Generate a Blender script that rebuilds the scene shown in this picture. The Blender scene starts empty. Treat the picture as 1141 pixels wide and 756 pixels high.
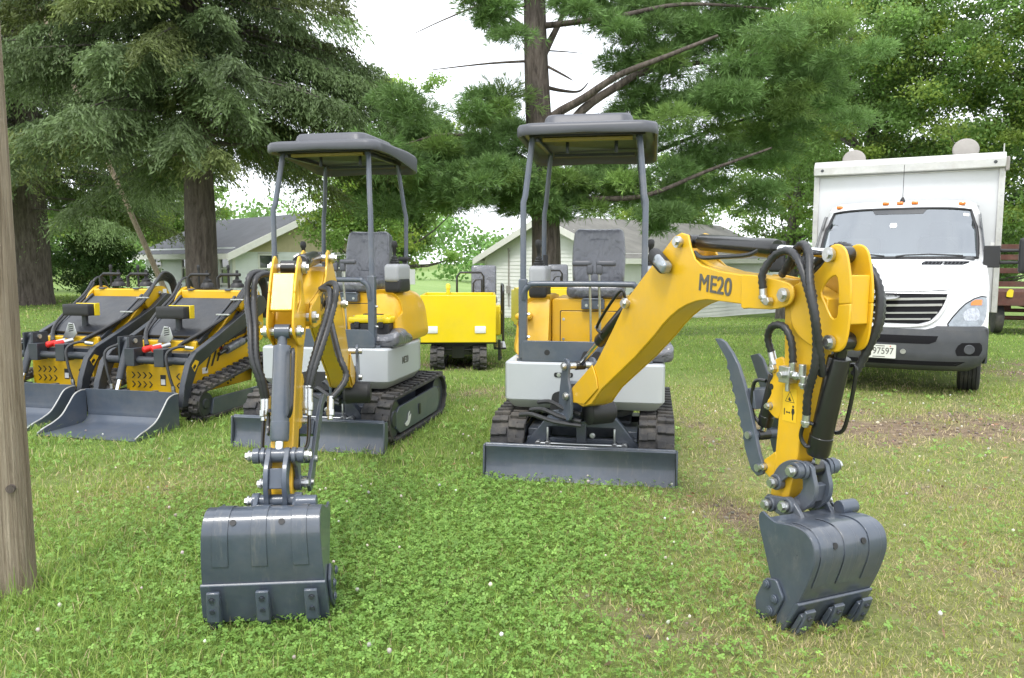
import bpy, bmesh, math, random
import numpy as np
from mathutils import Vector, Matrix, Euler

R = math.radians
scene = bpy.context.scene
COL = scene.collection
rnd = random.Random(7)

# ------------------------------------------------------------------ helpers
def link(o, parent=None):
    COL.objects.link(o)
    if parent is not None:
        o.parent = parent
    return o

def tag(o, label=None, cat=None, group=None, kind=None):
    if label: o['label'] = label
    if cat: o['category'] = cat
    if group: o['group'] = group
    if kind: o['kind'] = kind
    return o

def thing(name, label, cat, loc=(0, 0, 0), rz=0.0, group=None):
    o = bpy.data.objects.new(name, None)
    o.empty_display_size = 0.2
    link(o)
    o.location = loc
    o.rotation_euler = (0, 0, rz)
    return tag(o, label, cat, group)

def perp(d):
    d = Vector(d).normalized()
    a = Vector((0, 0, 1)) if abs(d.z) < 0.9 else Vector((1, 0, 0))
    u = d.cross(a).normalized()
    return u, d.cross(u).normalized()

class G:
    """collects shapes into one mesh"""
    def __init__(self):
        self.v = []; self.f = []
    def add(self, vs, fs):
        n = len(self.v)
        self.v += [tuple(p) for p in vs]
        self.f += [tuple(i + n for i in f) for f in fs]
        return self
    def obox(self, c, ax, h):
        c = Vector(c); ax = [Vector(a) for a in ax]
        vs = []
        for sz in (-1, 1):
            for sx, sy in ((-1, -1), (1, -1), (1, 1), (-1, 1)):
                vs.append(c + ax[0]*h[0]*sx + ax[1]*h[1]*sy + ax[2]*h[2]*sz)
        fs = [(3,2,1,0),(4,5,6,7),(0,1,5,4),(1,2,6,5),(2,3,7,6),(3,0,4,7)]
        return self.add(vs, fs)
    def box(self, x0, x1, y0, y1, z0, z1, rot=None):
        c = Vector(((x0+x1)/2, (y0+y1)/2, (z0+z1)/2))
        m = (rot or Euler((0, 0, 0))).to_matrix()
        return self.obox(c, [m.col[0], m.col[1], m.col[2]], ((x1-x0)/2, (y1-y0)/2, (z1-z0)/2))
    def cyl(self, p0, p1, r, seg=16, r2=None, cap=True):
        p0 = Vector(p0); p1 = Vector(p1); r2 = r if r2 is None else r2
        u, w = perp(p1 - p0)
        vs = []
        for p, q in ((p0, r), (p1, r2)):
            for i in range(seg):
                a = 2*math.pi*i/seg
                vs.append(p + u*math.cos(a)*q + w*math.sin(a)*q)
        fs = [(i, (i+1) % seg, seg+(i+1) % seg, seg+i) for i in range(seg)]
        fs = [tuple(reversed(f)) for f in fs]
        if cap:
            fs.append(tuple(range(seg))); fs.append(tuple(reversed(range(seg, 2*seg))))
        return self.add(vs, fs)
    def lathe(self, p0, axis, prof, seg=24):
        """prof: list of (distance along axis, radius)"""
        p0 = Vector(p0); axis = Vector(axis).normalized()
        u, w = perp(axis)
        vs = []; fs = []
        for d, r in prof:
            for i in range(seg):
                a = 2*math.pi*i/seg
                vs.append(p0 + axis*d + u*math.cos(a)*r + w*math.sin(a)*r)
        for k in range(len(prof)-1):
            for i in range(seg):
                j = (i+1) % seg
                fs.append((k*seg+j, k*seg+i, (k+1)*seg+i, (k+1)*seg+j))
        fs.append(tuple(range(seg))); fs.append(tuple(reversed(range((len(prof)-1)*seg, len(prof)*seg))))
        return self.add(vs, fs)
    def tube(self, pts, r, seg=8, n=8, ribs=0.0, smooth=True, radii=None, rib_len=None):
        P = [Vector(p) for p in pts]
        if smooth and len(P) > 2:
            Q = []; RR = []
            for i in range(len(P)-1):
                a = P[max(i-1, 0)]; b = P[i]; c = P[i+1]; d = P[min(i+2, len(P)-1)]
                m = n
                if rib_len:
                    m = max(2, int((c-b).length/rib_len)*2)
                for k in range(m):
                    t = k/m
                    Q.append(0.5*((2*b) + (c-a)*t + (2*a-5*b+4*c-d)*t*t + (3*b-a-3*c+d)*t**3))
                    if radii: RR.append(radii[i]*(1-t)+radii[i+1]*t)
            Q.append(P[-1])
            if radii: RR.append(radii[-1]); radii = RR
            P = Q
        u = None; vs = []; fs = []
        for i, p in enumerate(P):
            d = (P[min(i+1, len(P)-1)] - P[max(i-1, 0)])
            if d.length < 1e-9: d = Vector((0, 0, 1))
            d.normalize()
            if u is None: u, w = perp(d)
            else:
                u = (u - d*u.dot(d))
                if u.length < 1e-6: u, w = perp(d)
                u.normalize(); w = d.cross(u)
            rr = radii[i] if radii else r
            if ribs: rr *= (1 + ribs*(1 if i % 2 else -1))
            for k in range(seg):
                a = 2*math.pi*k/seg
                vs.append(p + u*math.cos(a)*rr + w*math.sin(a)*rr)
        m = len(P)
        for i in range(m-1):
            for k in range(seg):
                j = (k+1) % seg
                fs.append((i*seg+k, i*seg+j, (i+1)*seg+j, (i+1)*seg+k))
        fs.append(tuple(reversed(range(seg)))); fs.append(tuple(range((m-1)*seg, m*seg)))
        return self.add(vs, fs)
    def prism(self, poly, mp, t0, t1):
        """poly 2D, mp(a,b,t)->point"""
        n = len(poly)
        ar = sum(poly[i][0]*poly[(i+1) % n][1]-poly[(i+1) % n][0]*poly[i][1] for i in range(n))
        if ar < 0: poly = poly[::-1]
        vs = [mp(a, b, t0) for a, b in poly] + [mp(a, b, t1) for a, b in poly]
        # orientation test with a triple product
        e1 = Vector(mp(1, 0, 0)) - Vector(mp(0, 0, 0)); e2 = Vector(mp(0, 1, 0)) - Vector(mp(0, 0, 0)); e3 = Vector(mp(0, 0, t1)) - Vector(mp(0, 0, t0))
        fs = [tuple(reversed(range(n))), tuple(range(n, 2*n))] + [(i, (i+1) % n, n+(i+1) % n, n+i) for i in range(n)]
        if e1.cross(e2).dot(e3) < 0: fs = [tuple(reversed(f)) for f in fs]
        return self.add(vs, fs)
    def loft(self, secs, cap=True):
        n = len(secs[0]); vs = [p for s in secs for p in s]; fs = []
        for k in range(len(secs)-1):
            for i in range(n):
                j = (i+1) % n
                fs.append((k*n+i, k*n+j, (k+1)*n+j, (k+1)*n+i))
        if cap:
            fs.append(tuple(reversed(range(n)))); fs.append(tuple(range((len(secs)-1)*n, len(secs)*n)))
        return self.add(vs, fs)
    def grid(self, rows):
        m = len(rows); n = len(rows[0]); vs = [p for r in rows for p in r]
        return self.add(vs, [(i*n+j, i*n+j+1, (i+1)*n+j+1, (i+1)*n+j) for i in range(m-1) for j in range(n-1)])
    def rbox(self, c, size, r, n=6, rot=None, fn=None):
        """rounded box"""
        c = Vector(c); h = Vector(size)/2; m = (rot or Euler((0, 0, 0))).to_matrix()
        faces = [((1,0,0),(0,1,0),(0,0,1)), ((-1,0,0),(0,0,1),(0,1,0)), ((0,1,0),(0,0,1),(1,0,0)),
                 ((0,-1,0),(1,0,0),(0,0,1)), ((0,0,1),(1,0,0),(0,1,0)), ((0,0,-1),(0,1,0),(1,0,0))]
        cs = []
        for k in range(n+1):
            cs.append(-1 + 2*k/n)
        for N, U, W in faces:
            N = Vector(N); U = Vector(U); W = Vector(W); vs = []
            for a in cs:
                for b in cs:
                    def warp(q, hh):
                        # dense samples in the rounded border
                        s = math.copysign(1, q); q = abs(q); inner = hh - r
                        e = 0.45
                        x = q/e*inner if q < e else inner + (q-e)/(1-e)*r
                        return s*x
                    hu = abs(U.dot(h)); hw = abs(W.dot(h))
                    p = Vector((N.x*h.x, N.y*h.y, N.z*h.z)) + U*warp(a, hu) + W*warp(b, hw)
                    q = Vector([max(-(h[i]-r), min(h[i]-r, p[i])) for i in range(3)])
                    d = p - q
                    if d.length > 1e-9: d.normalize()
                    p = q + d*r
                    if fn: p = fn(p)
                    vs.append(c + m @ p)
            k = n+1
            self.add(vs, [(i*k+j, (i+1)*k+j, (i+1)*k+j+1, i*k+j+1) for i in range(n) for j in range(n)])
        return self
    def pieces(self, gap=0.006):
        """index of the separate piece each face belongs to"""
        n = len(self.v); up = list(range(n))
        def find(i):
            while up[i] != i: up[i] = up[up[i]]; i = up[i]
            return i
        for f in self.f:
            a = find(f[0])
            for i in f[1:]: up[find(i)] = a
        box = {}
        for i, p in enumerate(self.v):
            r = find(i); b = box.get(r)
            if b is None: box[r] = [list(p), list(p)]
            else:
                for k in range(3):
                    if p[k] < b[0][k]: b[0][k] = p[k]
                    if p[k] > b[1][k]: b[1][k] = p[k]
        keys = list(box)
        if len(keys) > 260: return None
        lo = np.array([box[k][0] for k in keys])-gap; hi = np.array([box[k][1] for k in keys])
        for i, k in enumerate(keys):
            hit = np.all((lo[i] <= hi) & (lo <= hi[i]), axis=1)
            for j in np.nonzero(hit)[0]: up[find(keys[j])] = find(k)
        roots = {}
        return [roots.setdefault(find(f[0]), len(roots)) for f in self.f], len(roots)
    def build(self, name, mat, parent=None, bevel=0.0, smooth=40, loc=None, rz=None, weld=False, seg=2, split=True):
        if split:
            pc = self.pieces()
            if pc and pc[1] > 1:
                out = []
                for k in range(pc[1]):
                    h = G(); fs = [f for f, q in zip(self.f, pc[0]) if q == k]
                    ix = {}
                    for f in fs:
                        for i in f:
                            if i not in ix: ix[i] = len(h.v); h.v.append(self.v[i])
                    h.f = [tuple(ix[i] for i in f) for f in fs]
                    out.append(h.build(name, mat, parent, bevel, smooth, loc, rz, weld, seg, False))
                return out[0]
        me = bpy.data.meshes.new(name)
        me.from_pydata(self.v, [], self.f)
        if weld:
            bm = bmesh.new(); bm.from_mesh(me)
            bmesh.ops.remove_doubles(bm, verts=bm.verts, dist=1e-5)
            bm.to_mesh(me); bm.free()
        me.update()
        for m in (mat if isinstance(mat, (list, tuple)) else [mat]):
            me.materials.append(m)
        o = bpy.data.objects.new(name, me)
        link(o, parent)
        if loc is not None: o.location = loc
        if rz is not None: o.rotation_euler = (0, 0, rz)
        if smooth:
            me.polygons.foreach_set('use_smooth', [True]*len(me.polygons))
            me.set_sharp_from_angle(angle=R(smooth))
        if bevel:
            b = o.modifiers.new('bevel', 'BEVEL')
            b.width = bevel; b.segments = seg; b.limit_method = 'ANGLE'; b.angle_limit = R(38)
            b.harden_normals = False
        return o

def text(name, body, mat, parent, size, mtx, extrude=0.0008, align='CENTER', sx=1.0, bold=0.0):
    cu = bpy.data.curves.new(name, 'FONT')
    cu.body = body; cu.size = size; cu.extrude = extrude; cu.align_x = align; cu.align_y = 'CENTER'
    cu.offset = bold
    tmp = bpy.data.objects.new(name, cu); COL.objects.link(tmp)
    dg = bpy.context.evaluated_depsgraph_get()
    me = bpy.data.meshes.new_from_object(tmp.evaluated_get(dg))
    bpy.data.objects.remove(tmp)
    me.transform(Matrix.Diagonal((sx, 1, 1, 1)))
    me.transform(mtx)
    me.materials.clear(); me.materials.append(mat)
    o = bpy.data.objects.new(name, me)
    return link(o, parent)

def frame(o, x, y):
    """matrix with origin o, x axis, y axis"""
    x = Vector(x).normalized(); y = Vector(y); y = (y - x*y.dot(x)).normalized(); z = x.cross(y)
    m = Matrix.Identity(4)
    for i in range(3):
        m[i][0] = x[i]; m[i][1] = y[i]; m[i][2] = z[i]; m[i][3] = o[i]
    return m

# ------------------------------------------------------------------ materials
def nodes(name):
    m = bpy.data.materials.new(name); m.use_nodes = True
    nt = m.node_tree; b = nt.nodes['Principled BSDF']
    return m, nt, b

def mat(name, col, rough=0.5, metal=0.0, coat=0.0, var=0.12, scale=6.0, bump=0.0, bscale=60.0, spec=0.5, dust=0.0):
    m, nt, b = nodes(name)
    L = nt.links
    b.inputs['Roughness'].default_value = rough
    b.inputs['Metallic'].default_value = metal
    b.inputs['Specular IOR Level'].default_value = spec
    if coat:
        b.inputs['Coat Weight'].default_value = coat; b.inputs['Coat Roughness'].default_value = 0.08
    tc = nt.nodes.new('ShaderNodeTexCoord')
    nz = nt.nodes.new('ShaderNodeTexNoise'); nz.inputs['Scale'].default_value = scale; nz.inputs['Detail'].default_value = 6; nz.inputs['Roughness'].default_value = 0.65
    L.new(tc.outputs['Object'], nz.inputs['Vector'])
    rp = nt.nodes.new('ShaderNodeValToRGB')
    c = Vector(col)
    rp.color_ramp.elements[0].position = 0.3; rp.color_ramp.elements[0].color = (*(c*(1-var)), 1)
    rp.color_ramp.elements[1].position = 0.7; rp.color_ramp.elements[1].color = (*[min(1, q) for q in c*(1+var*0.6)], 1)
    L.new(nz.outputs['Fac'], rp.inputs['Fac'])
    out = rp.outputs['Color']
    if dust:
        nz3 = nt.nodes.new('ShaderNodeTexNoise'); nz3.inputs['Scale'].default_value = 3.1; nz3.inputs['Detail'].default_value = 9; nz3.inputs['Roughness'].default_value = 0.75
        L.new(tc.outputs['Object'], nz3.inputs['Vector'])
        r3 = nt.nodes.new('ShaderNodeMapRange'); r3.inputs['From Min'].default_value = 0.45; r3.inputs['From Max'].default_value = 0.75; r3.inputs['To Max'].default_value = dust
        L.new(nz3.outputs['Fac'], r3.inputs['Value'])
        mx = nt.nodes.new('ShaderNodeMixRGB'); mx.inputs['Color2'].default_value = (0.30, 0.26, 0.20, 1)
        L.new(r3.outputs['Result'], mx.inputs['Fac']); L.new(out, mx.inputs['Color1']); out = mx.outputs['Color']
    L.new(out, b.inputs['Base Color'])
    r2 = nt.nodes.new('ShaderNodeMapRange'); r2.inputs['To Min'].default_value = max(0.02, rough*0.75); r2.inputs['To Max'].default_value = min(1, rough*1.3)
    L.new(nz.outputs['Fac'], r2.inputs['Value']); L.new(r2.outputs['Result'], b.inputs['Roughness'])
    if bump:
        n2 = nt.nodes.new('ShaderNodeTexNoise'); n2.inputs['Scale'].default_value = bscale; n2.inputs['Detail'].default_value = 4
        L.new(tc.outputs['Object'], n2.inputs['Vector'])
        bp = nt.nodes.new('ShaderNodeBump'); bp.inputs['Strength'].default_value = bump; bp.inputs['Distance'].default_value = 0.01
        L.new(n2.outputs['Fac'], bp.inputs['Height']); L.new(bp.outputs['Normal'], b.inputs['Normal'])
    return m

M = {}
M['amber'] = mat('amber_paint', (0.71, 0.41, 0.010), 0.40, coat=0.22, var=0.09, scale=2.2, bump=0.04, bscale=40, dust=0.22)
M['yellow'] = mat('yellow_paint', (0.68, 0.41, 0.004), 0.36, coat=0.4, var=0.08, scale=3, dust=0.12)
M['bright_yellow'] = mat('bright_yellow_paint', (0.78, 0.58, 0.006), 0.35, coat=0.4, var=0.07, scale=2, dust=0.10)
M['slate'] = mat('slate_paint', (0.070, 0.087, 0.117), 0.36, coat=0.25, var=0.12, scale=5, bump=0.03, bscale=50, dust=0.20)
M['dark_slate'] = mat('dark_slate_paint', (0.028, 0.034, 0.045), 0.42, coat=0.1, var=0.15, dust=0.12)
M['canopy_grey'] = mat('canopy_plastic', (0.080, 0.083, 0.098), 0.40, var=0.08, bump=0.08, bscale=300)
M['white_grey'] = mat('body_white', (0.43, 0.455, 0.48), 0.38, coat=0.3, var=0.03, dust=0.04)
M['light_band'] = mat('body_grey_band', (0.42, 0.44, 0.42), 0.5, var=0.05, dust=0.08)
M['rubber'] = mat('rubber', (0.035, 0.035, 0.038), 0.75, var=0.35, scale=9, bump=0.2, bscale=90, dust=0.35)
M['black'] = mat('black_paint', (0.012, 0.012, 0.013), 0.3, coat=0.3, var=0.2)
M['black_plastic'] = mat('black_plastic', (0.02, 0.02, 0.022), 0.5, var=0.2, bump=0.05, bscale=250)
M['hose'] = mat('hose_black', (0.03, 0.031, 0.034), 0.42, var=0.3, scale=30)
M['chrome'] = mat('chrome', (0.75, 0.76, 0.78), 0.12, metal=1.0, var=0.03)
M['zinc'] = mat('zinc', (0.55, 0.56, 0.56), 0.32, metal=0.9, var=0.15, scale=40)
M['steel'] = mat('bright_steel', (0.60, 0.60, 0.58), 0.4, metal=0.6, var=0.1)
M['pod'] = mat('grey_pod', (0.36, 0.37, 0.39), 0.5, var=0.06, bump=0.05, bscale=250)
M['red'] = mat('red_cap', (0.62, 0.02, 0.015), 0.4, var=0.05)
M['orange_decal'] = mat('orange_red_decal', (0.52, 0.10, 0.05), 0.5, var=0.1)
M['white'] = mat('white_paint', (0.68, 0.69, 0.70), 0.28, coat=0.5, var=0.02)
M['box_white'] = mat('box_white', (0.62, 0.63, 0.645), 0.45, var=0.05, scale=2, dust=0.08)
M['alu'] = mat('aluminium', (0.56, 0.56, 0.54), 0.45, metal=0.3, var=0.18, scale=4, dust=0.35)
M['bumper'] = mat('bumper_plastic', (0.055, 0.06, 0.068), 0.55, var=0.12, bump=0.05, bscale=200, dust=0.12)
M['grille_dark'] = mat('grille_dark', (0.008, 0.008, 0.010), 0.8, spec=0.2)
M['amber_lens'] = mat('amber_lens', (0.75, 0.20, 0.02), 0.2, coat=0.6, var=0.1)
M['label_yellow'] = mat('label_yellow', (0.80, 0.50, 0.02), 0.45, var=0.04)
M['label_white'] = mat('label_white', (0.75, 0.75, 0.73), 0.5, var=0.06)
M['plate_white'] = mat('plate_white', (0.66, 0.68, 0.62), 0.45, var=0.05)
M['ink'] = mat('ink', (0.02, 0.02, 0.022), 0.5)
M['grey_ink'] = mat('grey_ink', (0.10, 0.095, 0.085), 0.5)
M['rust_red'] = mat('rust_red', (0.10, 0.034, 0.026), 0.75, var=0.35, scale=8, dust=0.2)
M['vent_grey'] = mat('vent_grey', (0.30, 0.28, 0.26), 0.6, var=0.15)
M['bar'] = mat('grille_silver', (0.66, 0.67, 0.69), 0.3, metal=0.3, var=0.03)
M['bowl'] = mat('reflector_silver', (0.42, 0.44, 0.47), 0.15, metal=0.8, coat=0.8, var=0.4, scale=25)
M['frame_slate'] = mat('frame_slate_paint', (0.045, 0.056, 0.076), 0.38, coat=0.2, var=0.15, dust=0.15)
M['hood'] = mat('glossy_hood', (0.022, 0.025, 0.032), 0.30, coat=0.15, var=0.3, scale=4, bump=0.25, bscale=9, dust=0.10, spec=0.35)
def worn_steel():
    m = mat('worn_bucket_paint', (0.060, 0.075, 0.102), 0.30, coat=0.45, var=0.16, scale=7, bump=0.05, bscale=40, dust=0.14)
    nt = m.node_tree; L = nt.links; b = nt.nodes['Principled BSDF']
    tc = nt.nodes.new('ShaderNodeTexCoord'); mp = nt.nodes.new('ShaderNodeMapping'); mp.inputs['Scale'].default_value = (16, 5, 2.2); mp.inputs['Rotation'].default_value = (0.3, 0.2, 0)
    L.new(tc.outputs['Object'], mp.inputs['Vector'])
    n = nt.nodes.new('ShaderNodeTexNoise'); n.inputs['Scale'].default_value = 2.2; n.inputs['Detail'].default_value = 9; n.inputs['Roughness'].default_value = 0.75; L.new(mp.outputs['Vector'], n.inputs['Vector'])
    r = nt.nodes.new('ShaderNodeMapRange'); r.inputs['From Min'].default_value = 0.56; r.inputs['From Max'].default_value = 0.74; r.inputs['To Max'].default_value = 0.40; L.new(n.outputs['Fac'], r.inputs['Value'])
    mx = nt.nodes.new('ShaderNodeMixRGB'); mx.inputs['Color2'].default_value = (0.24, 0.225, 0.20, 1)
    old = b.inputs['Base Color'].links[0].from_socket
    L.new(r.outputs['Result'], mx.inputs['Fac']); L.new(old, mx.inputs['Color1']); L.new(mx.outputs['Color'], b.inputs['Base Color'])
    return m
M['worn'] = worn_steel()
M['olive'] = mat('canopy_frame', (0.22, 0.17, 0.02), 0.5, var=0.2)

def seat_material():
    m, nt, b = nodes('seat_wrapped_vinyl'); L = nt.links
    tc = nt.nodes.new('ShaderNodeTexCoord')
    mp = nt.nodes.new('ShaderNodeMapping'); mp.inputs['Scale'].default_value = (1, 1, 0.55)
    L.new(tc.outputs['Object'], mp.inputs['Vector'])
    nz = nt.nodes.new('ShaderNodeTexNoise'); nz.inputs['Scale'].default_value = 9; nz.inputs['Detail'].default_value = 5; nz.inputs['Distortion'].default_value = 1.6
    vo = nt.nodes.new('ShaderNodeTexVoronoi'); vo.feature = 'DISTANCE_TO_EDGE'; vo.inputs['Scale'].default_value = 7
    L.new(mp.outputs['Vector'], nz.inputs['Vector'])
    mx = nt.nodes.new('ShaderNodeMixRGB'); mx.inputs['Fac'].default_value = 0.12
    L.new(mp.outputs['Vector'], mx.inputs['Color1']); L.new(nz.outputs['Color'], mx.inputs['Color2']); L.new(mx.outputs['Color'], vo.inputs['Vector'])
    ad = nt.nodes.new('ShaderNodeMath'); ad.operation = 'ADD'
    L.new(nz.outputs['Fac'], ad.inputs[0]); L.new(vo.outputs['Distance'], ad.inputs[1])
    bp = nt.nodes.new('ShaderNodeBump'); bp.inputs['Strength'].default_value = 0.9; bp.inputs['Distance'].default_value = 0.03
    L.new(ad.outputs['Value'], bp.inputs['Height']); L.new(bp.outputs['Normal'], b.inputs['Normal'])
    b.inputs['Base Color'].default_value = (0.125, 0.130, 0.150, 1); b.inputs['Roughness'].default_value = 0.28
    b.inputs['Coat Weight'].default_value = 0.6; b.inputs['Coat Roughness'].default_value = 0.15
    return m
M['seat'] = seat_material()

def glass_dark(name, col=(0.10, 0.115, 0.125), rough=0.05):
    m, nt, b = nodes(name)
    b.inputs['Base Color'].default_value = (*col, 1); b.inputs['Roughness'].default_value = rough
    b.inputs['Specular IOR Level'].default_value = 0.9; b.inputs['Coat Weight'].default_value = 0.6; b.inputs['Coat Roughness'].default_value = 0.02
    return m
M['glass'] = glass_dark('window_glass', (0.045, 0.055, 0.06))
M['lens'] = mat('headlight_lens', (0.27, 0.30, 0.33), 0.12, metal=0.35, coat=0.8, var=0.35, scale=14)

def screen_glass():
    m, nt, b = nodes('windscreen_glass'); L = nt.links
    tr = nt.nodes.new('ShaderNodeBsdfTransparent'); tr.inputs['Color'].default_value = (0.55, 0.60, 0.60, 1)
    gl = nt.nodes.new('ShaderNodeBsdfGlossy'); gl.inputs['Roughness'].default_value = 0.03; gl.inputs['Color'].default_value = (0.9, 0.95, 1, 1)
    fr = nt.nodes.new('ShaderNodeFresnel'); fr.inputs['IOR'].default_value = 1.7
    ad = nt.nodes.new('ShaderNodeMath'); ad.operation = 'MULTIPLY_ADD'; ad.inputs[1].default_value = 1.0; ad.inputs[2].default_value = 0.22
    L.new(fr.outputs['Fac'], ad.inputs[0])
    mx = nt.nodes.new('ShaderNodeMixShader'); L.new(ad.outputs['Value'], mx.inputs['Fac']); L.new(tr.outputs[0], mx.inputs[1]); L.new(gl.outputs[0], mx.inputs[2])
    L.new(mx.outputs[0], nt.nodes['Material Output'].inputs['Surface'])
    return m
M['windscreen'] = screen_glass()

def leaf_material(name, rough=0.55, trans=0.48):
    """leaf colour comes from the per-leaf attribute 'col'"""
    m, nt, b = nodes(name); L = nt.links
    at = nt.nodes.new('ShaderNodeAttribute'); at.attribute_name = 'col'
    L.new(at.outputs['Color'], b.inputs['Base Color']); b.inputs['Roughness'].default_value = rough; b.inputs['Specular IOR Level'].default_value = 0.35
    tl = nt.nodes.new('ShaderNodeBsdfTranslucent')
    hs = nt.nodes.new('ShaderNodeHueSaturation'); hs.inputs['Value'].default_value = 1.25; hs.inputs['Hue'].default_value = 0.485
    L.new(at.outputs['Color'], hs.inputs['Color']); L.new(hs.outputs['Color'], tl.inputs['Color'])
    mx = nt.nodes.new('ShaderNodeMixShader'); mx.inputs['Fac'].default_value = trans
    L.new(b.outputs[0], mx.inputs[1]); L.new(tl.outputs[0], mx.inputs[2]); L.new(mx.outputs[0], nt.nodes['Material Output'].inputs['Surface'])
    return m
M['leaf'] = leaf_material('leaf')
M['needle'] = leaf_material('needle', 0.6, 0.30)
M['blade'] = leaf_material('grass_blade', 0.5, 0.35)

def bark_material(name, c1, c2, sx=3.0, sz=0.6):
    m, nt, b = nodes(name); L = nt.links
    tc = nt.nodes.new('ShaderNodeTexCoord'); mp = nt.nodes.new('ShaderNodeMapping'); mp.inputs['Scale'].default_value = (sx, sx, sz)
    L.new(tc.outputs['Object'], mp.inputs['Vector'])
    nz = nt.nodes.new('ShaderNodeTexNoise'); nz.inputs['Scale'].default_value = 3.5; nz.inputs['Detail'].default_value = 8; nz.inputs['Roughness'].default_value = 0.7; nz.inputs['Distortion'].default_value = 0.6
    L.new(mp.outputs['Vector'], nz.inputs['Vector'])
    rp = nt.nodes.new('ShaderNodeValToRGB'); rp.color_ramp.elements[0].position = 0.35; rp.color_ramp.elements[0].color = (*c1, 1); rp.color_ramp.elements[1].position = 0.68; rp.color_ramp.elements[1].color = (*c2, 1)
    L.new(nz.outputs['Fac'], rp.inputs['Fac']); L.new(rp.outputs['Color'], b.inputs['Base Color'])
    b.inputs['Roughness'].default_value = 0.9
    bp = nt.nodes.new('ShaderNodeBump'); bp.inputs['Strength'].default_value = 1.0; bp.inputs['Distance'].default_value = 0.05
    L.new(nz.outputs['Fac'], bp.inputs['Height']); L.new(bp.outputs['Normal'], b.inputs['Normal'])
    return m
M['bark'] = bark_material('bark', (0.045, 0.034, 0.028), (0.17, 0.14, 0.12))
M['bark_grey'] = bark_material('bark_grey', (0.06, 0.052, 0.045), (0.20, 0.175, 0.155))
M['post_wood'] = bark_material('weathered_wood', (0.22, 0.165, 0.11), (0.52, 0.435, 0.33), 22.0, 0.5)

M['siding_white'] = mat('white_siding', (0.80, 0.80, 0.79), 0.6, var=0.08, scale=1.5)
M['siding_mint'] = mat('pale_siding', (0.76, 0.79, 0.79), 0.6, var=0.08, scale=1.5)
M['roof_grey'] = mat('roof_grey', (0.17, 0.165, 0.15), 0.9, var=0.35, scale=1.2, bump=0.5, bscale=18)
M['roof_dark'] = mat('roof_dark', (0.085, 0.09, 0.10), 0.9, var=0.3, scale=1.5, bump=0.5, bscale=18)
M['trim'] = mat('white_trim', (0.76, 0.75, 0.71), 0.6, var=0.06)
M['gable_tan'] = mat('gable_tan', (0.50, 0.44, 0.28), 0.7, var=0.1)
M['concrete'] = mat('concrete', (0.36, 0.33, 0.29), 0.9, var=0.18, scale=1.3, bump=0.3, bscale=30)
# ------------------------------------------------------------------ shared machine pieces
def rot2(p, c, a):
    s, k = math.sin(a), math.cos(a); x, y = p[0]-c[0], p[1]-c[1]
    return (c[0]+k*x-s*y, c[1]+s*x+k*y)

def round_poly(poly, r, n=4):
    """round the corners of a 2D polygon"""
    out = []; m = len(poly)
    for i in range(m):
        p0, p, p1 = Vector(poly[i-1]), Vector(poly[i]), Vector(poly[(i+1) % m])
        a = (p0-p); b = (p1-p); d = min(r, a.length*0.45, b.length*0.45)
        A = p + a.normalized()*d; B = p + b.normalized()*d
        for k in range(n+1):
            t = k/n
            q = A*(1-t)**2 + p*2*t*(1-t) + B*t*t
            out.append((q.x, q.y))
    return out

def smooth_poly(pts, n=4):
    out = []; m = len(pts)
    for i in range(m):
        a, b, c, d = [Vector(pts[(i+k) % m]) for k in (-1, 0, 1, 2)]
        for k in range(n):
            t = k/n
            q = 0.5*((2*b) + (c-a)*t + (2*a-5*b+4*c-d)*t*t + (3*b-a-3*c+d)*t**3)
            out.append((q.x, q.y))
    return out

def smooth_line(pts, n=5):
    out = []
    for i in range(len(pts)-1):
        a, b, c, d = [Vector(pts[min(max(i+k, 0), len(pts)-1)]) for k in (-1, 0, 1, 2)]
        for k in range(n):
            t = k/n
            q = 0.5*((2*b) + (c-a)*t + (2*a-5*b+4*c-d)*t*t + (3*b-a-3*c+d)*t**3)
            out.append(tuple(q))
    out.append(tuple(pts[-1]))
    return out

def bolt(g, p, axis, r=0.016, h=0.014):
    p = Vector(p); axis = Vector(axis).normalized()
    g.cyl(p, p+axis*h*0.35, r*1.45, 14)
    g.cyl(p+axis*h*0.35, p+axis*h, r, 6)

def track_path(circles, n=120):
    """convex belt round a list of (y, z, r) circles, returned as evenly spaced (y, z)"""
    pts = []
    for (y, z, r) in circles:
        for k in range(72):
            a = 2*math.pi*k/72
            pts.append((y+r*math.cos(a), z+r*math.sin(a)))
    pts = sorted(set((round(a, 5), round(b, 5)) for a, b in pts))
    def cr(o, a, b): return (a[0]-o[0])*(b[1]-o[1])-(a[1]-o[1])*(b[0]-o[0])
    lo = []
    for p in pts:
        while len(lo) > 1 and cr(lo[-2], lo[-1], p) <= 0: lo.pop()
        lo.append(p)
    up = []
    for p in reversed(pts):
        while len(up) > 1 and cr(up[-2], up[-1], p) <= 0: up.pop()
        up.append(p)
    H = lo[:-1]+up[:-1]; H.append(H[0])
    d = [0]
    for i in range(1, len(H)): d.append(d[-1]+math.hypot(H[i][0]-H[i-1][0], H[i][1]-H[i-1][1]))
    T = d[-1]; out = []; j = 0
    for k in range(n):
        s = T*k/n
        while d[j+1] < s: j += 1
        t = (s-d[j])/max(1e-9, d[j+1]-d[j])
        out.append((H[j][0]+(H[j+1][0]-H[j][0])*t, H[j][1]+(H[j+1][1]-H[j][1])*t))
    return out, T

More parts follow.
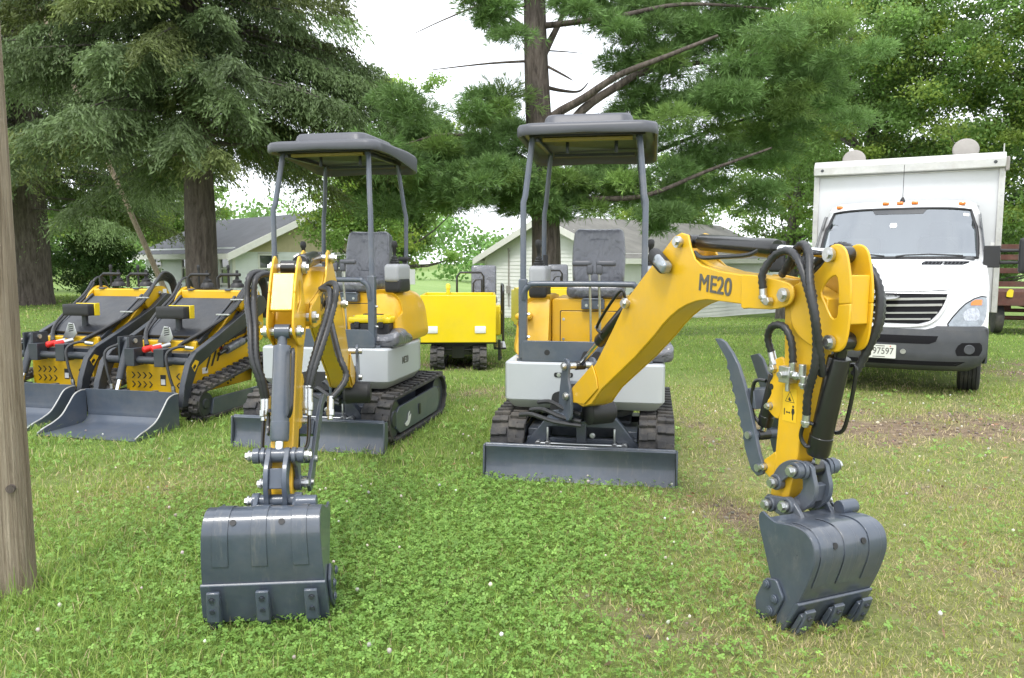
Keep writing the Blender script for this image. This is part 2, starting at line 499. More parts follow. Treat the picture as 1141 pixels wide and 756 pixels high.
def rubber_track(root, cx, w, circles, out_sign, lugs=34, lug_h=0.022, frame_mat=None, plate=None):
    path, T = track_path(circles, 132)
    n = len(path); g = G(); th = 0.028
    def nrm(i):
        a = path[i-1]; b = path[(i+1) % n]; d = Vector((b[0]-a[0], b[1]-a[1])).normalized()
        return Vector((d.y, -d.x)), d      # counter-clockwise hull: outward normal
    vs = []; fs = []
    for i in range(n):
        N, d = nrm(i); p = Vector(path[i])
        q = p - N*lug_h; r = q - N*th
        for x, a in ((cx-w/2, q), (cx+w/2, q), (cx+w/2, r), (cx-w/2, r)):
            vs.append((x, a.x, a.y))
    for i in range(n):
        j = (i+1) % n
        for k in range(4):
            l = (k+1) % 4
            fs.append((i*4+k, i*4+l, j*4+l, j*4+k))
    g.add(vs, fs)
    for k in range(lugs*2):
        side = 1 if k % 2 else -1
        f = (k+0.0)/(lugs*2)*n
        i = int(f) % n; N, d = nrm(i); p = Vector(path[i])
        for (x0, x1, sk) in ((0.02, 0.27, 0.0), (0.25, 0.49, 0.012)):
            xa, xb = cx+side*w*x0, cx+side*w*x1
            c = Vector(((xa+xb)/2, p.x - N.x*(lug_h*0.5) + d.x*sk, p.y - N.y*(lug_h*0.5) + d.y*sk))
            g.obox(c, [(1, 0, 0), (0, d.x, d.y), (0, N.x, N.y)], (abs(xb-xa)/2, T/lugs*0.26*(1-0.25*(sk > 0)), lug_h*0.5+0.003))
    t = g.build('track', M['rubber'], root, bevel=0.004, seg=1, weld=False)
    # drive wheel, idler, rollers
    g = G()
    for (y, z, r) in circles[:3]:
        rr = r-lug_h-th-0.004
        if rr < 0.03: continue
        g.lathe((cx-w*0.36, y, z), (1, 0, 0), [(0, rr*0.25), (0.0, rr), (w*0.72, rr), (w*0.72, rr*0.45), (w*0.72+0.012, rr*0.4)], 20)
    zb = min(c[1]-c[2] for c in circles)+lug_h+th
    y0 = min(c[0] for c in circles); y1 = max(c[0] for c in circles)
    for k in range(4):
        y = y0 + (y1-y0)*(0.22+0.19*k)
        g.cyl((cx-w*0.3, y, zb+0.05), (cx+w*0.3, y, zb+0.05), 0.045, 16)
    g.build('track_roller', M['dark_slate'], t, bevel=0.003)
    g = G()
    if plate:
        for s in (1, -1):
            x = cx + s*w*0.37
            g.prism(plate, lambda a, b, q, x=x: (x+q, a, b), -0.012, 0.012)
    fr = g.build('track_frame', frame_mat or M['slate'], t, bevel=0.004)
    return t

def serrate(a, b, n, d):
    a = Vector(a); b = Vector(b); out = []
    dr = (b-a)/n; nn = Vector((-dr.y, dr.x)).normalized()
    for k in range(n):
        out.append(tuple(a+dr*k)); out.append(tuple(a+dr*(k+0.35)+nn*d)); out.append(tuple(a+dr*(k+0.75)+nn*d*0.9))
    return out

# ------------------------------------------------------------------ mini excavator
def excavator(loc, rz, label, foot, boom_rz, d_boom, d_arm, d_bucket, bw, variant):
    root = thing('mini_excavator', label, 'mini excavator', loc, rz, 'yellow mini excavators with grey canopies')
    # ---- tracks
    plate = [(-0.60, 0.13), (-0.50, 0.07), (0.50, 0.07), (0.60, 0.13), (0.60, 0.25), (0.52, 0.32), (-0.52, 0.30), (-0.60, 0.25)]
    for s in (-1, 1):
        t = rubber_track(root, s*0.535, 0.25, [(-0.62, 0.215, 0.215), (0.60, 0.225, 0.225)], s, plate=plate)
        g = G(); x = s*(0.535+0.0925+0.0175)
        g.prism(round_poly([(-0.02, 0.14), (0.03, 0.14), (0.03, 0.24), (-0.02, 0.24)], 0.015), lambda a, b, q: (x+q, a, b), -0.002, 0.002)
        g.build('track_frame_slot', M['ink'], t)
    if variant == 'left':
        g = G()
        x = 0.535+0.0925+0.016
        g.prism(smooth_poly([(-0.40, 0.13), (-0.33, 0.15), (-0.31, 0.20), (-0.27, 0.22), (-0.30, 0.17), (-0.24, 0.19), (-0.28, 0.12), (-0.35, 0.10)], 2), lambda a, b, q: (x+q, a, b), -0.001, 0.003)
        g.build('decal', M['label_white'], root)
    # ---- undercarriage frame with blade arms
    g = G()
    mp = lambda a, b, q: (a, q, b)
    frame_out = [(-0.44, 0.10), (-0.42, 0.22), (-0.25, 0.425), (0.25, 0.425), (0.42, 0.22), (0.44, 0.10), (0.30, 0.10), (0.30, 0.20), (0.235, 0.275), (0.235, 0.355), (-0.235, 0.355), (-0.235, 0.275), (-0.30, 0.20), (-0.30, 0.10)]
    g.prism(frame_out, mp, -0.74, -0.66)
    g.box(-0.40, 0.40, -0.728, -0.672, 0.20, 0.272)
    g.box(-0.40, -0.33, -0.925, -0.60, 0.12, 0.205); g.box(0.33, 0.40, -0.925, -0.60, 0.12, 0.205)
    g.box(-0.34, 0.34, -0.36, 0.5, 0.20, 0.34); g.box(-0.40, -0.26, -0.66, -0.30, 0.20, 0.32); g.box(0.26, 0.40, -0.66, -0.30, 0.20, 0.32)
    g.box(-0.42, 0.42, -0.28, -0.12, 0.16, 0.26); g.box(-0.42, 0.42, 0.22, 0.38, 0.16, 0.26)
    g.lathe((0, 0, 0.34), (0, 0, 1), [(0, 0.36), (0.05, 0.36), (0.05, 0.33), (0.12, 0.33)], 40)
    g.box(-0.035, 0.035, -0.77, -0.65, 0.19, 0.42)
    g.build('undercarriage', M['frame_slate'], root, bevel=0.006)
    g = G()
    for x in (-0.31, -0.24, 0.24, 0.31):
        g.cyl((x, -0.80, 0.235), (x, -0.745, 0.235), 0.022, 14)
        if abs(x) < 0.3: g.cyl((x, -0.785, 0.23), (x, -0.785, 0.36), 0.008, 8)
    g.cyl((-0.33, -0.765, 0.235), (0.33, -0.765, 0.235), 0.010, 8)
    bolt(g, (-0.075, -0.742, 0.39), (0, -1, 0), 0.016, 0.02); bolt(g, (0.08, -0.745, 0.30), (0, -1, 0), 0.014, 0.03)
    g.build('blade_pin', M['zinc'], root, bevel=0.002)
    # ---- dozer blade
    W = 0.665
    prof = [(-0.945, 0.255), (-0.958, 0.247), (-0.952, 0.23), (-0.938, 0.20), (-0.935, 0.14), (-0.945, 0.08), (-0.972, 0.02), (-0.985, 0.0), (-0.968, -0.01), (-0.94, 0.04), (-0.922, 0.09), (-0.915, 0.14), (-0.918, 0.19), (-0.928, 0.235)]
    g = G(); g.prism(prof, lambda a, b, q: (q, a, b), -W, W)
    for s in (-1, 1):
        g.prism([(-0.99, -0.005), (-0.965, 0.255), (-0.90, 0.255), (-0.89, 0.10), (-0.93, -0.005)], lambda a, b, q, s=s: (s*W+s*q, a, b), 0.0015, 0.014)
    g.cyl((-W, -0.935, 0.252), (W, -0.935, 0.252), 0.014, 10)
    g.build('dozer_blade', M['worn'], root, bevel=0.003)
    # ---- white body
    def outline(ins):
        w = 0.59-ins
        P = [(-w+0.05, -0.62+ins), (w-0.05, -0.62+ins), (w-0.015, -0.605+ins), (w, -0.57+ins), (w, 0.12)]
        for k in range(1, 12):
            a = math.pi*k/12
            P.append((w*math.cos(a), 0.12+(0.52-ins)*math.sin(a)))
        P += [(-w, 0.12), (-w, -0.57+ins), (-w+0.015, -0.605+ins)]
        return P
    def sec(ins, z): return [(x, y, z) for x, y in outline(ins)]
    g = G(); g.loft([sec(0, 0.525), sec(0, 0.795), sec(0.012, 0.808), sec(0.03, 0.81)])
    body = g.build('body', M['white_grey'], root, bevel=0.004)
    g = G(); g.loft([sec(0.07, 0.455), sec(0.055, 0.46), sec(0.004, 0.5235)])
    g.build('lower_band', M['light_band'], body, bevel=0.003)
    g = G(); g.prism(round_poly([(-0.245, 0.445), (0.20, 0.445), (0.20, 0.60), (-0.17, 0.60), (-0.225, 0.58)], 0.03), mp, -0.64, -0.60)
    g.build('hose_port', M['ink'], body)
    def text_on_side(body_txt, x, y, z, size):
        text('model_number', body_txt, M['grey_ink'], body, size, frame((x, y, z), (0, 1, 0), (0, 0, 1)), sx=0.85, bold=0.002)
    text_on_side('ME20', 0.5915, -0.22, 0.67, 0.085)
    if variant == 'right':
        g = G(); g.prism(round_poly([(-0.215, 0.70), (-0.075, 0.70), (-0.075, 0.735), (-0.215, 0.735)], 0.016), mp, -0.623, -0.61)
        sl = g.build('bolt_slot', M['ink'], body)
        g = G()
        for x in (-0.18, -0.145, -0.105): bolt(g, (x, -0.62, 0.7175), (0, -1, 0), 0.011, 0.012)
        g.build('bolt', M['zinc'], sl)
    else:
        g = G(); g.box(0.115, 0.245, -0.6225, -0.6205, 0.70, 0.765)
        p = g.build('warning_decal', M['orange_decal'], body)
        g = G(); g.box(0.112, 0.248, -0.6212, -0.6202, 0.683, 0.768); g.build('warning_decal_border', M['label_white'], p)
        g = G(); bolt(g, (-0.02, -0.62, 0.725), (0, -1, 0), 0.015, 0.008); g.build('bolt', M['black_plastic'], body)
    # ---- footwell
    g = G()
    hole_x = -0.27
    g.prism(round_poly([(-0.46, 0.812), (0.46, 0.812), (0.46, 0.90), (0.40, 0.965), (-0.44, 0.965), (-0.46, 0.945)], 0.015), mp, -0.605, -0.585)
    g.box(-0.50, 0.50, -0.585, -0.10, 0.811, 0.83)
    fw = g.build('front_guard', M['slate'], root, bevel=0.003)
    g = G(); g.cyl((hole_x, -0.6065, 0.88), (hole_x, -0.604, 0.88), 0.021, 20)
    g.prism(round_poly([(-0.03, 0.815), (0.14, 0.815), (0.12, 0.895), (0.0, 0.895)], 0.015), mp, -0.609, -0.604)
    g.build('guard_opening', M['ink'], fw)
    # ---- engine cover
    g = G()
    g.prism(round_poly([(-0.30, 0.812), (0.34, 0.812), (0.34, 1.255), (-0.30, 1.255)], 0.03), lambda a, b, q: (a, q, b), -0.08, 0.58)
    ec = g.build('engine_cover', M['amber'], root, bevel=0.006)
    g = G()
    for s, lim in ((-1, 0.565), (1, 0.565)):
        P = smooth_line([(0.305, 0.82), (lim, 0.82), (lim+0.005, 1.0), (lim-0.02, 1.15), (lim-0.07, 1.245), (0.40, 1.285), (0.305, 1.285)], 4)
        rows = []
        for y, k, dz in ((-0.30, 0.90, -0.10), (-0.26, 0.97, -0.03), (-0.18, 1.0, 0.0), (0.20, 1.0, 0.0), (0.45, 0.96, -0.02), (0.58, 0.86, -0.06)):
            rows.append([(s*(0.305+(x-0.305)*k), y + (0.10 if z > 1.1 else 0)*(y < -0.2), z+dz*(z-0.82)/0.4) for x, z in P])
        if s < 0: rows = rows[::-1]
        g.loft(rows[::-1])
    sc_ = g.build('side_cover', M['amber'], root, bevel=0.01)
    g = G(); mpy = lambda a, b, q: (a, -0.081-q, b)
    g.prism(round_poly([(-0.235, 0.83), (0.30, 0.83), (0.30, 1.16), (-0.235, 1.16)], 0.012), mpy, 0.0, 0.003)
    pn = g.build('cover_panel_gap', M['ink'], ec)
    g = G(); g.prism(round_poly([(-0.228, 0.832), (0.293, 0.832), (0.293, 1.153), (-0.228, 1.153)], 0.012), mpy, 0.0, 0.012)
    dr = g.build('cover_panel', M['amber'], ec, bevel=0.003)
    g = G(); bolt(g, (0.06, -0.093, 1.03), (0, -1, 0), 0.012, 0.006); bolt(g, (-0.205, -0.093, 1.09), (0, -1, 0), 0.008, 0.006); bolt(g, (-0.205, -0.093, 0.93), (0, -1, 0), 0.008, 0.006)
    g.build('panel_screw', M['zinc'], dr)
    g = G(); g.box(-0.06, 0.12, -0.15, -0.083, 1.175, 1.25); g.box(-0.05, 0.11, -0.155, -0.1, 1.245, 1.262)
    g.build('seat_bracket', M['slate'], root, bevel=0.005)
    g = G(); bolt(g, (-0.02, -0.15, 1.205), (0, -1, 0), 0.008, 0.006); bolt(g, (0.08, -0.15, 1.205), (0, -1, 0), 0.008, 0.006); g.build('bracket_bolt', M['zinc'], root)
    # fender handle on the covers
    g = G(); g.rbox((-0.50, -0.24, 1.12), (0.13, 0.14, 0.05), 0.022, 6); g.build('tank_cap', M['amber'], root)
    # foot pedals
    for x in (-0.14, 0.22):
        g = G(); g.rbox((x, -0.30, 0.885), (0.13, 0.08, 0.02), 0.009, 4, Euler((R(20), 0, 0))); g.cyl((x, -0.30, 0.83), (x, -0.30, 0.88), 0.010, 8)
        g.build('pedal', M['slate'], root)
    # ---- seat
    g = G(); g.rbox((0.045, 0.10, 1.325), (0.46, 0.44, 0.11), 0.045, 10, Euler((R(4), 0, 0)))
    g.box(-0.15, 0.24, -0.06, 0.28, 1.262, 1.30)
    seat = g.build('seat', M['seat'], root)
    def bk(p):
        t = (p.z+0.24)/0.48
        return Vector((p.x*(1.0+0.05*math.sin(t*3.1)-0.10*max(0, t-0.6)), p.y + 0.035*abs(p.x/0.2)**2*(-1 if p.y < 0 else 0.3), p.z))
    g = G(); g.rbox((0.045, 0.335, 1.575), (0.42, 0.12, 0.49), 0.05, 12, Euler((R(-11), 0, 0)), bk)
    g.build('seat_back', M['seat'], root)
    g = G(); g.rbox((0.045, 0.285, 1.59), (0.25, 0.03, 0.30), 0.014, 8, Euler((R(-11), 0, 0)))
    g.build('seat_insert', M['seat'], root)
    # ---- side consoles with joysticks
    for s, yy in ((-1, -0.16), (1, -0.16)):
        x = s*0.40 if s < 0 else 0.47
        g = G()
        def pf(p): return Vector((p.x*(0.85+0.25*(p.z+0.1)), p.y + (0.04*(p.z) if p.y < 0 else 0), p.z))
        g.rbox((x, yy+0.10, 1.435), (0.155, 0.34, 0.16), 0.035, 8, None, pf)
        pod = g.build('control_console', M['pod'], root)
        g = G(); g.rbox((x, yy+0.10, 1.325), (0.145, 0.30, 0.13), 0.03, 6); g.build('console_base', M['black_plastic'], pod)
        tl = (0.0 if s < 0 else 0.0)
        jx, jy = x, yy+0.03
        g = G(); g.lathe((jx, jy, 1.505), (0.02*s, -0.05, 1), [(0, 0.05), (0.012, 0.05), (0.02, 0.042), (0.032, 0.044), (0.04, 0.034), (0.05, 0.036), (0.058, 0.026), (0.07, 0.027), (0.08, 0.015), (0.11, 0.013), (0.115, 0.016), (0.15, 0.018), (0.165, 0.026), (0.195, 0.027), (0.212, 0.02), (0.216, 0.006)], 18)
        g.build('joystick', M['black_plastic'], pod)
        if s > 0:
            g = G(); g.rbox((x+0.02, yy+0.24, 1.56), (0.10, 0.10, 0.04), 0.015, 5); g.cyl((x+0.02, yy+0.24, 1.50), (x+0.02, yy+0.24, 1.55), 0.02, 10); g.build('armrest', M['black_plastic'], pod)
        else:
            g = G(); g.cyl((x+0.03, yy+0.2, 1.51), (x+0.03, yy+0.2, 1.60), 0.02, 12); g.build('throttle_knob', M['black_plastic'], pod)
    # ---- travel levers
    for k, x in enumerate((0.025, 0.095)):
        tx = x + (-0.06 if k == 0 else 0.05)
        g = G(); g.tube([(x+0.01, -0.36, 0.83), (x+0.008, -0.37, 1.05), (x, -0.40, 1.42), (x, -0.40, 1.47)], 0.009, 8)
        lv = g.build('travel_lever', M['zinc'], root)
        g = G(); g.rbox((tx, -0.40, 1.535), (0.15, 0.04, 0.045), 0.018, 6); g.rbox((x, -0.40, 1.49), (0.05, 0.035, 0.08), 0.014, 5)
        g.build('lever_grip', M['canopy_grey'], lv)
        g = G(); g.cyl((x+0.01, -0.36, 0.83), (x+0.009, -0.366, 0.93), 0.013, 10); g.build('lever_sleeve', M['steel'], lv)
    # ---- canopy posts
    for s in (-1, 1):
        g = G(); bx = 0.455*s if s < 0 else 0.43
        g.tube([(bx, -0.57, 0.83), (bx, -0.57, 1.98), (bx-0.012*s, -0.55, 2.03), (bx-0.055*s, -0.46, 2.49)], 0.0225, 12, smooth=False)
        fp = g.build('canopy_post', M['slate'], root)
        g = G(); g.box(bx-0.031, bx+0.031, -0.6, -0.54, 0.83, 1.42); g.build('post_socket', M['slate'], fp, bevel=0.008)
        g = G()
        for z in (0.99, 1.16): bolt(g, (bx+0.031, -0.57, z), (1, 0, 0), 0.009, 0.02)
        g.build('post_bolt', M['zinc'], fp)
        g = G(); g.tube([(0.42*s, 0.30, 1.25), (0.42*s, 0.33, 1.95), (0.405*s, 0.325, 2.03), (0.36*s, 0.28, 2.45)], 0.02, 12, smooth=False)
        g.build('canopy_post', M['slate'], root)
    # grab rail
    g = G(); g.tube([(-0.44, -0.59, 1.27), (-0.437, -0.60, 1.33), (-0.40, -0.61, 1.375), (-0.34, -0.61, 1.385), (0.30, -0.61, 1.385), (0.36, -0.61, 1.375), (0.405, -0.60, 1.33), (0.42, -0.59, 1.22)], 0.022, 12, n=6)
    g.build('grab_rail', M['slate'], root)
    # ---- canopy roof
    def ring(ins, zf, r=0.12):
        x0, x1, y0, y1 = -0.512+ins, 0.512-ins, -0.62+ins, 0.50-ins
        P = []
        for cx, cy, a0 in ((x1-r, y0+r, -90), (x1-r, y1-r, 0), (x0+r, y1-r, 90), (x0+r, y0+r, 180)):
            for k in range(7):
                a = R(a0+15*k); P.append((cx+r*math.cos(a), cy+r*math.sin(a)))
        # subdivide long edges
        Q = []
        for i in range(len(P)):
            p, q = P[i], P[(i+1) % len(P)]; m = 8 if i % 7 == 6 else 1
            for k in range(m): Q.append((p[0]+(q[0]-p[0])*k/m, p[1]+(q[1]-p[1])*k/m))
        return [(x, y, zf(x, y)) for x, y in Q]
    def skirt(x, y):
        t = (y+0.63)/1.13
        return 2.475 - 0.015*min(1, abs(x)/0.5) - 0.14*max(0, t-0.25)**1.3
    top = lambda x, y: 2.545 - 0.10*max(0, (y-0.15))**1.2
    def raised(x, y): return top(x, y) + 0.09
    g = G()
    g.loft([ring(0.05, lambda x, y: 2.47-0.1*max(0, y-0.15)), ring(0.03, lambda x, y: skirt(x, y)+0.03), ring(0.022, skirt), ring(0.006, lambda x, y: skirt(x, y)-0.006), ring(0, lambda x, y: skirt(x, y)+0.006), ring(0.0, lambda x, y: top(x, y)-0.03), ring(0.012, lambda x, y: top(x, y)-0.008),
            ring(0.035, top), ring(0.17, lambda x, y: top(x, y)+0.004, 0.10), ring(0.19, lambda x, y: raised(x, y)-0.022, 0.09), ring(0.205, lambda x, y: raised(x, y)-0.005, 0.08), ring(0.235, raised, 0.07), ring(0.40, lambda x, y: raised(x, y)+0.004, 0.04)])
    cn = g.build('canopy_roof', M['canopy_grey'], root, smooth=60)
    g = G(); g.box(-0.33, 0.33, -0.47, -0.42, 2.43, 2.455); g.build('canopy_front_bar', M['olive'], cn, bevel=0.004)
    g = G(); g.box(-0.38, -0.35, -0.48, 0.32, 2.425, 2.452); g.box(0.35, 0.38, -0.48, 0.32, 2.425, 2.452); g.box(-0.33, 0.33, 0.27, 0.31, 2.41, 2.435)
    g.cyl((-0.17, -0.22, 2.37), (-0.17, -0.22, 2.46), 0.014, 8); g.cyl((0.2, -0.22, 2.37), (0.2, -0.22, 2.46), 0.014, 8)
    g.build('canopy_frame', M['dark_slate'], cn, bevel=0.004)
    g = G(); g.box(-0.42, 0.42, -0.52, 0.22, 2.457, 2.466); g.build('canopy_dark_panel', M['black_plastic'], cn)  # black sheet that makes the roof underside dark
    # ---- working gear ------------------------------------------------
    fz = 0.632
    B = lambda p: rot2(p, (0.0, fz), d_boom)                 # boom pose
    AP = (2.05, 1.409)
    A = lambda p: B(rot2(p, AP, d_arm))
    TIP = (1.995, 0.462)
    K = lambda p: A(rot2(p, TIP, d_bucket))
    fl = Matrix.Rotation(-rz, 3, 'Z') @ (Vector((foot[0], foot[1], 0)) - Vector((loc[0], loc[1], 0)))
    kw = dict(loc=fl, rz=boom_rz-rz)
    def P3(p, o=0.0): return Vector((-o, -p[0], p[1]))
    def mpo(T): return lambda a, b, q: tuple(P3(T((a, b)), q)) if True else None
    def pr(g, poly, T, o0, o1):
        pts = [T(p) for p in poly]
        g.prism(pts, lambda a, b, q: (-q, -a, b), o0, o1)
    # swing post
    g = G()
    I = lambda p: p
    for o in (0.092, -0.112):
        pr(g, smooth_poly([(-0.12, 0.47), (0.03, 0.47), (0.05, 0.56), (0.04, 0.66), (0.0, 0.76), (0.01, 0.85), (-0.025, 0.885), (-0.075, 0.87), (-0.10, 0.76), (-0.13, 0.62)], 3), I, o, o+0.02)
    g.cyl(P3((-0.16, 0.44)), P3((-0.16, 0.70)), 0.075, 20)
    g.box(-0.12, 0.12, 0.05, 0.22, 0.44, 0.50)
    g.lathe(P3((-0.16, 0.42)), (0, 0, 1), [(0, 0.16), (0.03, 0.16), (0.03, 0.09)], 24)
    sp = g.build('swing_post', M['slate'], root, bevel=0.004, **kw)
    g = G(); g.lathe(P3((0.06, 0.52), -0.21), (1, 0, 0.0), [(0, 0.03), (0.0, 0.065), (-0.02, 0.085), (-0.19, 0.085), (-0.21, 0.06)][::-1], 20)
    g.build('swing_motor_cover', M['black_plastic'], root, **kw)
    g = G()
    for p in ((-0.035, 0.835), (-0.004, 0.632)):
        g.cyl(P3(p, -0.14), P3(p, 0.135), 0.024, 14)
        bolt(g, P3(p, 0.118), (-1, 0, 0), 0.02, 0.022)
    g.build('pivot_pin', M['zinc'], root, **kw)
    g = G()
    for k, (o, z) in enumerate(((0.22, 0.5), (0.30, 0.47), (0.16, 0.55))):
        g.tube([P3((-0.28, z), o+0.04), P3((-0.16, z+0.02), o), P3((-0.06, z-0.02), o*0.6), P3((0.05, z-0.04), 0.03)], 0.016, 8)
    g.build('hydraulic_hose', M['hose'], root, **kw)
    # boom
    boom_poly = [(0.025, 0.600), (-0.02, 0.622), (-0.012, 0.655), (0.06, 0.708), (0.329, 0.894), (0.52, 1.11), (0.709, 1.336), (0.905, 1.486), (1.06, 1.60), (1.17, 1.685), (1.235, 1.703), (1.295, 1.69), (1.318, 1.63), (1.36, 1.565), (1.419, 1.532), (1.559, 1.505), (1.752, 1.488), (1.95, 1.472),
                 (1.95, 1.346), (1.75, 1.352), (1.466, 1.362), (1.38, 1.35), (1.3, 1.328), (1.22, 1.295), (1.145, 1.253), (1.07, 1.20), (1.005, 1.145), (0.801, 0.995), (0.412, 0.745), (0.36, 0.70), (0.28, 0.625), (0.16, 0.585)]
    low = [(p[0], p[1]) for p in boom_poly if True]
    g = G()
    # box section: wider than the ears; the lug at the kink is a pair of plates
    core = [q for q in boom_poly if not (1.10 < q[0] < 1.40 and q[1] > 1.53)]
    i = core.index((1.06, 1.60)); core[i] = (1.06, 1.585); core.insert(i+1, (1.20, 1.60)); core.insert(i+2, (1.32, 1.575))
    pr(g, core, B, -0.064, 0.064)
    for s in (1, -1):
        pr(g, boom_poly, B, s*0.0665, s*0.0795)
    # foot plates, tip plates
    for s in (1, -1):
        pr(g, [(-0.022, 0.615), (-0.012, 0.665), (0.06, 0.718), (0.30, 0.885), (0.36, 0.80), (0.375, 0.74), (0.20, 0.61), (0.03, 0.592)], B, s*0.082, s*0.090)
        pr(g, smooth_poly([(1.752, 1.492), (1.9, 1.482), (2.02, 1.468), (2.075, 1.448), (2.087, 1.41), (2.07, 1.375), (2.03, 1.355), (1.95, 1.34), (1.80, 1.337), (1.748, 1.338), (1.745, 1.42)], 2), B, s*0.082, s*0.094)
    boom = g.build('boom', M['amber'], root, bevel=0.005, **kw)
    # paint the lettering on both sides as raised decals
    def decal(txt, p0, p1, size, o, par, T):
        a, b = T(p0), T(p1)
        s = 1 if o > 0 else -1
        x = P3(b)-P3(a)
        if s < 0: x = -x
        up = P3((a[0], a[1]+1))-P3(a)
        c = (P3(a, o)+P3(b, o))/2
        F = frame(c, x, up); first = None
        for k, (ax, ay) in enumerate(((0, 0), (0.0022, 0.0012), (-0.0022, -0.0012), (0.0022, -0.0012), (-0.0022, 0.0012))):
            t = text('model_number', txt, M['grey_ink'], par, size, F @ Matrix.Translation((ax, ay, 0.00025*k)), extrude=0.0009, sx=0.95)
            if first is None: first = t
            else:
                bm = bmesh.new(); bm.from_mesh(first.data); bm.from_mesh(t.data); bm.to_mesh(first.data); bm.free()
                bpy.data.objects.remove(t)
        return first
    # near face: letters run with increasing s
    for s in (1, -1):
        decal('ME20', (1.405, 1.444), (1.655, 1.424), 0.122, s*0.0805, boom, B)
    # work light
    g = G(); c = B((1.09, 1.555))
    g.rbox(P3(c, 0.115), (0.07, 0.17, 0.085), 0.03, 8, Euler((R(32), 0, 0)))
    lt = g.build('work_light', M['black_plastic'], root, **kw)
    g = G(); c2 = B((1.13, 1.54)); g.rbox(P3(c2, 0.122), (0.062, 0.12, 0.065), 0.02, 8, Euler((R(32), 0, 0)))
    g.build('light_lens', M['amber_lens'] if False else M['lens'], lt)
    # boom pins
    g = G()
    for p in ((0.716, 1.305), (1.237, 1.655), (2.037, 1.409)):
        q = B(p); g.cyl(P3(q, -0.10), P3(q, 0.10), 0.022, 14)
        for s in (1, -1):
            g.cyl(P3(q, s*0.094), P3(q, s*0.112), 0.031, 16); bolt(g, P3(q, s*0.108), (-s, 0, 0), 0.019, 0.018)
    g.build('boom_pin', M['zinc'], boom)
    # boom cylinder
    def cylinder(name, a, b, r, body_from, parent, mat_body, o=0.0, rod=0.018, eye=True):
        """tube from a towards b; body covers the share body_from=(t0,t1)"""
        a = P3(a, o); b = P3(b, o); d = b-a
        g = G(); t0, t1 = body_from
        L = d.length; dn = d/L
        g.lathe(a+d*t0, dn, [(0, r*0.7), (0.0, r*0.96), (0.006, r), (L*(t1-t0)*0.80, r), (L*(t1-t0)*0.80, r*1.06), (L*(t1-t0)*0.97, r*1.06), (L*(t1-t0), r*0.95), (L*(t1-t0), r*0.5)], 24)
        g.cyl(a-dn*0.0, a+d*t0, r*0.55, 14)
        ax = Vector((1, 0, 0))
        for q, rr in ((a, r*0.85), (b, rod*1.7)):
            g.cyl(q-ax*0.035, q+ax*0.035, rr, 18)
        cb = g.build(name, mat_body, parent, bevel=0.002, **kw)
        g = G(); g.cyl(a+d*t1, b, rod, 16)
        g.build('piston_rod', M['chrome'], cb)
        return cb
    cylinder('boom_cylinder', B((0.69, 1.335)), (-0.035, 0.835), 0.043, (0.13, 0.62), root, M['black'])
    g = G(); q0, q1 = B((0.60, 1.33)), B((0.32, 1.09))
    g.tube([P3(q0, 0.03), P3((q0[0]-0.03, q0[1]+0.04), 0.05), P3((q1[0]-0.02, q1[1]+0.055), 0.05), P3((q1[0]+0.02, q1[1]), 0.04)], 0.010, 8, n=5)
    g.build('cylinder_pipe', M['black'], root, **kw)
    cylinder('arm_cylinder', B((1.237, 1.658)), A((2.262, 1.582)), 0.043, (0.07, 0.62), root, M['black'], rod=0.021)
    g = G(); g.tube([P3(B((1.32, 1.60)), 0.05), P3(B((1.40, 1.572)), 0.062), P3(B((1.56, 1.575)), 0.06), P3(B((1.74, 1.585)), 0.05), P3(B((1.80, 1.615)), 0.03)], 0.011, 8)
    g.build('cylinder_pipe', M['hose'], root, **kw)
    # arm
    g = G()
    armbox = [(1.99, 1.36), (2.00, 1.115), (1.985, 0.93), (1.976, 0.857), (1.955, 0.60), (1.940, 0.485), (1.96, 0.435), (2.02, 0.435), (2.055, 0.50), (2.10, 0.70), (2.125, 0.86), (2.145, 1.04), (2.18, 1.20), (2.24, 1.25), (2.24, 1.40), (2.10, 1.46), (2.04, 1.45)]
    pr(g, armbox, A, -0.052, 0.052)
    ear = smooth_poly([(2.035, 1.36), (2.045, 1.44), (2.11, 1.475), (2.165, 1.50), (2.225, 1.555), (2.245, 1.61), (2.29, 1.625), (2.335, 1.60), (2.36, 1.521), (2.372, 1.431), (2.368, 1.295), (2.35, 1.215), (2.31, 1.185), (2.252, 1.188), (2.16, 1.20), (2.06, 1.26)], 3)
    hole = smooth_poly([(2.213, 1.426), (2.24, 1.47), (2.275, 1.494), (2.297, 1.486), (2.306, 1.42), (2.305, 1.345), (2.293, 1.322), (2.27, 1.33), (2.235, 1.385)], 2)
    # plates with a real opening: bridge the outline to the hole
    def holed(outer, inner):
        def area(P): return sum(P[i][0]*P[(i+1) % len(P)][1]-P[(i+1) % len(P)][0]*P[i][1] for i in range(len(P)))
        if area(outer) < 0: outer = outer[::-1]
        if area(inner) > 0: inner = inner[::-1]
        best = min(((a[0]-b[0])**2+(a[1]-b[1])**2, i, j) for i, a in enumerate(outer) for j, b in enumerate(inner))
        _, i, j = best
        return outer[:i+1] + inner[j:]+inner[:j+1] + outer[i:]
    hp = holed(ear, hole)
    for s in (1, -1):
        pr(g, hp, A, s*0.053, s*0.064)
    pr(g, [(2.33, 1.30), (2.355, 1.30), (2.358, 1.50), (2.335, 1.50)], A, -0.0525, 0.0525)
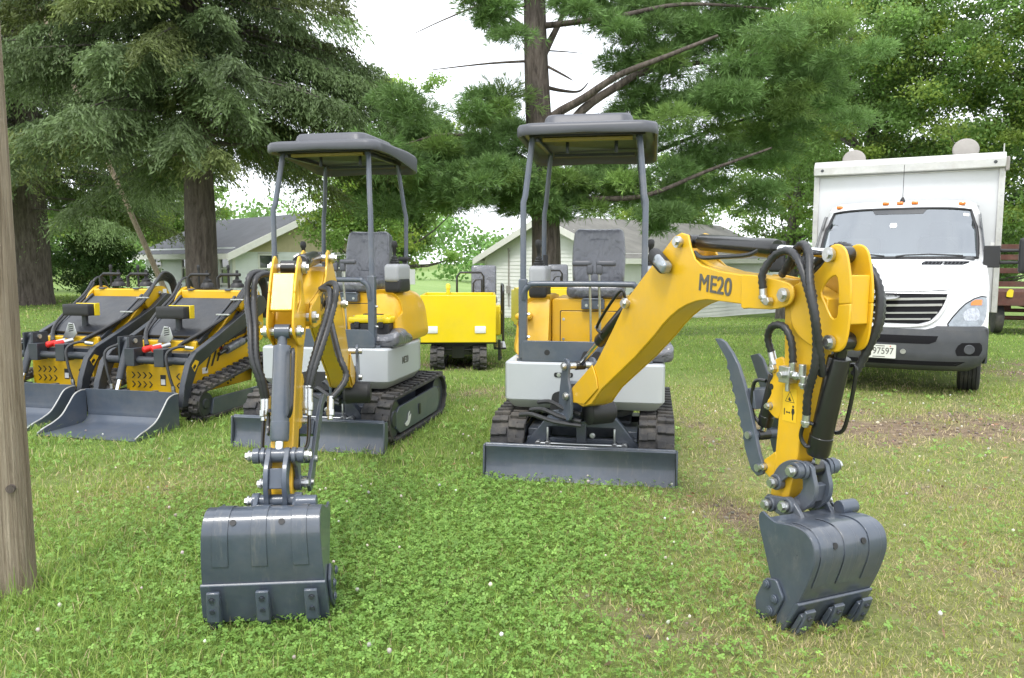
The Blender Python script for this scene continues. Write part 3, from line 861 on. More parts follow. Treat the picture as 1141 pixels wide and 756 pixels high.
    for s in (1, -1):
        pr(g, smooth_poly([(2.0, 1.12), (1.93, 1.104), (1.912, 1.067), (1.932, 1.034), (1.91, 0.996), (1.925, 0.954), (1.896, 0.905), (1.912, 0.870), (1.976, 0.845), (2.0, 0.95)], 3), A, s*0.040, s*0.0535)
        pr(g, smooth_poly([(1.97, 0.69), (1.93, 0.665), (1.88, 0.625), (1.875, 0.59), (1.905, 0.575), (1.95, 0.56), (1.97, 0.62)], 3), A, s*0.040, s*0.0535)
    arm = g.build('arm', M['amber'], root, bevel=0.005, **kw)
    g = G()
    for p, o in (((2.262, 1.582), 0.07), ((2.281, 1.224), 0.07), ((1.937, 1.067), 0.0535), ((1.921, 0.895), 0.0535), ((1.90, 0.605), 0.0535)):
        q = A(p); g.cyl(P3(q, -o), P3(q, o), 0.02, 12)
        for s in (1, -1):
            g.cyl(P3(q, s*o), P3(q, s*(o+0.016)), 0.030 if o > 0.06 else 0.016, 16); bolt(g, P3(q, s*(o+0.012)), (-s, 0, 0), 0.018 if o > 0.06 else 0.011, 0.016)
    g.build('arm_pin', M['zinc'], arm)
    g = G(); g.cyl(P3(A((1.925, 0.985)), 0.054), P3(A((1.925, 0.985)), 0.0555), 0.014, 14); g.build('bracket_hole', M['ink'], arm)
    # safety decal on both arm faces
    for s in (1,):
        c = A((2.045, 0.92)); ux = P3(A((2.145, 0.92)))-P3(A((2.045, 0.92))); uy = P3(A((2.045, 1.0)))-P3(A((2.045, 0.92)))
        F = frame(P3(c, 0.0525), ux, uy)
        def poly2(name, pts, m, par, dz):
            g = G(); n = len(pts)
            g.add([F @ Vector((x, y, dz)) for x, y in pts], [tuple(range(n))]); return g.build(name, m, par, smooth=0)
        dz = poly2('safety_decal', [(-0.043, -0.075), (0.043, -0.075), (0.043, 0.075), (-0.043, 0.075)], M['label_yellow'], arm, 0.001)
        def ringtri(r0, r1, cy):
            g = G(); vs = []
            for r in (r0, r1):
                for a in (90, 210, 330): vs.append(F @ Vector((r*math.cos(R(a)), cy+r*math.sin(R(a)), 0.0016)))
            g.add(vs, [(0, 1, 4, 3), (1, 2, 5, 4), (2, 0, 3, 5)])
            g.add([F @ Vector((x, cy+y, 0.0016)) for x, y in ((-0.010, -0.006), (-0.002, -0.012), (0.010, -0.010), (0.004, -0.002), (-0.002, 0.008))], [(0, 1, 2, 3, 4)])
            # figure with arrow
            g.add([F @ Vector((x, y, 0.0016)) for x, y in ((0.018, -0.065), (0.024, -0.065), (0.0245, -0.042), (0.032, -0.03), (0.028, -0.012), (0.016, -0.012), (0.012, -0.03), (0.0175, -0.042))], [tuple(range(8))])
            g.add([F @ Vector((0.022+0.006*math.cos(k), -0.004+0.006*math.sin(k), 0.0016)) for k in [i*math.pi/4 for i in range(8)]], [tuple(range(8))])
            g.add([F @ Vector((x, y, 0.0016)) for x, y in ((-0.022, -0.034), (-0.013, -0.028), (-0.013, -0.032), (-0.002, -0.032), (-0.002, -0.028), (0.007, -0.034), (-0.002, -0.040), (-0.002, -0.036), (-0.013, -0.036), (-0.013, -0.040))], [tuple(range(10))])
            g.add([F @ Vector((x, y, 0.0016)) for x, y in ((-0.034, -0.048), (-0.028, -0.048), (-0.028, -0.018), (-0.034, -0.018))], [(0, 1, 2, 3)])
            return g.build('safety_symbol', M['ink'], dz, smooth=0)
        ringtri(0.034, 0.029, 0.03)
    # bucket cylinder in front of the arm
    C0, C1 = A((2.281, 1.224)), A((2.150, 0.655))
    cylinder('bucket_cylinder', C0, C1, 0.041 if variant == 'left' else 0.047, (0.12, 0.89), root, M['slate'] if variant == 'left' else M['black'], rod=0.02)
    g = G()
    e0, e1 = A((2.275, 1.12)), A((2.215, 0.82))
    for o, p0, p1 in ((-0.03, A((2.30, 1.10)), A((2.255, 0.86))),):
        g.tube([P3(e0, o-0.02), P3(p0, o-0.03), P3(p1, o-0.03), P3(e1, o-0.015)], 0.009, 8, n=5)
    g.tube([P3(A((2.19, 0.86)), 0.05), P3(A((2.15, 0.86)), 0.062), P3(A((2.13, 0.80)), 0.064), P3(A((2.15, 0.76)), 0.055), P3(A((2.17, 0.76)), 0.045)], 0.009, 8, n=5)
    g.build('cylinder_pipe', M['black'], root, **kw)
    # linkage
    g = G()
    for s in (1, -1):
        pr(g, smooth_poly([(1.975, 0.575), (1.985, 0.54), (2.02, 0.535), (2.04, 0.575), (2.09, 0.612), (2.135, 0.615), (2.175, 0.62), (2.188, 0.655), (2.165, 0.69), (2.09, 0.685), (2.02, 0.645)], 3), A, s*0.060, s*0.078)
    lk = g.build('link_arm', M['slate'], root, bevel=0.003, **kw)
    RP = (2.150, 0.655); BP = (2.105, 0.485)
    rp, bp = A(RP), K(BP)
    g = G()
    d = Vector(bp)-Vector(rp); nrm = Vector((d.y, -d.x)).normalized()
    if nrm.x < 0: nrm = -nrm
    mid = (Vector(rp)+Vector(bp))/2
    cres = []
    for t, k in ((-0.18, 0.00), (-0.14, 0.03), (0.0, 0.045), (0.25, 0.075), (0.5, 0.085), (0.75, 0.075), (1.0, 0.045), (1.14, 0.03), (1.18, 0.0)):
        cres.append(tuple(Vector(rp)+d*t+nrm*k))
    for t, k in ((1.14, -0.03), (1.0, -0.04), (0.8, -0.01), (0.5, 0.012), (0.2, -0.01), (0.0, -0.04), (-0.14, -0.03)):
        cres.append(tuple(Vector(rp)+d*t+nrm*k))
    cres = smooth_poly(cres, 2)
    for s in (1, -1):
        g.prism(cres, lambda a, b, q: (-q, -a, b), s*0.030, s*0.052)
    g.prism([tuple(Vector(rp)+d*t+nrm*k) for t, k in ((0.3, 0.03), (0.3, 0.06), (0.75, 0.06), (0.75, 0.03))], lambda a, b, q: (-q, -a, b), -0.03, 0.03)
    g.build('bucket_link', M['slate'], root, bevel=0.003, **kw)
    g = G(); g2 = G()
    for q, w in ((rp, 0.115), (bp, 0.11), (A(TIP), 0.11), (A((2.003, 0.562)), 0.085)):
        g.cyl(P3(q, -w), P3(q, w), 0.029, 18)
        for s in (1, -1):
            g.cyl(P3(q, s*(w-0.03)), P3(q, s*w), 0.036, 18)
            g2.cyl(P3(q, s*w), P3(q, s*(w+0.022)), 0.021, 12); bolt(g2, P3(q, s*(w+0.014)), (-s, 0, 0), 0.018, 0.02)
    hb = g.build('bucket_pin', M['slate'], root, bevel=0.003, **kw)
    g2.build('pin_nut', M['zinc'], hb)
    # bucket, hung slightly off centre
    h = bw/2; bo = 0.038 if variant == 'right' else 0.005
    def prb(g, poly, T, o0, o1):
        # the bucket is a little narrower at the hinge than at the lip
        def m(a, b, q):
            z = rot2(rot2(rot2((a, b), (0.0, fz), -d_boom), AP, -d_arm), TIP, -d_bucket)[1]
            k = 1 - (0.09 if variant == 'left' else 0.03)*max(0, min(1, z/0.47))
            return (-(bo+q*k), -a, b)
        g.prism([T(p) for p in poly], m, o0, o1)
    def Pb(p, o=0.0): return P3(p, o+bo)
    side = smooth_line([(2.081, 0.410), (2.078, 0.452), (2.10, 0.475), (2.135, 0.462), (2.18, 0.452), (2.234, 0.461), (2.30, 0.470), (2.355, 0.462), (2.395, 0.43), (2.408, 0.372), (2.395, 0.31), (2.365, 0.23), (2.328, 0.155)], 4) + [(2.235, -0.01), (2.21, -0.01), (2.215, 0.08), (2.15, 0.245)]
    g = G()
    for s in (1, -1):
        prb(g, side, K, s*(h-0.012), s*h)
    shell = smooth_line([(2.14, 0.462), (2.18, 0.454), (2.234, 0.463), (2.30, 0.472), (2.357, 0.464), (2.397, 0.432), (2.410, 0.372), (2.397, 0.31), (2.367, 0.23), (2.33, 0.155)], 5)
    def thick(line, t):
        out = []
        for i, p in enumerate(line):
            a = Vector(line[max(i-1, 0)]); b = Vector(line[min(i+1, len(line)-1)]); dd = (b-a).normalized(); n = Vector((dd.y, -dd.x))
            out.append(tuple(Vector(p)+n*t))
        return out
    inner = thick(shell, 0.012)
    prb(g, shell + inner[::-1], K, -h+0.001, h-0.001)
    bk_ = g.build('bucket', M['worn'], root, bevel=0.0025, smooth=32, **kw)
    # cutting edge plate
    g = G(); prb(g, [(2.336, 0.160), (2.342, 0.150), (2.248, -0.012), (2.232, -0.010), (2.318, 0.150)], K, -h-0.004, h+0.004)
    g.build('cutting_edge', M['worn'], bk_, bevel=0.003)
    # wear strips
    g = G(); out1 = thick(shell, -0.0005); out2 = thick(shell, -0.0045)
    a0, a1 = 11, len(shell)-5
    for fx in (-0.32, 0.02, 0.34):
        prb(g, out1[a0:a1]+out2[a0:a1][::-1], K, fx*bw-0.034, fx*bw+0.034)
    g.build('wear_strip', M['worn'], bk_, bevel=0.002, smooth=32)
    g = G()
    i = a0+16
    for fx in (-0.16, 0.22):
        p = Vector(K(shell[i])); q = Vector(K(thick(shell, -0.005)[i]))
        g.cyl(Pb(p, fx*bw), Pb(q, fx*bw), 0.013, 16)
    g.build('drain_hole', M['ink'], bk_)
    # teeth
    for fx in (-0.39, 0.0, 0.39):
        o = fx*bw
        g = G()
        prb(g, [(2.325, 0.108), (2.343, 0.098), (2.305, 0.02), (2.262, -0.05), (2.25, -0.045), (2.262, 0.0)], K, o-0.026, o+0.026)
        prb(g, [(2.352, 0.132), (2.366, 0.124), (2.345, 0.062), (2.312, -0.002), (2.300, 0.008), (2.335, 0.075)], K, o-0.027, o+0.027)
        tt = g.build('tooth', M['worn'], bk_, bevel=0.004)
        g = G()
        a = Vector(K((2.352, 0.096))); b = Vector(K((2.334, 0.050))); nn = (Vector(K((2.36, 0.07)))-Vector(K((2.336, 0.082)))).normalized()
        for q in (a, b): bolt(g, Pb(q, o), P3(nn)-P3((0, 0)), 0.010, 0.012)
        g.build('tooth_bolt', M['dark_slate'], tt)
    # side cutters
    for s in (1, -1):
        g = G(); prb(g, round_poly([(2.15, 0.20), (2.092, 0.085), (2.108, -0.01), (2.215, 0.055), (2.262, 0.15), (2.215, 0.215)], 0.015), K, s*(h+0.001), s*(h+0.015))
        sc = g.build('side_cutter', M['worn'], bk_, bevel=0.004)
        g = G()
        for p in ((2.165, 0.178), (2.215, 0.13), (2.19, 0.07)):
            q = K(p); g.cyl(Pb(q, s*(h+0.014)), Pb(q, s*(h+0.022)), 0.019, 18); g.cyl(Pb(q, s*(h+0.022)), Pb(q, s*(h+0.026)), 0.013, 12)
        g.build('cutter_bolt', M['slate'], sc, bevel=0.002)
    # bucket ears
    g = G()
    for s in (1, -1):
        pr(g, smooth_poly([(2.05, 0.425), (1.96, 0.45), (1.965, 0.495), (2.0, 0.50), (2.06, 0.51), (2.105, 0.522), (2.14, 0.50), (2.19, 0.445), (2.13, 0.42)], 3), K, s*0.076, s*0.096)
    g.cyl(P3(K((2.20, 0.478)), -0.10), P3(K((2.20, 0.478)), -0.19), 0.032, 18)
    g.build('bucket_ear', M['slate'], bk_, bevel=0.003)
    # thumb
    tp = [(1.523, 1.169), (1.56, 1.172), (1.602, 1.158), (1.66, 1.11), (1.705, 1.06), (1.75, 0.98), (1.785, 0.90), (1.835, 0.767), (1.875, 0.66), (1.905, 0.61), (1.90, 0.57), (1.865, 0.552), (1.82, 0.575), (1.772, 0.665), (1.765, 0.70)]
    tp += serrate((1.755, 0.71), (1.60, 1.085), 7, -0.014)
    tp2 = [(1.60, 1.085), (1.655, 1.10), (1.69, 1.075), (1.75, 0.98), (1.785, 0.90), (1.835, 0.767), (1.875, 0.66), (1.905, 0.61), (1.90, 0.57), (1.865, 0.552), (1.82, 0.575), (1.772, 0.665), (1.72, 0.84), (1.66, 0.98)]
    for s in (1, -1):
        g = G(); t0, t1 = (0.050, 0.068) if s > 0 else (0.092, 0.110)
        pr(g, tp2 if s < 0 and variant == 'right' else tp, A, s*t0, s*t1)
        th = g.build('thumb', M['slate'], root, bevel=0.003, **kw)
        g = G()
        for p in ((1.873, 0.595), (1.80, 0.735)):
            q = A(p); g.cyl(P3(q, s*(t1-0.002)), P3(q, s*(t1+0.012)), 0.018, 14)
        g.build('thumb_bolt', M['zinc'], th)
    g = G()
    for p in ((1.88, 0.60), (1.81, 0.735)):
        g.cyl(P3(A(p), -0.091), P3(A(p), 0.049), 0.026, 16)
    pr(g, [(1.745, 0.95), (1.80, 0.95), (1.82, 0.86), (1.775, 0.86)], A, -0.091, 0.049)
    g.build('thumb_brace', M['slate'], root, bevel=0.003, **kw)
    cylinder('thumb_cylinder', A((1.905, 1.067)), A((1.815, 0.735)), 0.034, (0.10, 0.86), root, M['black'], rod=0.016)
    g = G(); g.tube([P3(A((1.86, 1.0)), 0.03), P3(A((1.80, 0.985)), 0.045), P3(A((1.79, 0.85)), 0.045), P3(A((1.82, 0.80)), 0.03)], 0.009, 8, n=5)
    g.build('cylinder_pipe', M['black'], root, **kw)
    # hoses: ribbed protective spirals
    def hose(pts, r=0.0175):
        g = G(); g.tube(pts, r, 10, rib_len=0.023, ribs=0.12); return g.build('hydraulic_hose', M['hose'], root, smooth=60, **kw)
    near = 0.115
    if variant == 'right':
        hose([P3(B((1.92, 1.43)), 0.115), P3(B((1.92, 1.50)), 0.12), P3(B((1.965, 1.575)), 0.10), P3(B((2.05, 1.60)), 0.10), P3(A((2.13, 1.56)), 0.115), P3(A((2.19, 1.47)), 0.125), P3(A((2.235, 1.36)), 0.125), P3(A((2.255, 1.25)), 0.12), P3(A((2.245, 1.13)), 0.11), P3(A((2.19, 1.0)), 0.09), P3(A((2.165, 0.90)), 0.07)])
        hose([P3(B((1.94, 1.50)), 0.02), P3(B((2.02, 1.60)), 0.03), P3(B((2.10, 1.625)), 0.06), P3(A((2.17, 1.58)), 0.095), P3(A((2.23, 1.46)), 0.14), P3(A((2.27, 1.33)), 0.145), P3(A((2.26, 1.16)), 0.10), P3(A((2.235, 1.08)), 0.06)])
        hose([P3(B((1.88, 1.49)), -0.02), P3(B((1.97, 1.56)), -0.03), P3(B((2.06, 1.585)), 0.0), P3(A((2.14, 1.54)), 0.085), P3(A((2.20, 1.40)), 0.09)])
        hose([P3(A((1.915, 1.14)), 0.05), P3(A((1.91, 1.21)), 0.07), P3(A((1.955, 1.265)), 0.085), P3(A((2.03, 1.27)), 0.09), P3(A((2.075, 1.21)), 0.085), P3(A((2.085, 1.11)), 0.08)], 0.016)
        # loop on the far side of the ears
        hose([P3(B((1.95, 1.50)), -0.09), P3(B((2.12, 1.62)), -0.115), P3(A((2.27, 1.56)), -0.10), P3(A((2.355, 1.46)), -0.10), P3(A((2.37, 1.32)), -0.095), P3(A((2.33, 1.19)), -0.085), P3(A((2.28, 1.08)), -0.07)])
        hose([P3(B((1.95, 1.48)), -0.10), P3(B((2.12, 1.59)), -0.14), P3(A((2.25, 1.53)), -0.135), P3(A((2.335, 1.43)), -0.135), P3(A((2.345, 1.29)), -0.125), P3(A((2.30, 1.17)), -0.10)])
        fit = [((1.92, 1.43), (1.925, 1.375), 0.115, B), ((2.165, 0.90), (2.16, 0.845), 0.07, A), ((1.915, 1.14), (1.94, 1.07), 0.05, A), ((2.085, 1.11), (2.08, 1.05), 0.08, A), ((2.155, 1.06), (2.15, 1.01), 0.08, A)]
    else:
        # seen head-on: loops bow out on both sides of the arm
        for o, t in ((0.20, 0.0), (0.17, 0.012)):
            hose([P3(B((1.55, 1.50)), 0.07), P3(B((1.80, 1.60)), o*0.7), P3(B((2.05, 1.63-t)), o), P3(A((2.16, 1.45)), o*1.05), P3(A((2.21, 1.28)), o*0.85), P3(A((2.20, 1.12)), o*0.75), P3(A((2.15, 1.02)), o*0.58), P3(A((2.10, 0.95)), o*0.50)], 0.0155)
        for o, t in ((-0.22, 0.0), (-0.19, 0.03)):
            hose([P3(B((1.55, 1.50)), -0.07), P3(B((1.82, 1.56-t)), o*0.75), P3(B((2.05, 1.56-t)), o), P3(A((2.13, 1.42-t)), o*0.95), P3(A((2.16, 1.25)), o*0.82), P3(A((2.15, 1.08)), o*0.62), P3(A((2.12, 0.99)), o*0.52)], 0.016)
        hose([P3(B((1.50, 1.42)), -0.09), P3(A((1.98, 1.25)), -0.22), P3(A((1.99, 1.10)), -0.27), P3(A((2.0, 0.98)), -0.20)], 0.016)
        fit = [((2.10, 0.95), (2.07, 0.85), 0.100, A), ((2.10, 0.95), (2.07, 0.86), 0.085, A), ((2.12, 0.99), (2.08, 0.87), -0.114, A), ((2.12, 0.99), (2.08, 0.88), -0.099, A), ((2.0, 0.98), (1.98, 0.88), -0.20, A)]
        g = G()
        g.tube([P3(A((2.07, 0.85)), 0.100), P3(A((2.05, 0.72)), 0.10), P3(A((2.05, 0.66)), 0.09), P3(A((2.09, 0.66)), 0.07)], 0.009, 8)
        g.tube([P3(A((2.08, 0.87)), -0.114), P3(A((2.05, 0.74)), -0.11), P3(A((2.05, 0.70)), -0.08)], 0.009, 8)
        g.build('cylinder_pipe', M['black'], root, **kw)
    g = G()
    for a, b, o, T in fit:
        a, b = P3(T(a), o), P3(T(b), o); d = b-a
        g.cyl(a-d*0.15, a+d*0.55, 0.017, 12); g.cyl(a+d*0.5, a+d*0.8, 0.021, 6); g.cyl(a+d*0.8, b, 0.014, 10)
    if variant == 'right':
        # valve block
        c = A((2.055, 1.06)); F = frame(P3(c, 0.078), P3(A((2.1, 1.06)))-P3(A((2.0, 1.06))), P3(A((2.055, 1.1)))-P3(A((2.055, 1.0))))
        ax = [F.col[0].xyz, F.col[1].xyz, F.col[2].xyz]; c3 = F.translation
        g.obox(c3, ax, (0.032, 0.036, 0.025))
        g.cyl(c3+ax[2]*0.02, c3+ax[2]*0.05, 0.016, 6); g.cyl(c3+ax[2]*0.02-ax[0]*0.018, c3+ax[2]*0.042-ax[0]*0.018, 0.010, 12)
        g.cyl(c3, c3+ax[0]*0.085, 0.015, 12); g.cyl(c3+ax[0]*0.045, c3+ax[0]*0.065, 0.021, 6); g.cyl(c3+ax[0]*0.085-ax[1]*0.01, c3+ax[0]*0.085+ax[1]*0.055, 0.016, 12)
        g.cyl(c3-ax[1]*0.03, c3-ax[1]*0.075, 0.011, 10)
        g.cyl(P3(B((1.925, 1.375)), 0.115), P3(B((1.965, 1.377)), 0.113), 0.013, 10); g.cyl(P3(B((1.955, 1.377)), 0.10), P3(B((1.955, 1.377)), 0.13), 0.02, 6)
        q = A((1.94, 1.07)); g.cyl(P3(q, 0.02), P3(q, 0.075), 0.02, 6)
    g.build('hose_fitting', M['zinc'], root, bevel=0.002, **kw)
    return root
# ------------------------------------------------------------------ stand-on track loader
def skid_steer(loc, rz, label):
    root = thing('track_loader', label, 'track loader', loc, rz, 'yellow stand-on track loaders with buckets')
    root.scale = (1.09, 1.07, 1.07)
    mx = lambda x: (lambda a, b, q: (x+q, a, b))
    mp = lambda a, b, q: (a, q, b)
    # tracks, high at the back
    circ = [(-0.50, 0.165, 0.165), (0.56, 0.36, 0.15), (0.62, 0.15, 0.15)]
    plate = [(-0.45, 0.08), (0.60, 0.06), (0.62, 0.20), (0.30, 0.22), (0.0, 0.20), (-0.45, 0.20)]
    for s in (-1, 1):
        t = rubber_track(root, s*0.455, 0.18, circ, s, lugs=36, lug_h=0.026, plate=None)
        g = G(); x = s*(0.455+0.072)
        g.prism(round_poly([(-0.44, 0.055), (0.66, 0.055), (0.66, 0.195), (-0.40, 0.205)], 0.02), mx(x), -0.012, 0.012)
        g.build('track_frame', M['slate'], t, bevel=0.004)
        g = G(); g.box(x+s*0.0125-0.003, x+s*0.0125+0.003, 0.22, 0.30, 0.10, 0.17); g.build('frame_slot', M['ink'], t)
    # chassis
    sidep = [(-0.42, 0.22), (0.55, 0.22), (0.60, 0.50), (0.62, 1.06), (0.46, 1.10), (0.30, 1.00), (0.10, 0.83), (-0.28, 0.60), (-0.42, 0.56)]
    g = G(); g.prism(sidep, mx(0), -0.325, 0.325)
    ch = g.build('chassis', M['yellow'], root, bevel=0.008)
    # side skirts with slots
    for s in (-1, 1):
        g = G(); x = s*0.338
        g.prism(round_poly([(-0.43, 0.24), (-0.10, 0.24), (0.52, 0.48), (0.58, 0.62), (0.30, 0.70), (-0.05, 0.64), (-0.43, 0.56)], 0.03), mx(x), -0.011, 0.011)
        sk = g.build('side_skirt', M['yellow'], root, bevel=0.004)
        xs = x+s*0.0125
        for k in range(3):
            y = -0.20+0.09*k; z = 0.42+0.035*k
            g = G(); g.prism(round_poly([(y-0.05, z), (y-0.025, z), (y+0.05, z+0.14), (y+0.025, z+0.14)], 0.01), mx(xs), -0.0025, 0.0025); g.build('slot', M['ink'], sk)
        g = G(); g.cyl((xs-0.003, -0.27, 0.345), (xs+0.003, -0.27, 0.345), 0.028, 18); g.build('skirt_hole', M['ink'], sk)
        g = G(); g.box(xs-0.0022, xs+0.0022, -0.29, -0.21, 0.40, 0.455); g.build('sticker', M['label_white'], sk)
        g = G()
        for i in range(4):
            for j in range(3):
                y = -0.10+0.055*i+0.02*j; z = 0.615+0.028*i-0.03*j+0.03
                g.cyl((xs-0.003, y+0.15, z+0.02), (xs+0.003, y+0.15, z+0.02), 0.009, 10)
        g.build('hole_pattern', M['ink'], sk, split=False)
        g = G(); g.prism(round_poly([(0.10, 0.66), (0.44, 0.72), (0.50, 0.98), (0.36, 0.98), (0.14, 0.80)], 0.03), mx(x), -0.006, 0.013); g.build('side_grille', M['black_plastic'], sk, bevel=0.003)
        g = G(); g.box(xs-0.002, xs+0.002, -0.02, 0.09, 0.600, 0.618); g.build('sticker', M['red'], sk)
        g = G()
        for i in range(6):
            for j in range(2): g.cyl((s*0.353, 0.10+0.05*i, 0.255+0.035*j+0.02*i), (s*0.347, 0.10+0.05*i, 0.255+0.035*j+0.02*i), 0.010, 10)
        g.build('hole_pattern', M['ink'], sk, split=False)
        # rear tower carrying the lift arm
        g = G(); g.prism(smooth_poly([(0.28, 0.98), (0.30, 1.07), (0.40, 1.145), (0.52, 1.175), (0.62, 1.14), (0.68, 1.02), (0.70, 0.70), (0.62, 0.62), (0.46, 0.66), (0.42, 0.86)], 3), mx(s*0.36), -0.028, 0.028)
        tw = g.build('lift_tower', M['yellow'], root, bevel=0.006)
        g = G()
        for (y, z) in ((0.50, 1.10), (0.53, 0.93), (0.60, 0.80)):
            bolt(g, (s*0.389, y, z), (s, 0, 0), 0.017, 0.03)
        g.build('tower_bolt', M['zinc'], tw)
        g = G(); g.box(s*0.389-0.001, s*0.389+0.001, 0.55, 0.61, 1.06, 1.14); g.build('sticker', M['label_white'], tw)
    # front panel
    g = G(); g.prism(round_poly([(-0.315, 0.23), (0.315, 0.23), (0.325, 0.30), (0.325, 0.545), (-0.325, 0.545), (-0.325, 0.30)], 0.02), mp, -0.436, -0.4215)
    fp = g.build('front_panel', M['yellow'], root, bevel=0.004)
    g = G()
    def chev(x, z, sx):
        P = [(x, z), (x+sx*0.014, z), (x+sx*0.042, z+0.03), (x+sx*0.014, z+0.06), (x, z+0.06), (x+sx*0.028, z+0.03)]
        g.prism(P, mp, -0.4385, -0.430)
    for row in range(2):
        for k in range(4):
            chev(-0.285+0.06*k, 0.275+0.085*row, 1); chev(0.285-0.06*k if k < 2 else 5, 0.275+0.085*row, -1) if k < 2 else None
    g.build('vent_slot', M['ink'], fp)
    g = G(); g.box(0.02, 0.075, -0.439, -0.43, 0.30, 0.40); g.build('sticker', M['ink'], fp)
    g = G(); g.box(0.025, 0.07, -0.4405, -0.4392, 0.31, 0.36); g.build('sticker', M['label_white'], fp)
    g = G(); g.box(-0.20, -0.02, -0.437, -0.43, 0.475, 0.515); g.build('sticker', M['label_yellow'], fp)
    # black shelf with the coupler block
    g = G(); g.box(-0.34, 0.34, -0.47, -0.29, 0.552, 0.61); g.build('front_shelf', M['dark_slate'], root, bevel=0.005)
    g = G(); g.box(-0.30, 0.30, -0.30, -0.20, 0.60, 0.70)
    g.build('hood_nose', M['yellow'], root, bevel=0.008)
    # sloping hood panels
    def slope(x0, x1, y0, z0, y1, z1, t, name, m, bev=0.006):
        g = G(); d = Vector((0, y1-y0, z1-z0)).normalized(); n = Vector((0, -d.z, d.y))
        if n.z < 0: n = -n
        a = [Vector((x0, y0, z0)), Vector((x1, y0, z0)), Vector((x1, y1, z1)), Vector((x0, y1, z1))]
        vs = a + [p+n*t for p in a]
        g.add(vs, [(3, 2, 1, 0), (4, 5, 6, 7), (0, 1, 5, 4), (1, 2, 6, 5), (2, 3, 7, 6), (3, 0, 4, 7)])
        return g.build(name, m, root, bevel=bev)
    slope(-0.30, 0.30, -0.28, 0.655, -0.10, 0.72, 0.02, 'hood_plate', M['slate'])
    slope(-0.29, 0.29, -0.20, 0.72, 0.34, 1.05, 0.025, 'hood', M['hood'])
    slope(-0.315, -0.29, -0.25, 0.66, 0.36, 1.06, 0.045, 'hood_edge', M['dark_slate'])
    slope(0.29, 0.315, -0.25, 0.66, 0.36, 1.06, 0.045, 'hood_edge', M['dark_slate'])
    g = G(); g.box(-0.33, 0.33, 0.38, 0.56, 1.05, 1.145); top = g.build('dash', M['yellow'], root, bevel=0.012)
    g = G()
    for x in (-0.22, 0.20): g.box(x-0.03, x+0.03, 0.365, 0.42, 1.141, 1.158)
    g.build('dash_clip', M['slate'], top, bevel=0.004)
    # grey front guard with slots
    g = G(); g.prism([(-0.08, 0.685), (0.05, 0.685), (0.09, 0.73), (0.06, 0.83), (0.0, 0.84), (-0.03, 0.77)], mp, -0.335, -0.325)
    gd = g.build('slotted_bracket', M['zinc'], root, bevel=0.003)
    g = G()
    for k in range(4):
        z = 0.75+0.02*k; g.prism([(0.0, z), (0.055, z+0.012), (0.055, z+0.022), (0.0, z+0.010)], mp, -0.337, -0.3352)
    g.build('bracket_slots', M['ink'], gd, split=False)
    # work lamp box
    g = G(); g.rbox((-0.02, -0.16, 0.955), (0.30, 0.13, 0.115), 0.012, 5); wl = g.build('work_light', M['black_plastic'], root)
    g = G(); g.box(0.131, 0.142, -0.145, -0.075, 0.895, 1.022); g.box(-0.13, 0.13, -0.088, -0.074, 0.90, 1.018); g.build('light_bracket', M['bright_yellow'], root, bevel=0.005)
    g = G(); g.cyl((0, -0.12, 0.74), (0, -0.12, 0.90), 0.03, 12); g.build('light_post', M['dark_slate'], root)
    # handles and control levers
    for s in (-1, 1):
        g = G(); x = s*0.17
        g.tube([(x-0.13, 0.46, 1.16), (x-0.13, 0.46, 1.27), (x-0.09, 0.46, 1.30), (x+0.12, 0.46, 1.30)], 0.017, 10, smooth=False)
        g.build('hand_bar', M['black_plastic'], root)
        g = G(); g.lathe((x+0.06, 0.50, 1.17), (0, 0, 1), [(0, 0.07), (0.03, 0.065), (0.05, 0.045), (0.07, 0.045), (0.085, 0.02), (0.13, 0.012)], 16); g.cyl((x+0.06, 0.5, 1.28), (x+0.06, 0.5, 1.345), 0.014, 10)
        g.build('control_lever', M['black_plastic'], root)
        g = G(); g.cyl((x-0.05, 0.52, 1.16), (x-0.05, 0.52, 1.36), 0.012, 10); g.rbox((x-0.05, 0.52, 1.37), (0.03, 0.03, 0.06), 0.012, 4); g.build('control_lever', M['black_plastic'], root)
    # lift arms
    arm = [(0.60, 1.08), (0.66, 1.00), (0.60, 0.92), (0.30, 0.80), (-0.20, 0.63), (-0.50, 0.50), (-0.60, 0.34), (-0.66, 0.17), (-0.74, 0.17), (-0.70, 0.36), (-0.62, 0.54), (-0.52, 0.63), (-0.20, 0.75), (0.30, 0.96), (0.52, 1.10)]
    for s in (-1, 1):
        g = G(); g.prism(arm, mx(s*0.435), -0.028, 0.028)
        la = g.build('lift_arm', M['dark_slate'], root, bevel=0.006)
        g = G(); x = s*0.435+s*0.0285
        g.prism([(-0.60, 0.515), (-0.54, 0.565), (-0.49, 0.545), (-0.56, 0.46)], mx(x), -0.001, 0.0015); st = g.build('warning_sticker', M['label_yellow'], la)
        g = G(); g.prism([(-0.585, 0.505), (-0.55, 0.53), (-0.535, 0.51), (-0.57, 0.48)], mx(x), 0.0014, 0.002); g.build('warning_symbol', M['ink'], st)
        g = G(); c = (s*0.40, -0.05, 0.66)
        g.cyl((s*0.40, 0.05, 0.60), (s*0.40, 0.42, 0.68), 0.035, 16); g.cyl((s*0.40, -0.10, 0.565), (s*0.40, 0.05, 0.60), 0.019, 12)
        lc = g.build('lift_cylinder', M['black'], root)
        # wrapped in clear film
        g = G(); g.cyl((s*0.40, 0.02, 0.593), (s*0.40, 0.28, 0.65), 0.042, 14); g.build('film_wrap', M['seat'], lc)
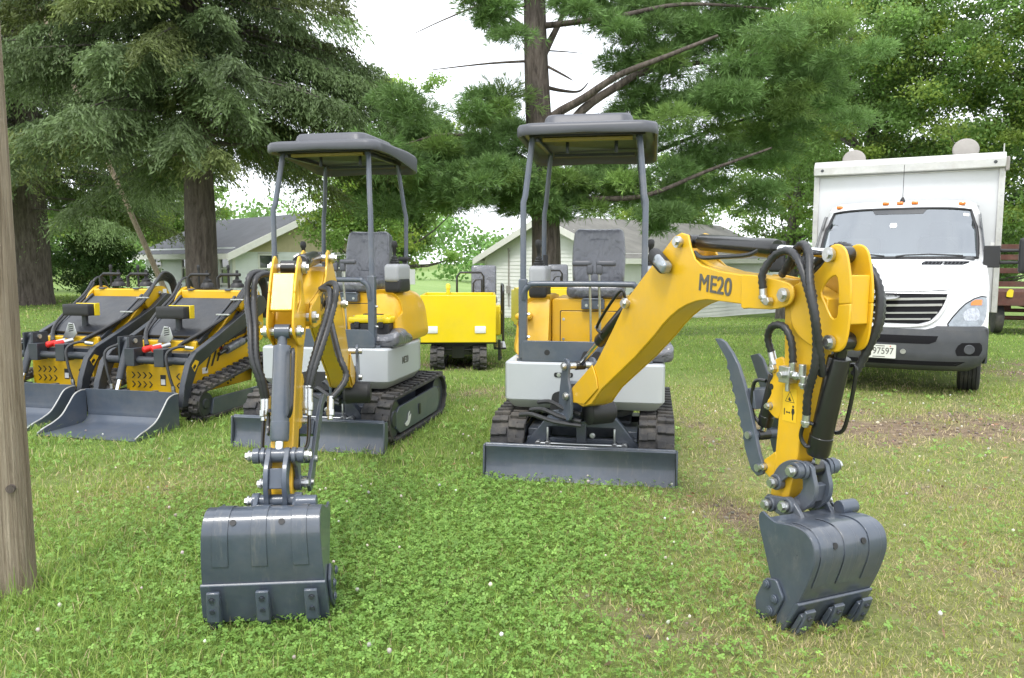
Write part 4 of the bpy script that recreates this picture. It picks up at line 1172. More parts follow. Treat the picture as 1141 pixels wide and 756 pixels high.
    g = G(); g.cyl((-0.43, -0.56, 0.55), (0.43, -0.56, 0.55), 0.035, 16); g.box(-0.20, -0.10, -0.62, -0.50, 0.50, 0.66); g.box(0.10, 0.20, -0.62, -0.50, 0.50, 0.66)
    g.build('cross_tube', M['dark_slate'], root, bevel=0.004)
    # tilt cylinders
    for x in (-0.22,):
        a = Vector((x, -0.53, 0.72)); b = Vector((x, -0.72, 0.25))
        g = G(); g.cyl(a, a+(b-a)*0.72, 0.034, 18); g.cyl((x-0.05, -0.53, 0.72), (x+0.05, -0.53, 0.72), 0.034, 16)
        g.box(x-0.06, x-0.04, -0.60, -0.42, 0.55, 0.76); g.box(x+0.04, x+0.06, -0.60, -0.42, 0.55, 0.76)
        tc_ = g.build('tilt_cylinder', M['dark_slate'], root, bevel=0.003)
        g = G(); g.cyl(a+(b-a)*0.72, b, 0.018, 12); g.build('piston_rod', M['chrome'], tc_)
        g = G(); g.cyl((x+0.062, -0.53, 0.72), (x+0.075, -0.53, 0.72), 0.022, 12); g.build('pin_end', M['zinc'], tc_)
    # red capped couplers
    for k, (x, z) in enumerate(((-0.02, 0.655), (0.07, 0.66))):
        g = G(); d = Vector((-0.4, -0.8, -0.18)).normalized(); p = Vector((x+0.05, -0.42, z+0.02))
        g.cyl(p, p+d*0.12, 0.022, 14); cp = g.build('hose_coupler', M['zinc'], root)
        g = G(); g.lathe(p+d*0.085, d, [(0, 0.026), (0.05, 0.03), (0.075, 0.03), (0.085, 0.02)], 14); g.build('red_cap', M['red'], cp)
    # hoses
    for k in range(4):
        o = 0.016*k
        g = G(); g.tube([(0.16+o, -0.36, 0.66+0.01*k), (0.30+o*0.5, -0.20, 0.765+o*0.6), (0.345+o*1.9, 0.02, 0.885+o), (0.35+o*1.9, 0.22, 1.01+o), (0.355+o*1.6, 0.40, 1.15+o*1.6), (0.365+o, 0.55, 1.24+o*1.6), (0.375+o, 0.69, 1.20+o), (0.375+o, 0.74, 1.02), (0.37+o, 0.72, 0.85)], 0.0155, 8)
        g.build('hydraulic_hose', M['hose'], root)
    for y, z in ((-0.02, 0.905), (0.22, 1.035)):
        g = G(); g.box(0.335, 0.475, y-0.014, y+0.014, z+0.02, z+0.034, None); g.build('hose_clamp', M['zinc'], root, bevel=0.003)
    for k in range(2):
        o = 0.018*k
        g = G(); g.tube([(-0.16-o, -0.36, 0.66), (-0.29-o*0.5, -0.20, 0.765+o), (-0.345-o*2, 0.05, 0.90+o), (-0.355-o, 0.30, 1.07+o), (-0.39-o, 0.46, 1.20+o)], 0.0145, 8); g.build('hydraulic_hose', M['hose'], root)
    g = G(); g.tube([(-0.40, 0.40, 1.10), (-0.41, 0.50, 1.24), (-0.41, 0.62, 1.25), (-0.41, 0.70, 1.10), (-0.41, 0.72, 0.9)], 0.0125, 8); g.build('hydraulic_hose', M['hose'], root)
    for x in (-0.33, 0.30):
        g = G(); g.tube([(x+0.12, -0.50, 0.66), (x+0.02, -0.56, 0.68), (x-0.05, -0.64, 0.62), (x-0.02, -0.66, 0.45), (x+0.02, -0.65, 0.30)], 0.0125, 8); g.build('hydraulic_hose', M['hose'], root)
        g = G(); g.cyl((x+0.02, -0.65, 0.24), (x+0.01, -0.655, 0.34), 0.017, 10); g.cyl((x+0.12, -0.50, 0.66), (x+0.06, -0.535, 0.672), 0.017, 10); g.build('hose_fitting', M['zinc'], root)
    # bucket
    w = 0.465; y0 = -0.78
    sp = smooth_line([(-0.80, 0.30), (-0.86, 0.30), (-0.93, 0.275), (-1.00, 0.20), (-1.08, 0.12), (-1.18, 0.075), (-1.27, 0.05), (-1.34, 0.02)], 5) + [(-1.34, 0.0), (-0.80, 0.0)]
    g = G()
    for s in (-1, 1): g.prism(sp, mx(s*w), -0.005, 0.005)
    floor_ = smooth_line([(-0.80, 0.315), (-0.785, 0.20), (-0.785, 0.09), (-0.83, 0.03), (-0.90, 0.01), (-1.10, 0.006), (-1.345, 0.004)], 4)
    inn = [(y-0.010 if i < 9 else y, z+(0.0 if i < 9 else 0.010)) for i, (y, z) in enumerate(floor_)]
    g.prism(floor_+inn[::-1], mx(0), -w+0.006, w-0.006)
    g.box(-0.33, -0.29, -0.79, -0.66, 0.05, 0.30); g.box(-0.17, -0.13, -0.79, -0.66, 0.05, 0.30); g.box(0.13, 0.17, -0.79, -0.66, 0.05, 0.30)
    bk = g.build('bucket', M['slate'], root, bevel=0.002, smooth=30)
    g = G()
    for s in (-1, 1):
        pts = [(s*w, a, b+0.0045) for a, b in sp[:-2]]
        g.tube(pts, 0.0055, 6, smooth=False)
    g.build('worn_edge', M['steel'], bk)
    return root

# ------------------------------------------------------------------ tracked dumper
def dumper(loc, rz, label):
    root = thing('tracked_dumper', label, 'tracked dumper', loc, rz, 'bright yellow tracked dumpers')
    circ = [(-0.30, 0.17, 0.17), (1.15, 0.17, 0.17), (0.40, 0.20, 0.17)]
    for s in (-1, 1): rubber_track(root, s*0.30, 0.20, circ, s, lugs=34, plate=[(-0.25, 0.08), (1.1, 0.08), (1.1, 0.24), (-0.25, 0.24)], frame_mat=M['black'])
    g = G(); g.box(-0.36, 0.36, -0.26, 1.3, 0.20, 0.37); g.box(-0.10, 0.08, -0.30, -0.24, 0.16, 0.34); g.cyl((0.16, -0.27, 0.24), (0.16, -0.27, 0.33), 0.02, 10); g.cyl((-0.2, -0.28, 0.28), (0.2, -0.28, 0.28), 0.018, 10)
    g.build('chassis', M['black'], root, bevel=0.006)
    # skip: an open steel box
    g = G(); W = 0.53
    g.box(-W, W, -0.42, -0.39, 0.395, 1.06); g.box(-W, -W+0.03, -0.39, 0.55, 0.40, 1.06); g.box(W-0.03, W, -0.39, 0.55, 0.40, 1.06); g.box(-W+0.03, W-0.03, -0.39, 0.55, 0.40, 0.43); g.box(-W+0.03, W-0.03, 0.52, 0.55, 0.43, 1.06)
    sk = g.build('skip', M['bright_yellow'], root, bevel=0.006)
    for x in (-0.365, 0.31):
        g = G(); g.rbox((x, -0.425, 0.575), (0.155, 0.02, 0.10), 0.008, 4); g.build('reflector', M['label_white'], sk)
    g = G(); g.box(-W-0.01, W+0.02, -0.40, 0.60, 0.372, 0.394); g.build('deck', M['black'], root, bevel=0.004)
    # engine body behind
    g = G(); g.box(-0.50, 0.10, 0.62, 1.35, 0.40, 1.0); g.box(0.15, 0.62, 0.75, 1.30, 0.38, 0.85)
    g.build('engine_body', M['bright_yellow'], root, bevel=0.02)
    g = G(); g.rbox((0.36, 0.93, 0.93), (0.42, 0.40, 0.12), 0.045, 7); g.rbox((0.36, 1.12, 1.22), (0.40, 0.10, 0.50), 0.045, 8, Euler((R(-8), 0, 0)))
    g.build('seat', M['seat'], root)
    g = G(); g.tube([(-0.05, 0.62, 1.02), (-0.05, 0.62, 1.30), (0.0, 0.62, 1.36), (0.32, 0.62, 1.36), (0.36, 0.62, 1.30), (0.36, 0.62, 1.0)], 0.016, 8, smooth=False); g.build('guard_rail', M['black'], root)
    g = G(); g.tube([(0.20, 0.60, 0.95), (0.20, 0.60, 1.20), (0.24, 0.60, 1.25), (0.33, 0.60, 1.25), (0.33, 0.60, 1.05)], 0.014, 8, smooth=False); g.build('guard_rail', M['black'], root)
    g = G(); g.tube([(0.64, -0.10, 0.38), (0.64, -0.10, 1.10), (0.64, 0.0, 1.18), (0.64, 0.9, 1.18), (0.64, 1.0, 1.1), (0.64, 1.0, 0.38)], 0.018, 8, smooth=False)
    g.tube([(0.64, -0.10, 0.75), (0.64, 1.0, 0.75)], 0.014, 8, smooth=False)
    g.build('guard_rail', M['black'], root)
    g = G(); g.box(0.50, 0.68, -0.30, 0.55, 0.28, 0.31); g.box(0.56, 0.60, -0.30, -0.22, 0.12, 0.42); g.tube([(0.60, -0.3, 0.16), (0.60, 0.6, 0.28)], 0.02, 8); g.build('footstep', M['black'], root, bevel=0.004)
    g = G(); g.cyl((-0.18, 0.50, 1.0), (-0.18, 0.50, 1.14), 0.028, 12); g.lathe((-0.18, 0.50, 1.12), (0, 0, 1), [(0, 0.035), (0.05, 0.035), (0.075, 0.02)], 14); g.build('lever_knob', M['bright_yellow'], root)
    return root

# ------------------------------------------------------------------ box truck
def box_truck(loc, rz):
    root = thing('box_truck', 'white box truck with a silver barred grille, parked nose first on the grass', 'truck', loc, rz)
    root.scale = (1.065, 1, 1)
    keys = [(0.13, 0.30), (0.035, 0.36), (0.0, 0.48), (0.0, 0.66), (0.02, 0.76), (0.05, 0.86), (0.12, 1.14), (0.20, 1.25), (0.42, 1.37), (0.75, 1.49), (0.98, 1.56), (1.08, 1.66), (1.30, 1.93), (1.50, 2.17), (1.58, 2.25), (1.70, 2.31), (1.85, 2.33)]
    zs = [k[1] for k in keys]; ys = [k[0] for k in keys]
    def yz(z): return float(np.interp(z, zs, ys))
    def hw(z): return float(np.interp(z, [0.3, 0.45, 0.8, 1.3, 1.56, 2.2, 2.33], [0.90, 0.96, 0.97, 0.96, 0.93, 0.845, 0.80]))
    def curve(z): return float(np.interp(z, [0.3, 0.8, 1.25, 1.56, 2.2, 2.33], [0.30, 0.30, 0.34, 0.30, 0.24, 0.15]))
    def S(x, z, off=0.0):
        u = abs(x)/hw(z); y = min(2.06, yz(z) + curve(z)*(0.45*u**2+0.55*u**5))
        zz = z - 0.05*u**4*(1 if z > 2.0 else 0)
        return Vector((x, y-off, zz + (off*0.6 if z > 1.0 else 0)))
    def patch(name, zl, m, parent, off, nu=14, thick=None, nz=None):
        """zl: list of (z, xl, xr) rows"""
        if nz:
            zz = np.linspace(zl[0][0], zl[-1][0], nz)
            zl = [(float(z), float(np.interp(z, [r[0] for r in zl], [r[1] for r in zl])), float(np.interp(z, [r[0] for r in zl], [r[2] for r in zl]))) for z in zz]
        rows = [[S(xl+(xr-xl)*k/nu, z, off) for k in range(nu+1)] for z, xl, xr in zl]
        g = G(); n = nu+1; m_ = len(rows)
        g.grid(rows)
        # give it a rim so that it reads as a solid panel
        back = [[S(xl+(xr-xl)*k/nu, z, off-0.03) for k in range(nu+1)] for z, xl, xr in zl]
        for a, b in ((rows[0], back[0]), (back[-1], rows[-1])): g.grid([b, a])
        g.grid([[r[0] for r in rows], [r[0] for r in back]]); g.grid([[r[-1] for r in back], [r[-1] for r in rows]])
        return g.build(name, m, parent, weld=True, smooth=50, split=False)
    def full(z0, z1, n):
        return [(z, -hw(z), hw(z)) for z in np.linspace(z0, z1, n)]
    # cab shell
    zz = np.concatenate([np.linspace(0.70, 1.56, 12), np.linspace(1.57, 2.25, 12), np.linspace(2.26, 2.33, 4)])
    rows = []
    for z in zz:
        h = hw(z); r = [(-h, 2.10, float(z)-0.05*(z > 2.0)), (-h, 1.2 if z > 1.6 else 0.75, float(z)-0.05*(z > 2.0))] + [tuple(S(h*(k/10-1), z)) for k in range(21)]
        r += [(h, 1.2 if z > 1.6 else 0.75, float(z)-0.05*(z > 2.0)), (h, 2.10, float(z)-0.05*(z > 2.0))]
        # keep side points behind the curved front edge
        yl = r[2][1]; r[1] = (r[1][0], max(r[1][1], yl+0.05), r[1][2]); r[-2] = (r[-2][0], max(r[-2][1], yl+0.05), r[-2][2])
        rows.append(r)
    def in_screen(i, j):
        return 1.63 <= zz[i] and zz[i+1] <= 2.19 and 3 <= j <= 20
    g = G(); n = len(rows[0]); vs = [p for r in rows for p in r]
    g.add(vs, [(i*n+j, i*n+j+1, (i+1)*n+j+1, (i+1)*n+j) for i in range(len(rows)-1) for j in range(n-1) if not in_screen(i, j)])
    g.grid([[(-hw(2.33), 2.1, 2.28)] + [tuple(S(hw(2.33)*(k/10-1), 2.33)) for k in range(21)] + [(hw(2.33), 2.1, 2.28)], [(-hw(2.33), 2.1, 2.28)]*2 + [(hw(2.33)*(k/10-1), 2.1, 2.33) for k in range(1, 20)] + [(hw(2.33), 2.1, 2.28)]*2])
    cab = g.build('cab', M['white'], root, weld=True, smooth=45, split=False)
    # cab floor, dash and seats seen through the glass
    g = G(); g.box(-0.84, 0.84, 1.95, 2.05, 0.8, 2.25); g.build('cab_rear_wall', M['pod'], cab)
    g = G(); g.rbox((0, 1.30, 1.52), (1.64, 0.42, 0.16), 0.05, 8); g.build('dashboard', M['bumper'], cab)
    for x in (-0.45, 0.45):
        g = G(); g.rbox((x, 1.80, 1.55), (0.48, 0.14, 0.62), 0.06, 8); g.rbox((x, 1.80, 1.94), (0.26, 0.11, 0.20), 0.05, 8); g.build('cab_seat', M['black_plastic'], cab)
    g = G(); pts = [(0.45+0.19*math.cos(a*math.pi/10), 1.50+0.06*math.sin(a*math.pi/10), 1.66+0.17*math.sin(a*math.pi/10)) for a in range(21)]; g.tube(pts, 0.014, 8, smooth=False); g.build('steering_wheel', M['black_plastic'], cab)
    ws = patch('windscreen', [(1.575, -0.84, 0.84), (1.62, -0.865, 0.865), (2.17, -0.775, 0.775), (2.205, -0.75, 0.75)], M['windscreen'], root, 0.006, 24, nz=14)
    # black border of the glass
    def edge(pts, r, name, m, par): g = G(); g.tube(pts, r, 8, smooth=False); return g.build(name, m, par)
    bl = [S(-0.845+1.69*k/20, 1.575, 0.008) for k in range(21)] + [S(0.845-0.09*k/8+0.03*math.sin(k/8*3.14), 1.575+0.63*k/8, 0.008) for k in range(1, 9)] + [S(0.755-1.51*k/20, 2.205, 0.008) for k in range(1, 21)] + [S(-0.755-0.09*k/8-0.03*math.sin(k/8*3.14), 2.205-0.63*k/8, 0.008) for k in range(1, 9)]
    edge(bl, 0.017, 'windscreen_seal', M['black_plastic'], ws)
    patch('sun_band', [(2.135, -0.26, 0.26), (2.195, -0.30, 0.30)], M['bumper'], ws, 0.0085, 12, nz=3)
    patch('screen_sticker', [(2.12, 0.68, 0.74), (2.155, 0.68, 0.74)], M['label_white'], ws, 0.009, 2)
    c = S(-0.02, 1.97, 0.009); 
    patch('screen_sticker', [(1.955, -0.075, -0.015), (1.985, -0.085, -0.005), (2.015, -0.075, -0.015)], M['label_white'], ws, 0.009, 3)
    for a, b in ((0.02, 0.58),):
        edge([S(a, 1.575, 0.03), S(a+0.1, 1.59, 0.035), S(a+0.35, 1.60, 0.035), S(b+0.12, 1.585, 0.03)], 0.009, 'wiper', M['black_plastic'], root)
    edge([S(-0.70, 1.575, 0.03), S(-0.50, 1.60, 0.035), S(-0.25, 1.595, 0.035), S(-0.1, 1.58, 0.03)], 0.009, 'wiper', M['black_plastic'], root)
    # hood vent
    hv = patch('hood_vent', [(1.495, 0.30, 0.70), (1.515, 0.30, 0.76), (1.535, 0.33, 0.77)], M['grille_dark'], root, 0.004, 10)
    g = G()
    for k in range(11):
        x = 0.32+0.038*k; g.tube([S(x, 1.497, 0.007), S(x+0.02, 1.532, 0.007)], 0.005, 5, smooth=False)
    g.build('vent_slats', M['bumper'], hv, split=False)
    # hood seam and emblem line
    edge([S(-0.60+1.2*k/20, 1.185+0.03*abs(k/10-1)**2, 0.002) for k in range(21)], 0.004, 'hood_seam', M['grille_dark'], cab)
    for s in (1, -1):
        edge([S(s*(0.60+0.25*t), 1.19+0.36*t, 0.001) for t in np.linspace(0, 1, 10)], 0.0025, 'hood_seam', M['pod'], cab)
        edge([S(s*(0.36+0.16*t), 1.22+0.30*t, -0.006) for t in np.linspace(0, 1, 10)], 0.014, 'hood_ridge', M['white'], cab)
    # grille
    gr = patch('grille', [(0.835, -0.33, 0.33), (0.86, -0.43, 0.43), (0.95, -0.50, 0.50), (1.05, -0.555, 0.555), (1.13, -0.585, 0.585), (1.165, -0.59, 0.59)], M['grille_dark'], root, 0.010, 24, nz=10)
    def bar(z0, x0, x1, h, off, m, nm, dip=0.02):
        rows = []
        for dz in (-h/2, h/2):
            rows.append([S(x0+(x1-x0)*k/24, z0+dz - dip*(1-abs((x0+(x1-x0)*k/24)/0.55)), off if dz < 0 else off+0.012) for k in range(25)])
        rb = [[p+Vector((0, 0.02, 0)) for p in r] for r in rows]
        g = G(); g.grid(rows); g.grid([rb[0], rows[0]]); g.grid([rows[1], rb[1]]); return g.build(nm, m, gr, weld=True, split=False)
    for z, x in ((0.895, 0.44), (0.965, 0.50), (1.035, 0.54), (1.105, 0.572)): bar(z, -x, x, 0.019, 0.02, M['bar'], 'grille_bar')
    fr = [S(-0.61+0.0*k, 1.17, 0.012) for k in range(1)]
    L_ = [(-0.60, 1.165), (-0.575, 1.06), (-0.52, 0.94), (-0.46, 0.865), (-0.37, 0.82), (-0.2, 0.80), (0, 0.795), (0.2, 0.80), (0.37, 0.82), (0.46, 0.865), (0.52, 0.94), (0.575, 1.06), (0.60, 1.165)]
    edge([S(x, z, 0.014) for x, z in smooth_line(L_, 4)], 0.018, 'grille_frame', M['white'], root)
    # oval badge
    g = G(); c = S(0, 1.115, 0.036)
    g.lathe(c, (0, -1, 0.35), [(0, 0.5), (0.006, 0.5), (0.010, 0.42)], 28)
    for i in range(len(g.v)):
        v = Vector(g.v[i])-c; g.v[i] = tuple(c+Vector((v.x*0.27, v.y, 0))+Vector((0, v.y*0 + (-0.0), v.z*0.062)))
    bd = g.build('badge', M['zinc'], gr, bevel=0)
    g = G(); c2 = c+Vector((0, -0.0085, 0)); g.add([c2+Vector((0.112*math.cos(a*math.pi/14), -0.003, 0.022*math.sin(a*math.pi/14))) for a in range(28)], [tuple(reversed(range(28)))]); 
    b2 = g.build('badge_face', M['bumper'], bd, smooth=0)
    text('badge_letters', 'FREIGHTLINER', M['zinc'], b2, 0.032, frame(c2+Vector((0, -0.005, 0)), (1, 0, 0), (0, 0, 1)), extrude=0.0005, sx=0.85)
    # headlights
    for s in (1, -1):
        rows = [(0.80, 0.62, 0.88), (0.84, 0.60, 0.92), (0.92, 0.645, 0.945), (1.0, 0.70, 0.95), (1.06, 0.755, 0.95), (1.11, 0.83, 0.945), (1.135, 0.895, 0.935)]
        rr = [(z, a, b) if s > 0 else (z, -b, -a) for z, a, b in rows]
        hl = patch('headlight', rr, M['lens'], root, 0.010, 12, nz=14)
        r2 = [(0.875, 0.76, 0.86), (0.90, 0.74, 0.885), (0.945, 0.735, 0.89), (0.985, 0.75, 0.88), (1.005, 0.78, 0.86)]
        rr = [(z, a, b) if s > 0 else (z, -b, -a) for z, a, b in r2]
        patch('reflector_bowl', rr, M['bowl'], hl, 0.0135, 8, nz=8)
        r2 = [(1.04, 0.80, 0.90), (1.075, 0.80, 0.905), (1.10, 0.84, 0.90)]
        rr = [(z, a, b) if s > 0 else (z, -b, -a) for z, a, b in r2]
        patch('turn_signal', rr, M['amber_lens'], hl, 0.0135, 6, nz=4)
        ol = [(0.61, 0.80), (0.60, 0.84), (0.645, 0.92), (0.70, 1.0), (0.755, 1.06), (0.83, 1.115), (0.895, 1.14), (0.94, 1.13)]
        edge([S(s*x, z, 0.010) for x, z in ol], 0.006, 'headlight_gap', M['grille_dark'], hl)
    # bumper
    bp = patch('bumper', [(0.30, -0.80, 0.80), (0.36, -0.905, 0.905), (0.48, -0.965, 0.965), (0.70, -0.975, 0.975), (0.775, -0.975, 0.975)], M['bumper'], root, 0.035, 30, nz=14)
    patch('bumper_upper', [(0.775, -0.975, -0.40), (0.795, -0.965, -0.47), (0.815, -0.93, -0.50)], M['bumper'], bp, 0.02, 8)
    patch('bumper_upper', [(0.775, 0.40, 0.975), (0.795, 0.47, 0.965), (0.815, 0.50, 0.93)], M['bumper'], bp, 0.02, 8)
    for s in (1, -1):
        g = G(); x = s*0.965
        g.prism([(0.30, 0.40), (0.55, 0.46), (0.58, 0.77), (0.27, 0.79)], lambda a, b, q: (x+q, a, b), -0.012, 0.012); g.build('bumper_corner', M['bumper'], bp, bevel=0.006)
    patch('air_intake', [(0.615, -0.44, 0.44), (0.64, -0.50, 0.50), (0.705, -0.52, 0.52)], M['grille_dark'], bp, 0.038, 20, nz=4)
    patch('bumper_step', [(0.37, -0.70, 0.70), (0.42, -0.78, 0.78)], M['grille_dark'], bp, 0.038, 20)
    for s in (1, -1):
        rr = [(0.49, 0.70, 0.90), (0.54, 0.68, 0.925), (0.60, 0.70, 0.925), (0.635, 0.74, 0.90)]
        rr = [(z, a, b) if s > 0 else (z, -b, -a) for z, a, b in rr]
        fb = patch('fog_light_recess', rr, M['grille_dark'], bp, 0.037, 8, nz=6)
        c = S(s*0.80, 0.56, 0.042); g = G(); g.lathe(c+Vector((0, 0.02, 0)), (s*0.35, -1, 0), [(0, 0.055), (0.02, 0.055), (0.026, 0.048), (0.024, 0.02)], 20); g.build('fog_light', M['bumper'], fb)
    # number plate
    F = frame(S(-0.02, 0.515, 0.062), (1, 0, 0), (0, 0, 1))
    g = G(); g.prism(round_poly([(-0.118, -0.078), (0.155, -0.078), (0.155, 0.078), (-0.155, 0.078), (-0.155, -0.045)], 0.012), lambda a, b, q: tuple(F @ Vector((a, b, q))), 0.0, 0.004)
    pl = g.build('number_plate', M['plate_white'], bp)
    text('plate_number', '97597', M['grey_ink'], pl, 0.105, F @ Matrix.Translation((0.03, 0.0, 0.0045)), sx=0.78, bold=0.0008)
    text('plate_letter', 'P\nR', M['grey_ink'], pl, 0.04, F @ Matrix.Translation((-0.118, -0.004, 0.0045)), sx=0.9)
    g = G()
    for x0, x1, z in ((-0.045, 0.045, 0.060), (-0.07, 0.05, -0.063)): g.prism([(x0, z-0.005), (x1, z-0.005), (x1, z+0.005), (x0, z+0.005)], lambda a, b, q: tuple(F @ Vector((a, b, q))), 0.004, 0.0045)
    g.build('plate_small_print', M['grey_ink'], pl)
    g = G()
    for x in (-0.10, 0.10): g.cyl(F @ Vector((x, 0.06, 0.004)), F @ Vector((x, 0.06, 0.008)), 0.007, 8)
    g.build('plate_screw', M['red'], pl)
    c = S(0.20, 0.52, 0.036); g = G(); g.lathe(c, (0, -1, 0), [(0, 0.028), (0.012, 0.028), (0.012, 0.016)], 14); g.build('tow_eye_cover', M['zinc'], bp)
    # wheels
    for (x, y, w) in ((-0.82, 0.88, 0.21), (0.82, 0.88, 0.21), (-0.86, 4.35, 0.20), (0.86, 4.35, 0.20), (-0.64, 4.35, 0.20), (0.64, 4.35, 0.20)):
        g = G(); r = 0.355
        prof = [(-w/2, r*0.60), (-w/2-0.006, r*0.78), (-w/2, r*0.93), (-w/2+0.02, r*0.985)]
        for k in range(5):
            a = -w/2+0.028+k*(w-0.056)/4; prof += [(a-0.004, r), (a+0.004, r)] if False else [(a-0.010, r), (a-0.009, r-0.012), (a-0.003, r-0.012), (a-0.002, r)]
        prof += [(w/2-0.02, r*0.985), (w/2, r*0.93), (w/2+0.006, r*0.78), (w/2, r*0.60)]
        prof = sorted(prof[:4], key=lambda q: 0) + prof[4:]
        g.lathe((x, y, r), (1, 0, 0), prof, 40)
        wh = g.build('wheel', M['rubber'], root, smooth=30)
        g = G(); g.lathe((x, y, r), (1, 0, 0), [(-w/2+0.02, r*0.58), (-w/2+0.004, r*0.62), (w/2-0.004, r*0.62), (w/2-0.02, r*0.58), (w/2-0.05, r*0.3), (w/2-0.02, r*0.2)], 28); g.build('rim', M['zinc'], wh)
    g = G(); g.box(-0.45, -0.35, 0.5, 6.2, 0.55, 0.75); g.box(0.35, 0.45, 0.5, 6.2, 0.55, 0.75); g.cyl((-0.7, 0.88, 0.36), (0.7, 0.88, 0.36), 0.05, 12); g.box(-0.85, 0.85, 0.55, 2.0, 0.72, 0.80)
    g.cyl((-0.6, 4.35, 0.36), (0.6, 4.35, 0.36), 0.06, 12)
    g.build('chassis_frame', M['black'], root, split=False)
    # wheel arch behind the bumper
    for s in (1, -1):
        g = G(); arch = [(0.40+0.0, 0.80)] + [(0.88-0.45*math.cos(a*math.pi/10), 0.36+0.45*math.sin(a*math.pi/10)) for a in range(11)] + [(1.9, 0.40), (1.9, 0.80)]
        g.prism([(1.32, 0.45), (2.08, 0.45), (2.08, 0.80), (1.25, 0.80)], lambda a, b, q: (s*0.955+q, a, b), -0.012, 0.012); g.build('side_sill', M['white'], cab, bevel=0.006)
        g = G(); g.tube([(s*0.955, 0.88-0.46*math.cos(a*math.pi/12), 0.38+0.46*math.sin(a*math.pi/12)) for a in range(13)], 0.022, 8, smooth=False); g.build('wheel_arch', M['bumper'], cab)
        # side window and mirror
        g = G(); g.prism(round_poly([(1.18, 1.62), (2.0, 1.62), (2.0, 2.14), (1.58, 2.14)], 0.05), lambda a, b, q: (s*(hw(1.62)-(b-1.62)*0.13)+q, a, b), -0.004, 0.004); g.build('side_window', M['glass'], cab)
        g = G(); g.rbox((s*1.33, 1.05, 1.60), (0.20, 0.12, 0.42), 0.04, 7); mi = g.build('mirror', M['black_plastic'], root)
        g = G(); g.tube([(s*0.90, 1.12, 1.66), (s*1.06, 1.08, 1.66), (s*1.25, 1.06, 1.66)], 0.022, 8); g.tube([(s*0.90, 1.12, 1.52), (s*1.06, 1.08, 1.52), (s*1.25, 1.06, 1.52)], 0.022, 8); g.box(s*1.0-0.10, s*1.0+0.06, 1.04, 1.14, 1.46, 1.72); g.build('mirror_arm', M['black_plastic'], mi, bevel=0.01)
    # roof marker lights
    for x in (-0.70, -0.16, 0.0, 0.16, 0.66):
        c = S(x, 2.275, 0.0); g = G(); g.rbox(c+Vector((0, -0.015, 0.012)), (0.075, 0.06, 0.04), 0.015, 5); g.build('marker_light', M['amber_lens'], root)
    c = S(0.02, 2.31, 0.0); g = G(); g.lathe(c, (0, 0, 1), [(-0.01, 0.03), (0.02, 0.028), (0.06, 0.010)], 12); g.tube([c+Vector((0, 0, 0.05)), c+Vector((0.0, 0.02, 0.48))], 0.0035, 5, smooth=False); g.build('antenna', M['black_plastic'], root)
    # cargo box
    y0, y1, W, zb, zt = 2.22, 6.6, 1.085, 0.86, 2.94
    g = G(); g.box(-W+0.03, W-0.03, y0+0.02, y1-0.02, zb, zt-0.10); bx = g.build('cargo_box', M['box_white'], root, bevel=0.01)
    g = G(); g.prism([(y0-0.10, zt-0.20), (y0-0.10, zt-0.08), (y0-0.02, zt), (y0+0.10, zt+0.005), (y0+0.10, zt-0.20)], lambda a, b, q: (q, a, b), -W-0.01, W+0.01); cap = g.build('front_cap', M['alu'], bx, bevel=0.012)
    g = G(); g.box(-W, W, y0+0.12, y1, zt-0.098, zt-0.01); g.build('roof_panel', M['alu'], bx)
    for s in (1, -1):
        g = G(); g.box(s*W-0.055 if s > 0 else -W-0.012, s*W+0.012 if s > 0 else -W+0.055, y0-0.012, y0+0.05, zb, zt-0.202); cr = g.build('corner_trim', M['alu'], bx, bevel=0.006)
        g = G()
        for k in range(14): 
            z = zb+0.08+k*0.145; g.lathe((s*(W-0.02), y0-0.012, z), (0, -1, 0), [(0, 0.008), (0.004, 0.006)], 8)
        g.build('rivets', M['zinc'], cr, split=False)
        g = G(); bolt(g, (s*(W-0.10), y0-0.10, zt-0.13), (0, -1, 0), 0.014, 0.012); g.build('cap_bolt', M['bumper'], cap)
    g = G(); g.box(-W+0.06, W-0.06, y0+0.0, y0+0.012, zt-0.225, zt-0.21)
    for k in range(16): g.lathe((-W+0.10+k*0.137, y0-0.0, zt-0.218), (0, -1, 0), [(0, 0.008), (0.004, 0.006)], 8)
    g.build('rivet_strip', M['alu'], bx, split=False)
    g = G(); g.box(W+0.002, W+0.05, y0-0.03, y0+0.03, zt-0.24, zt-0.06); g.build('corner_casting', M['vent_grey'], bx, bevel=0.012)
    g = G(); g.cyl((W-0.02, y0-0.05, zt-0.05), (W-0.02, y0-0.05, zt+0.10), 0.008, 6); g.build('marker_rod', M['alu'], bx)
    g = G(); g.box(0.985, 1.045, y0+0.006, y0+0.018, 1.55, 1.78); g.build('notice_sticker', M['label_white'], bx)
    for x, y in ((-0.72, 3.2), (0.66, 2.75)):
        g = G(); g.lathe((x, y, zt+0.12), (0.1, -1, 0.10), [(-0.04, 0.05), (-0.03, 0.145), (0.0, 0.155), (0.02, 0.150), (0.03, 0.13)], 28)
        rv = g.build('round_roof_vent', M['vent_grey'], bx, smooth=50)
        g = G(); g.prism([(x-0.13, zt-0.012), (x+0.15, zt-0.012), (x+0.13, zt+0.03), (x-0.11, zt+0.03)], lambda a, b, q: (a, q, b), y-0.06, y+0.14); g.build('vent_base', M['alu'], rv, bevel=0.008)
    return root

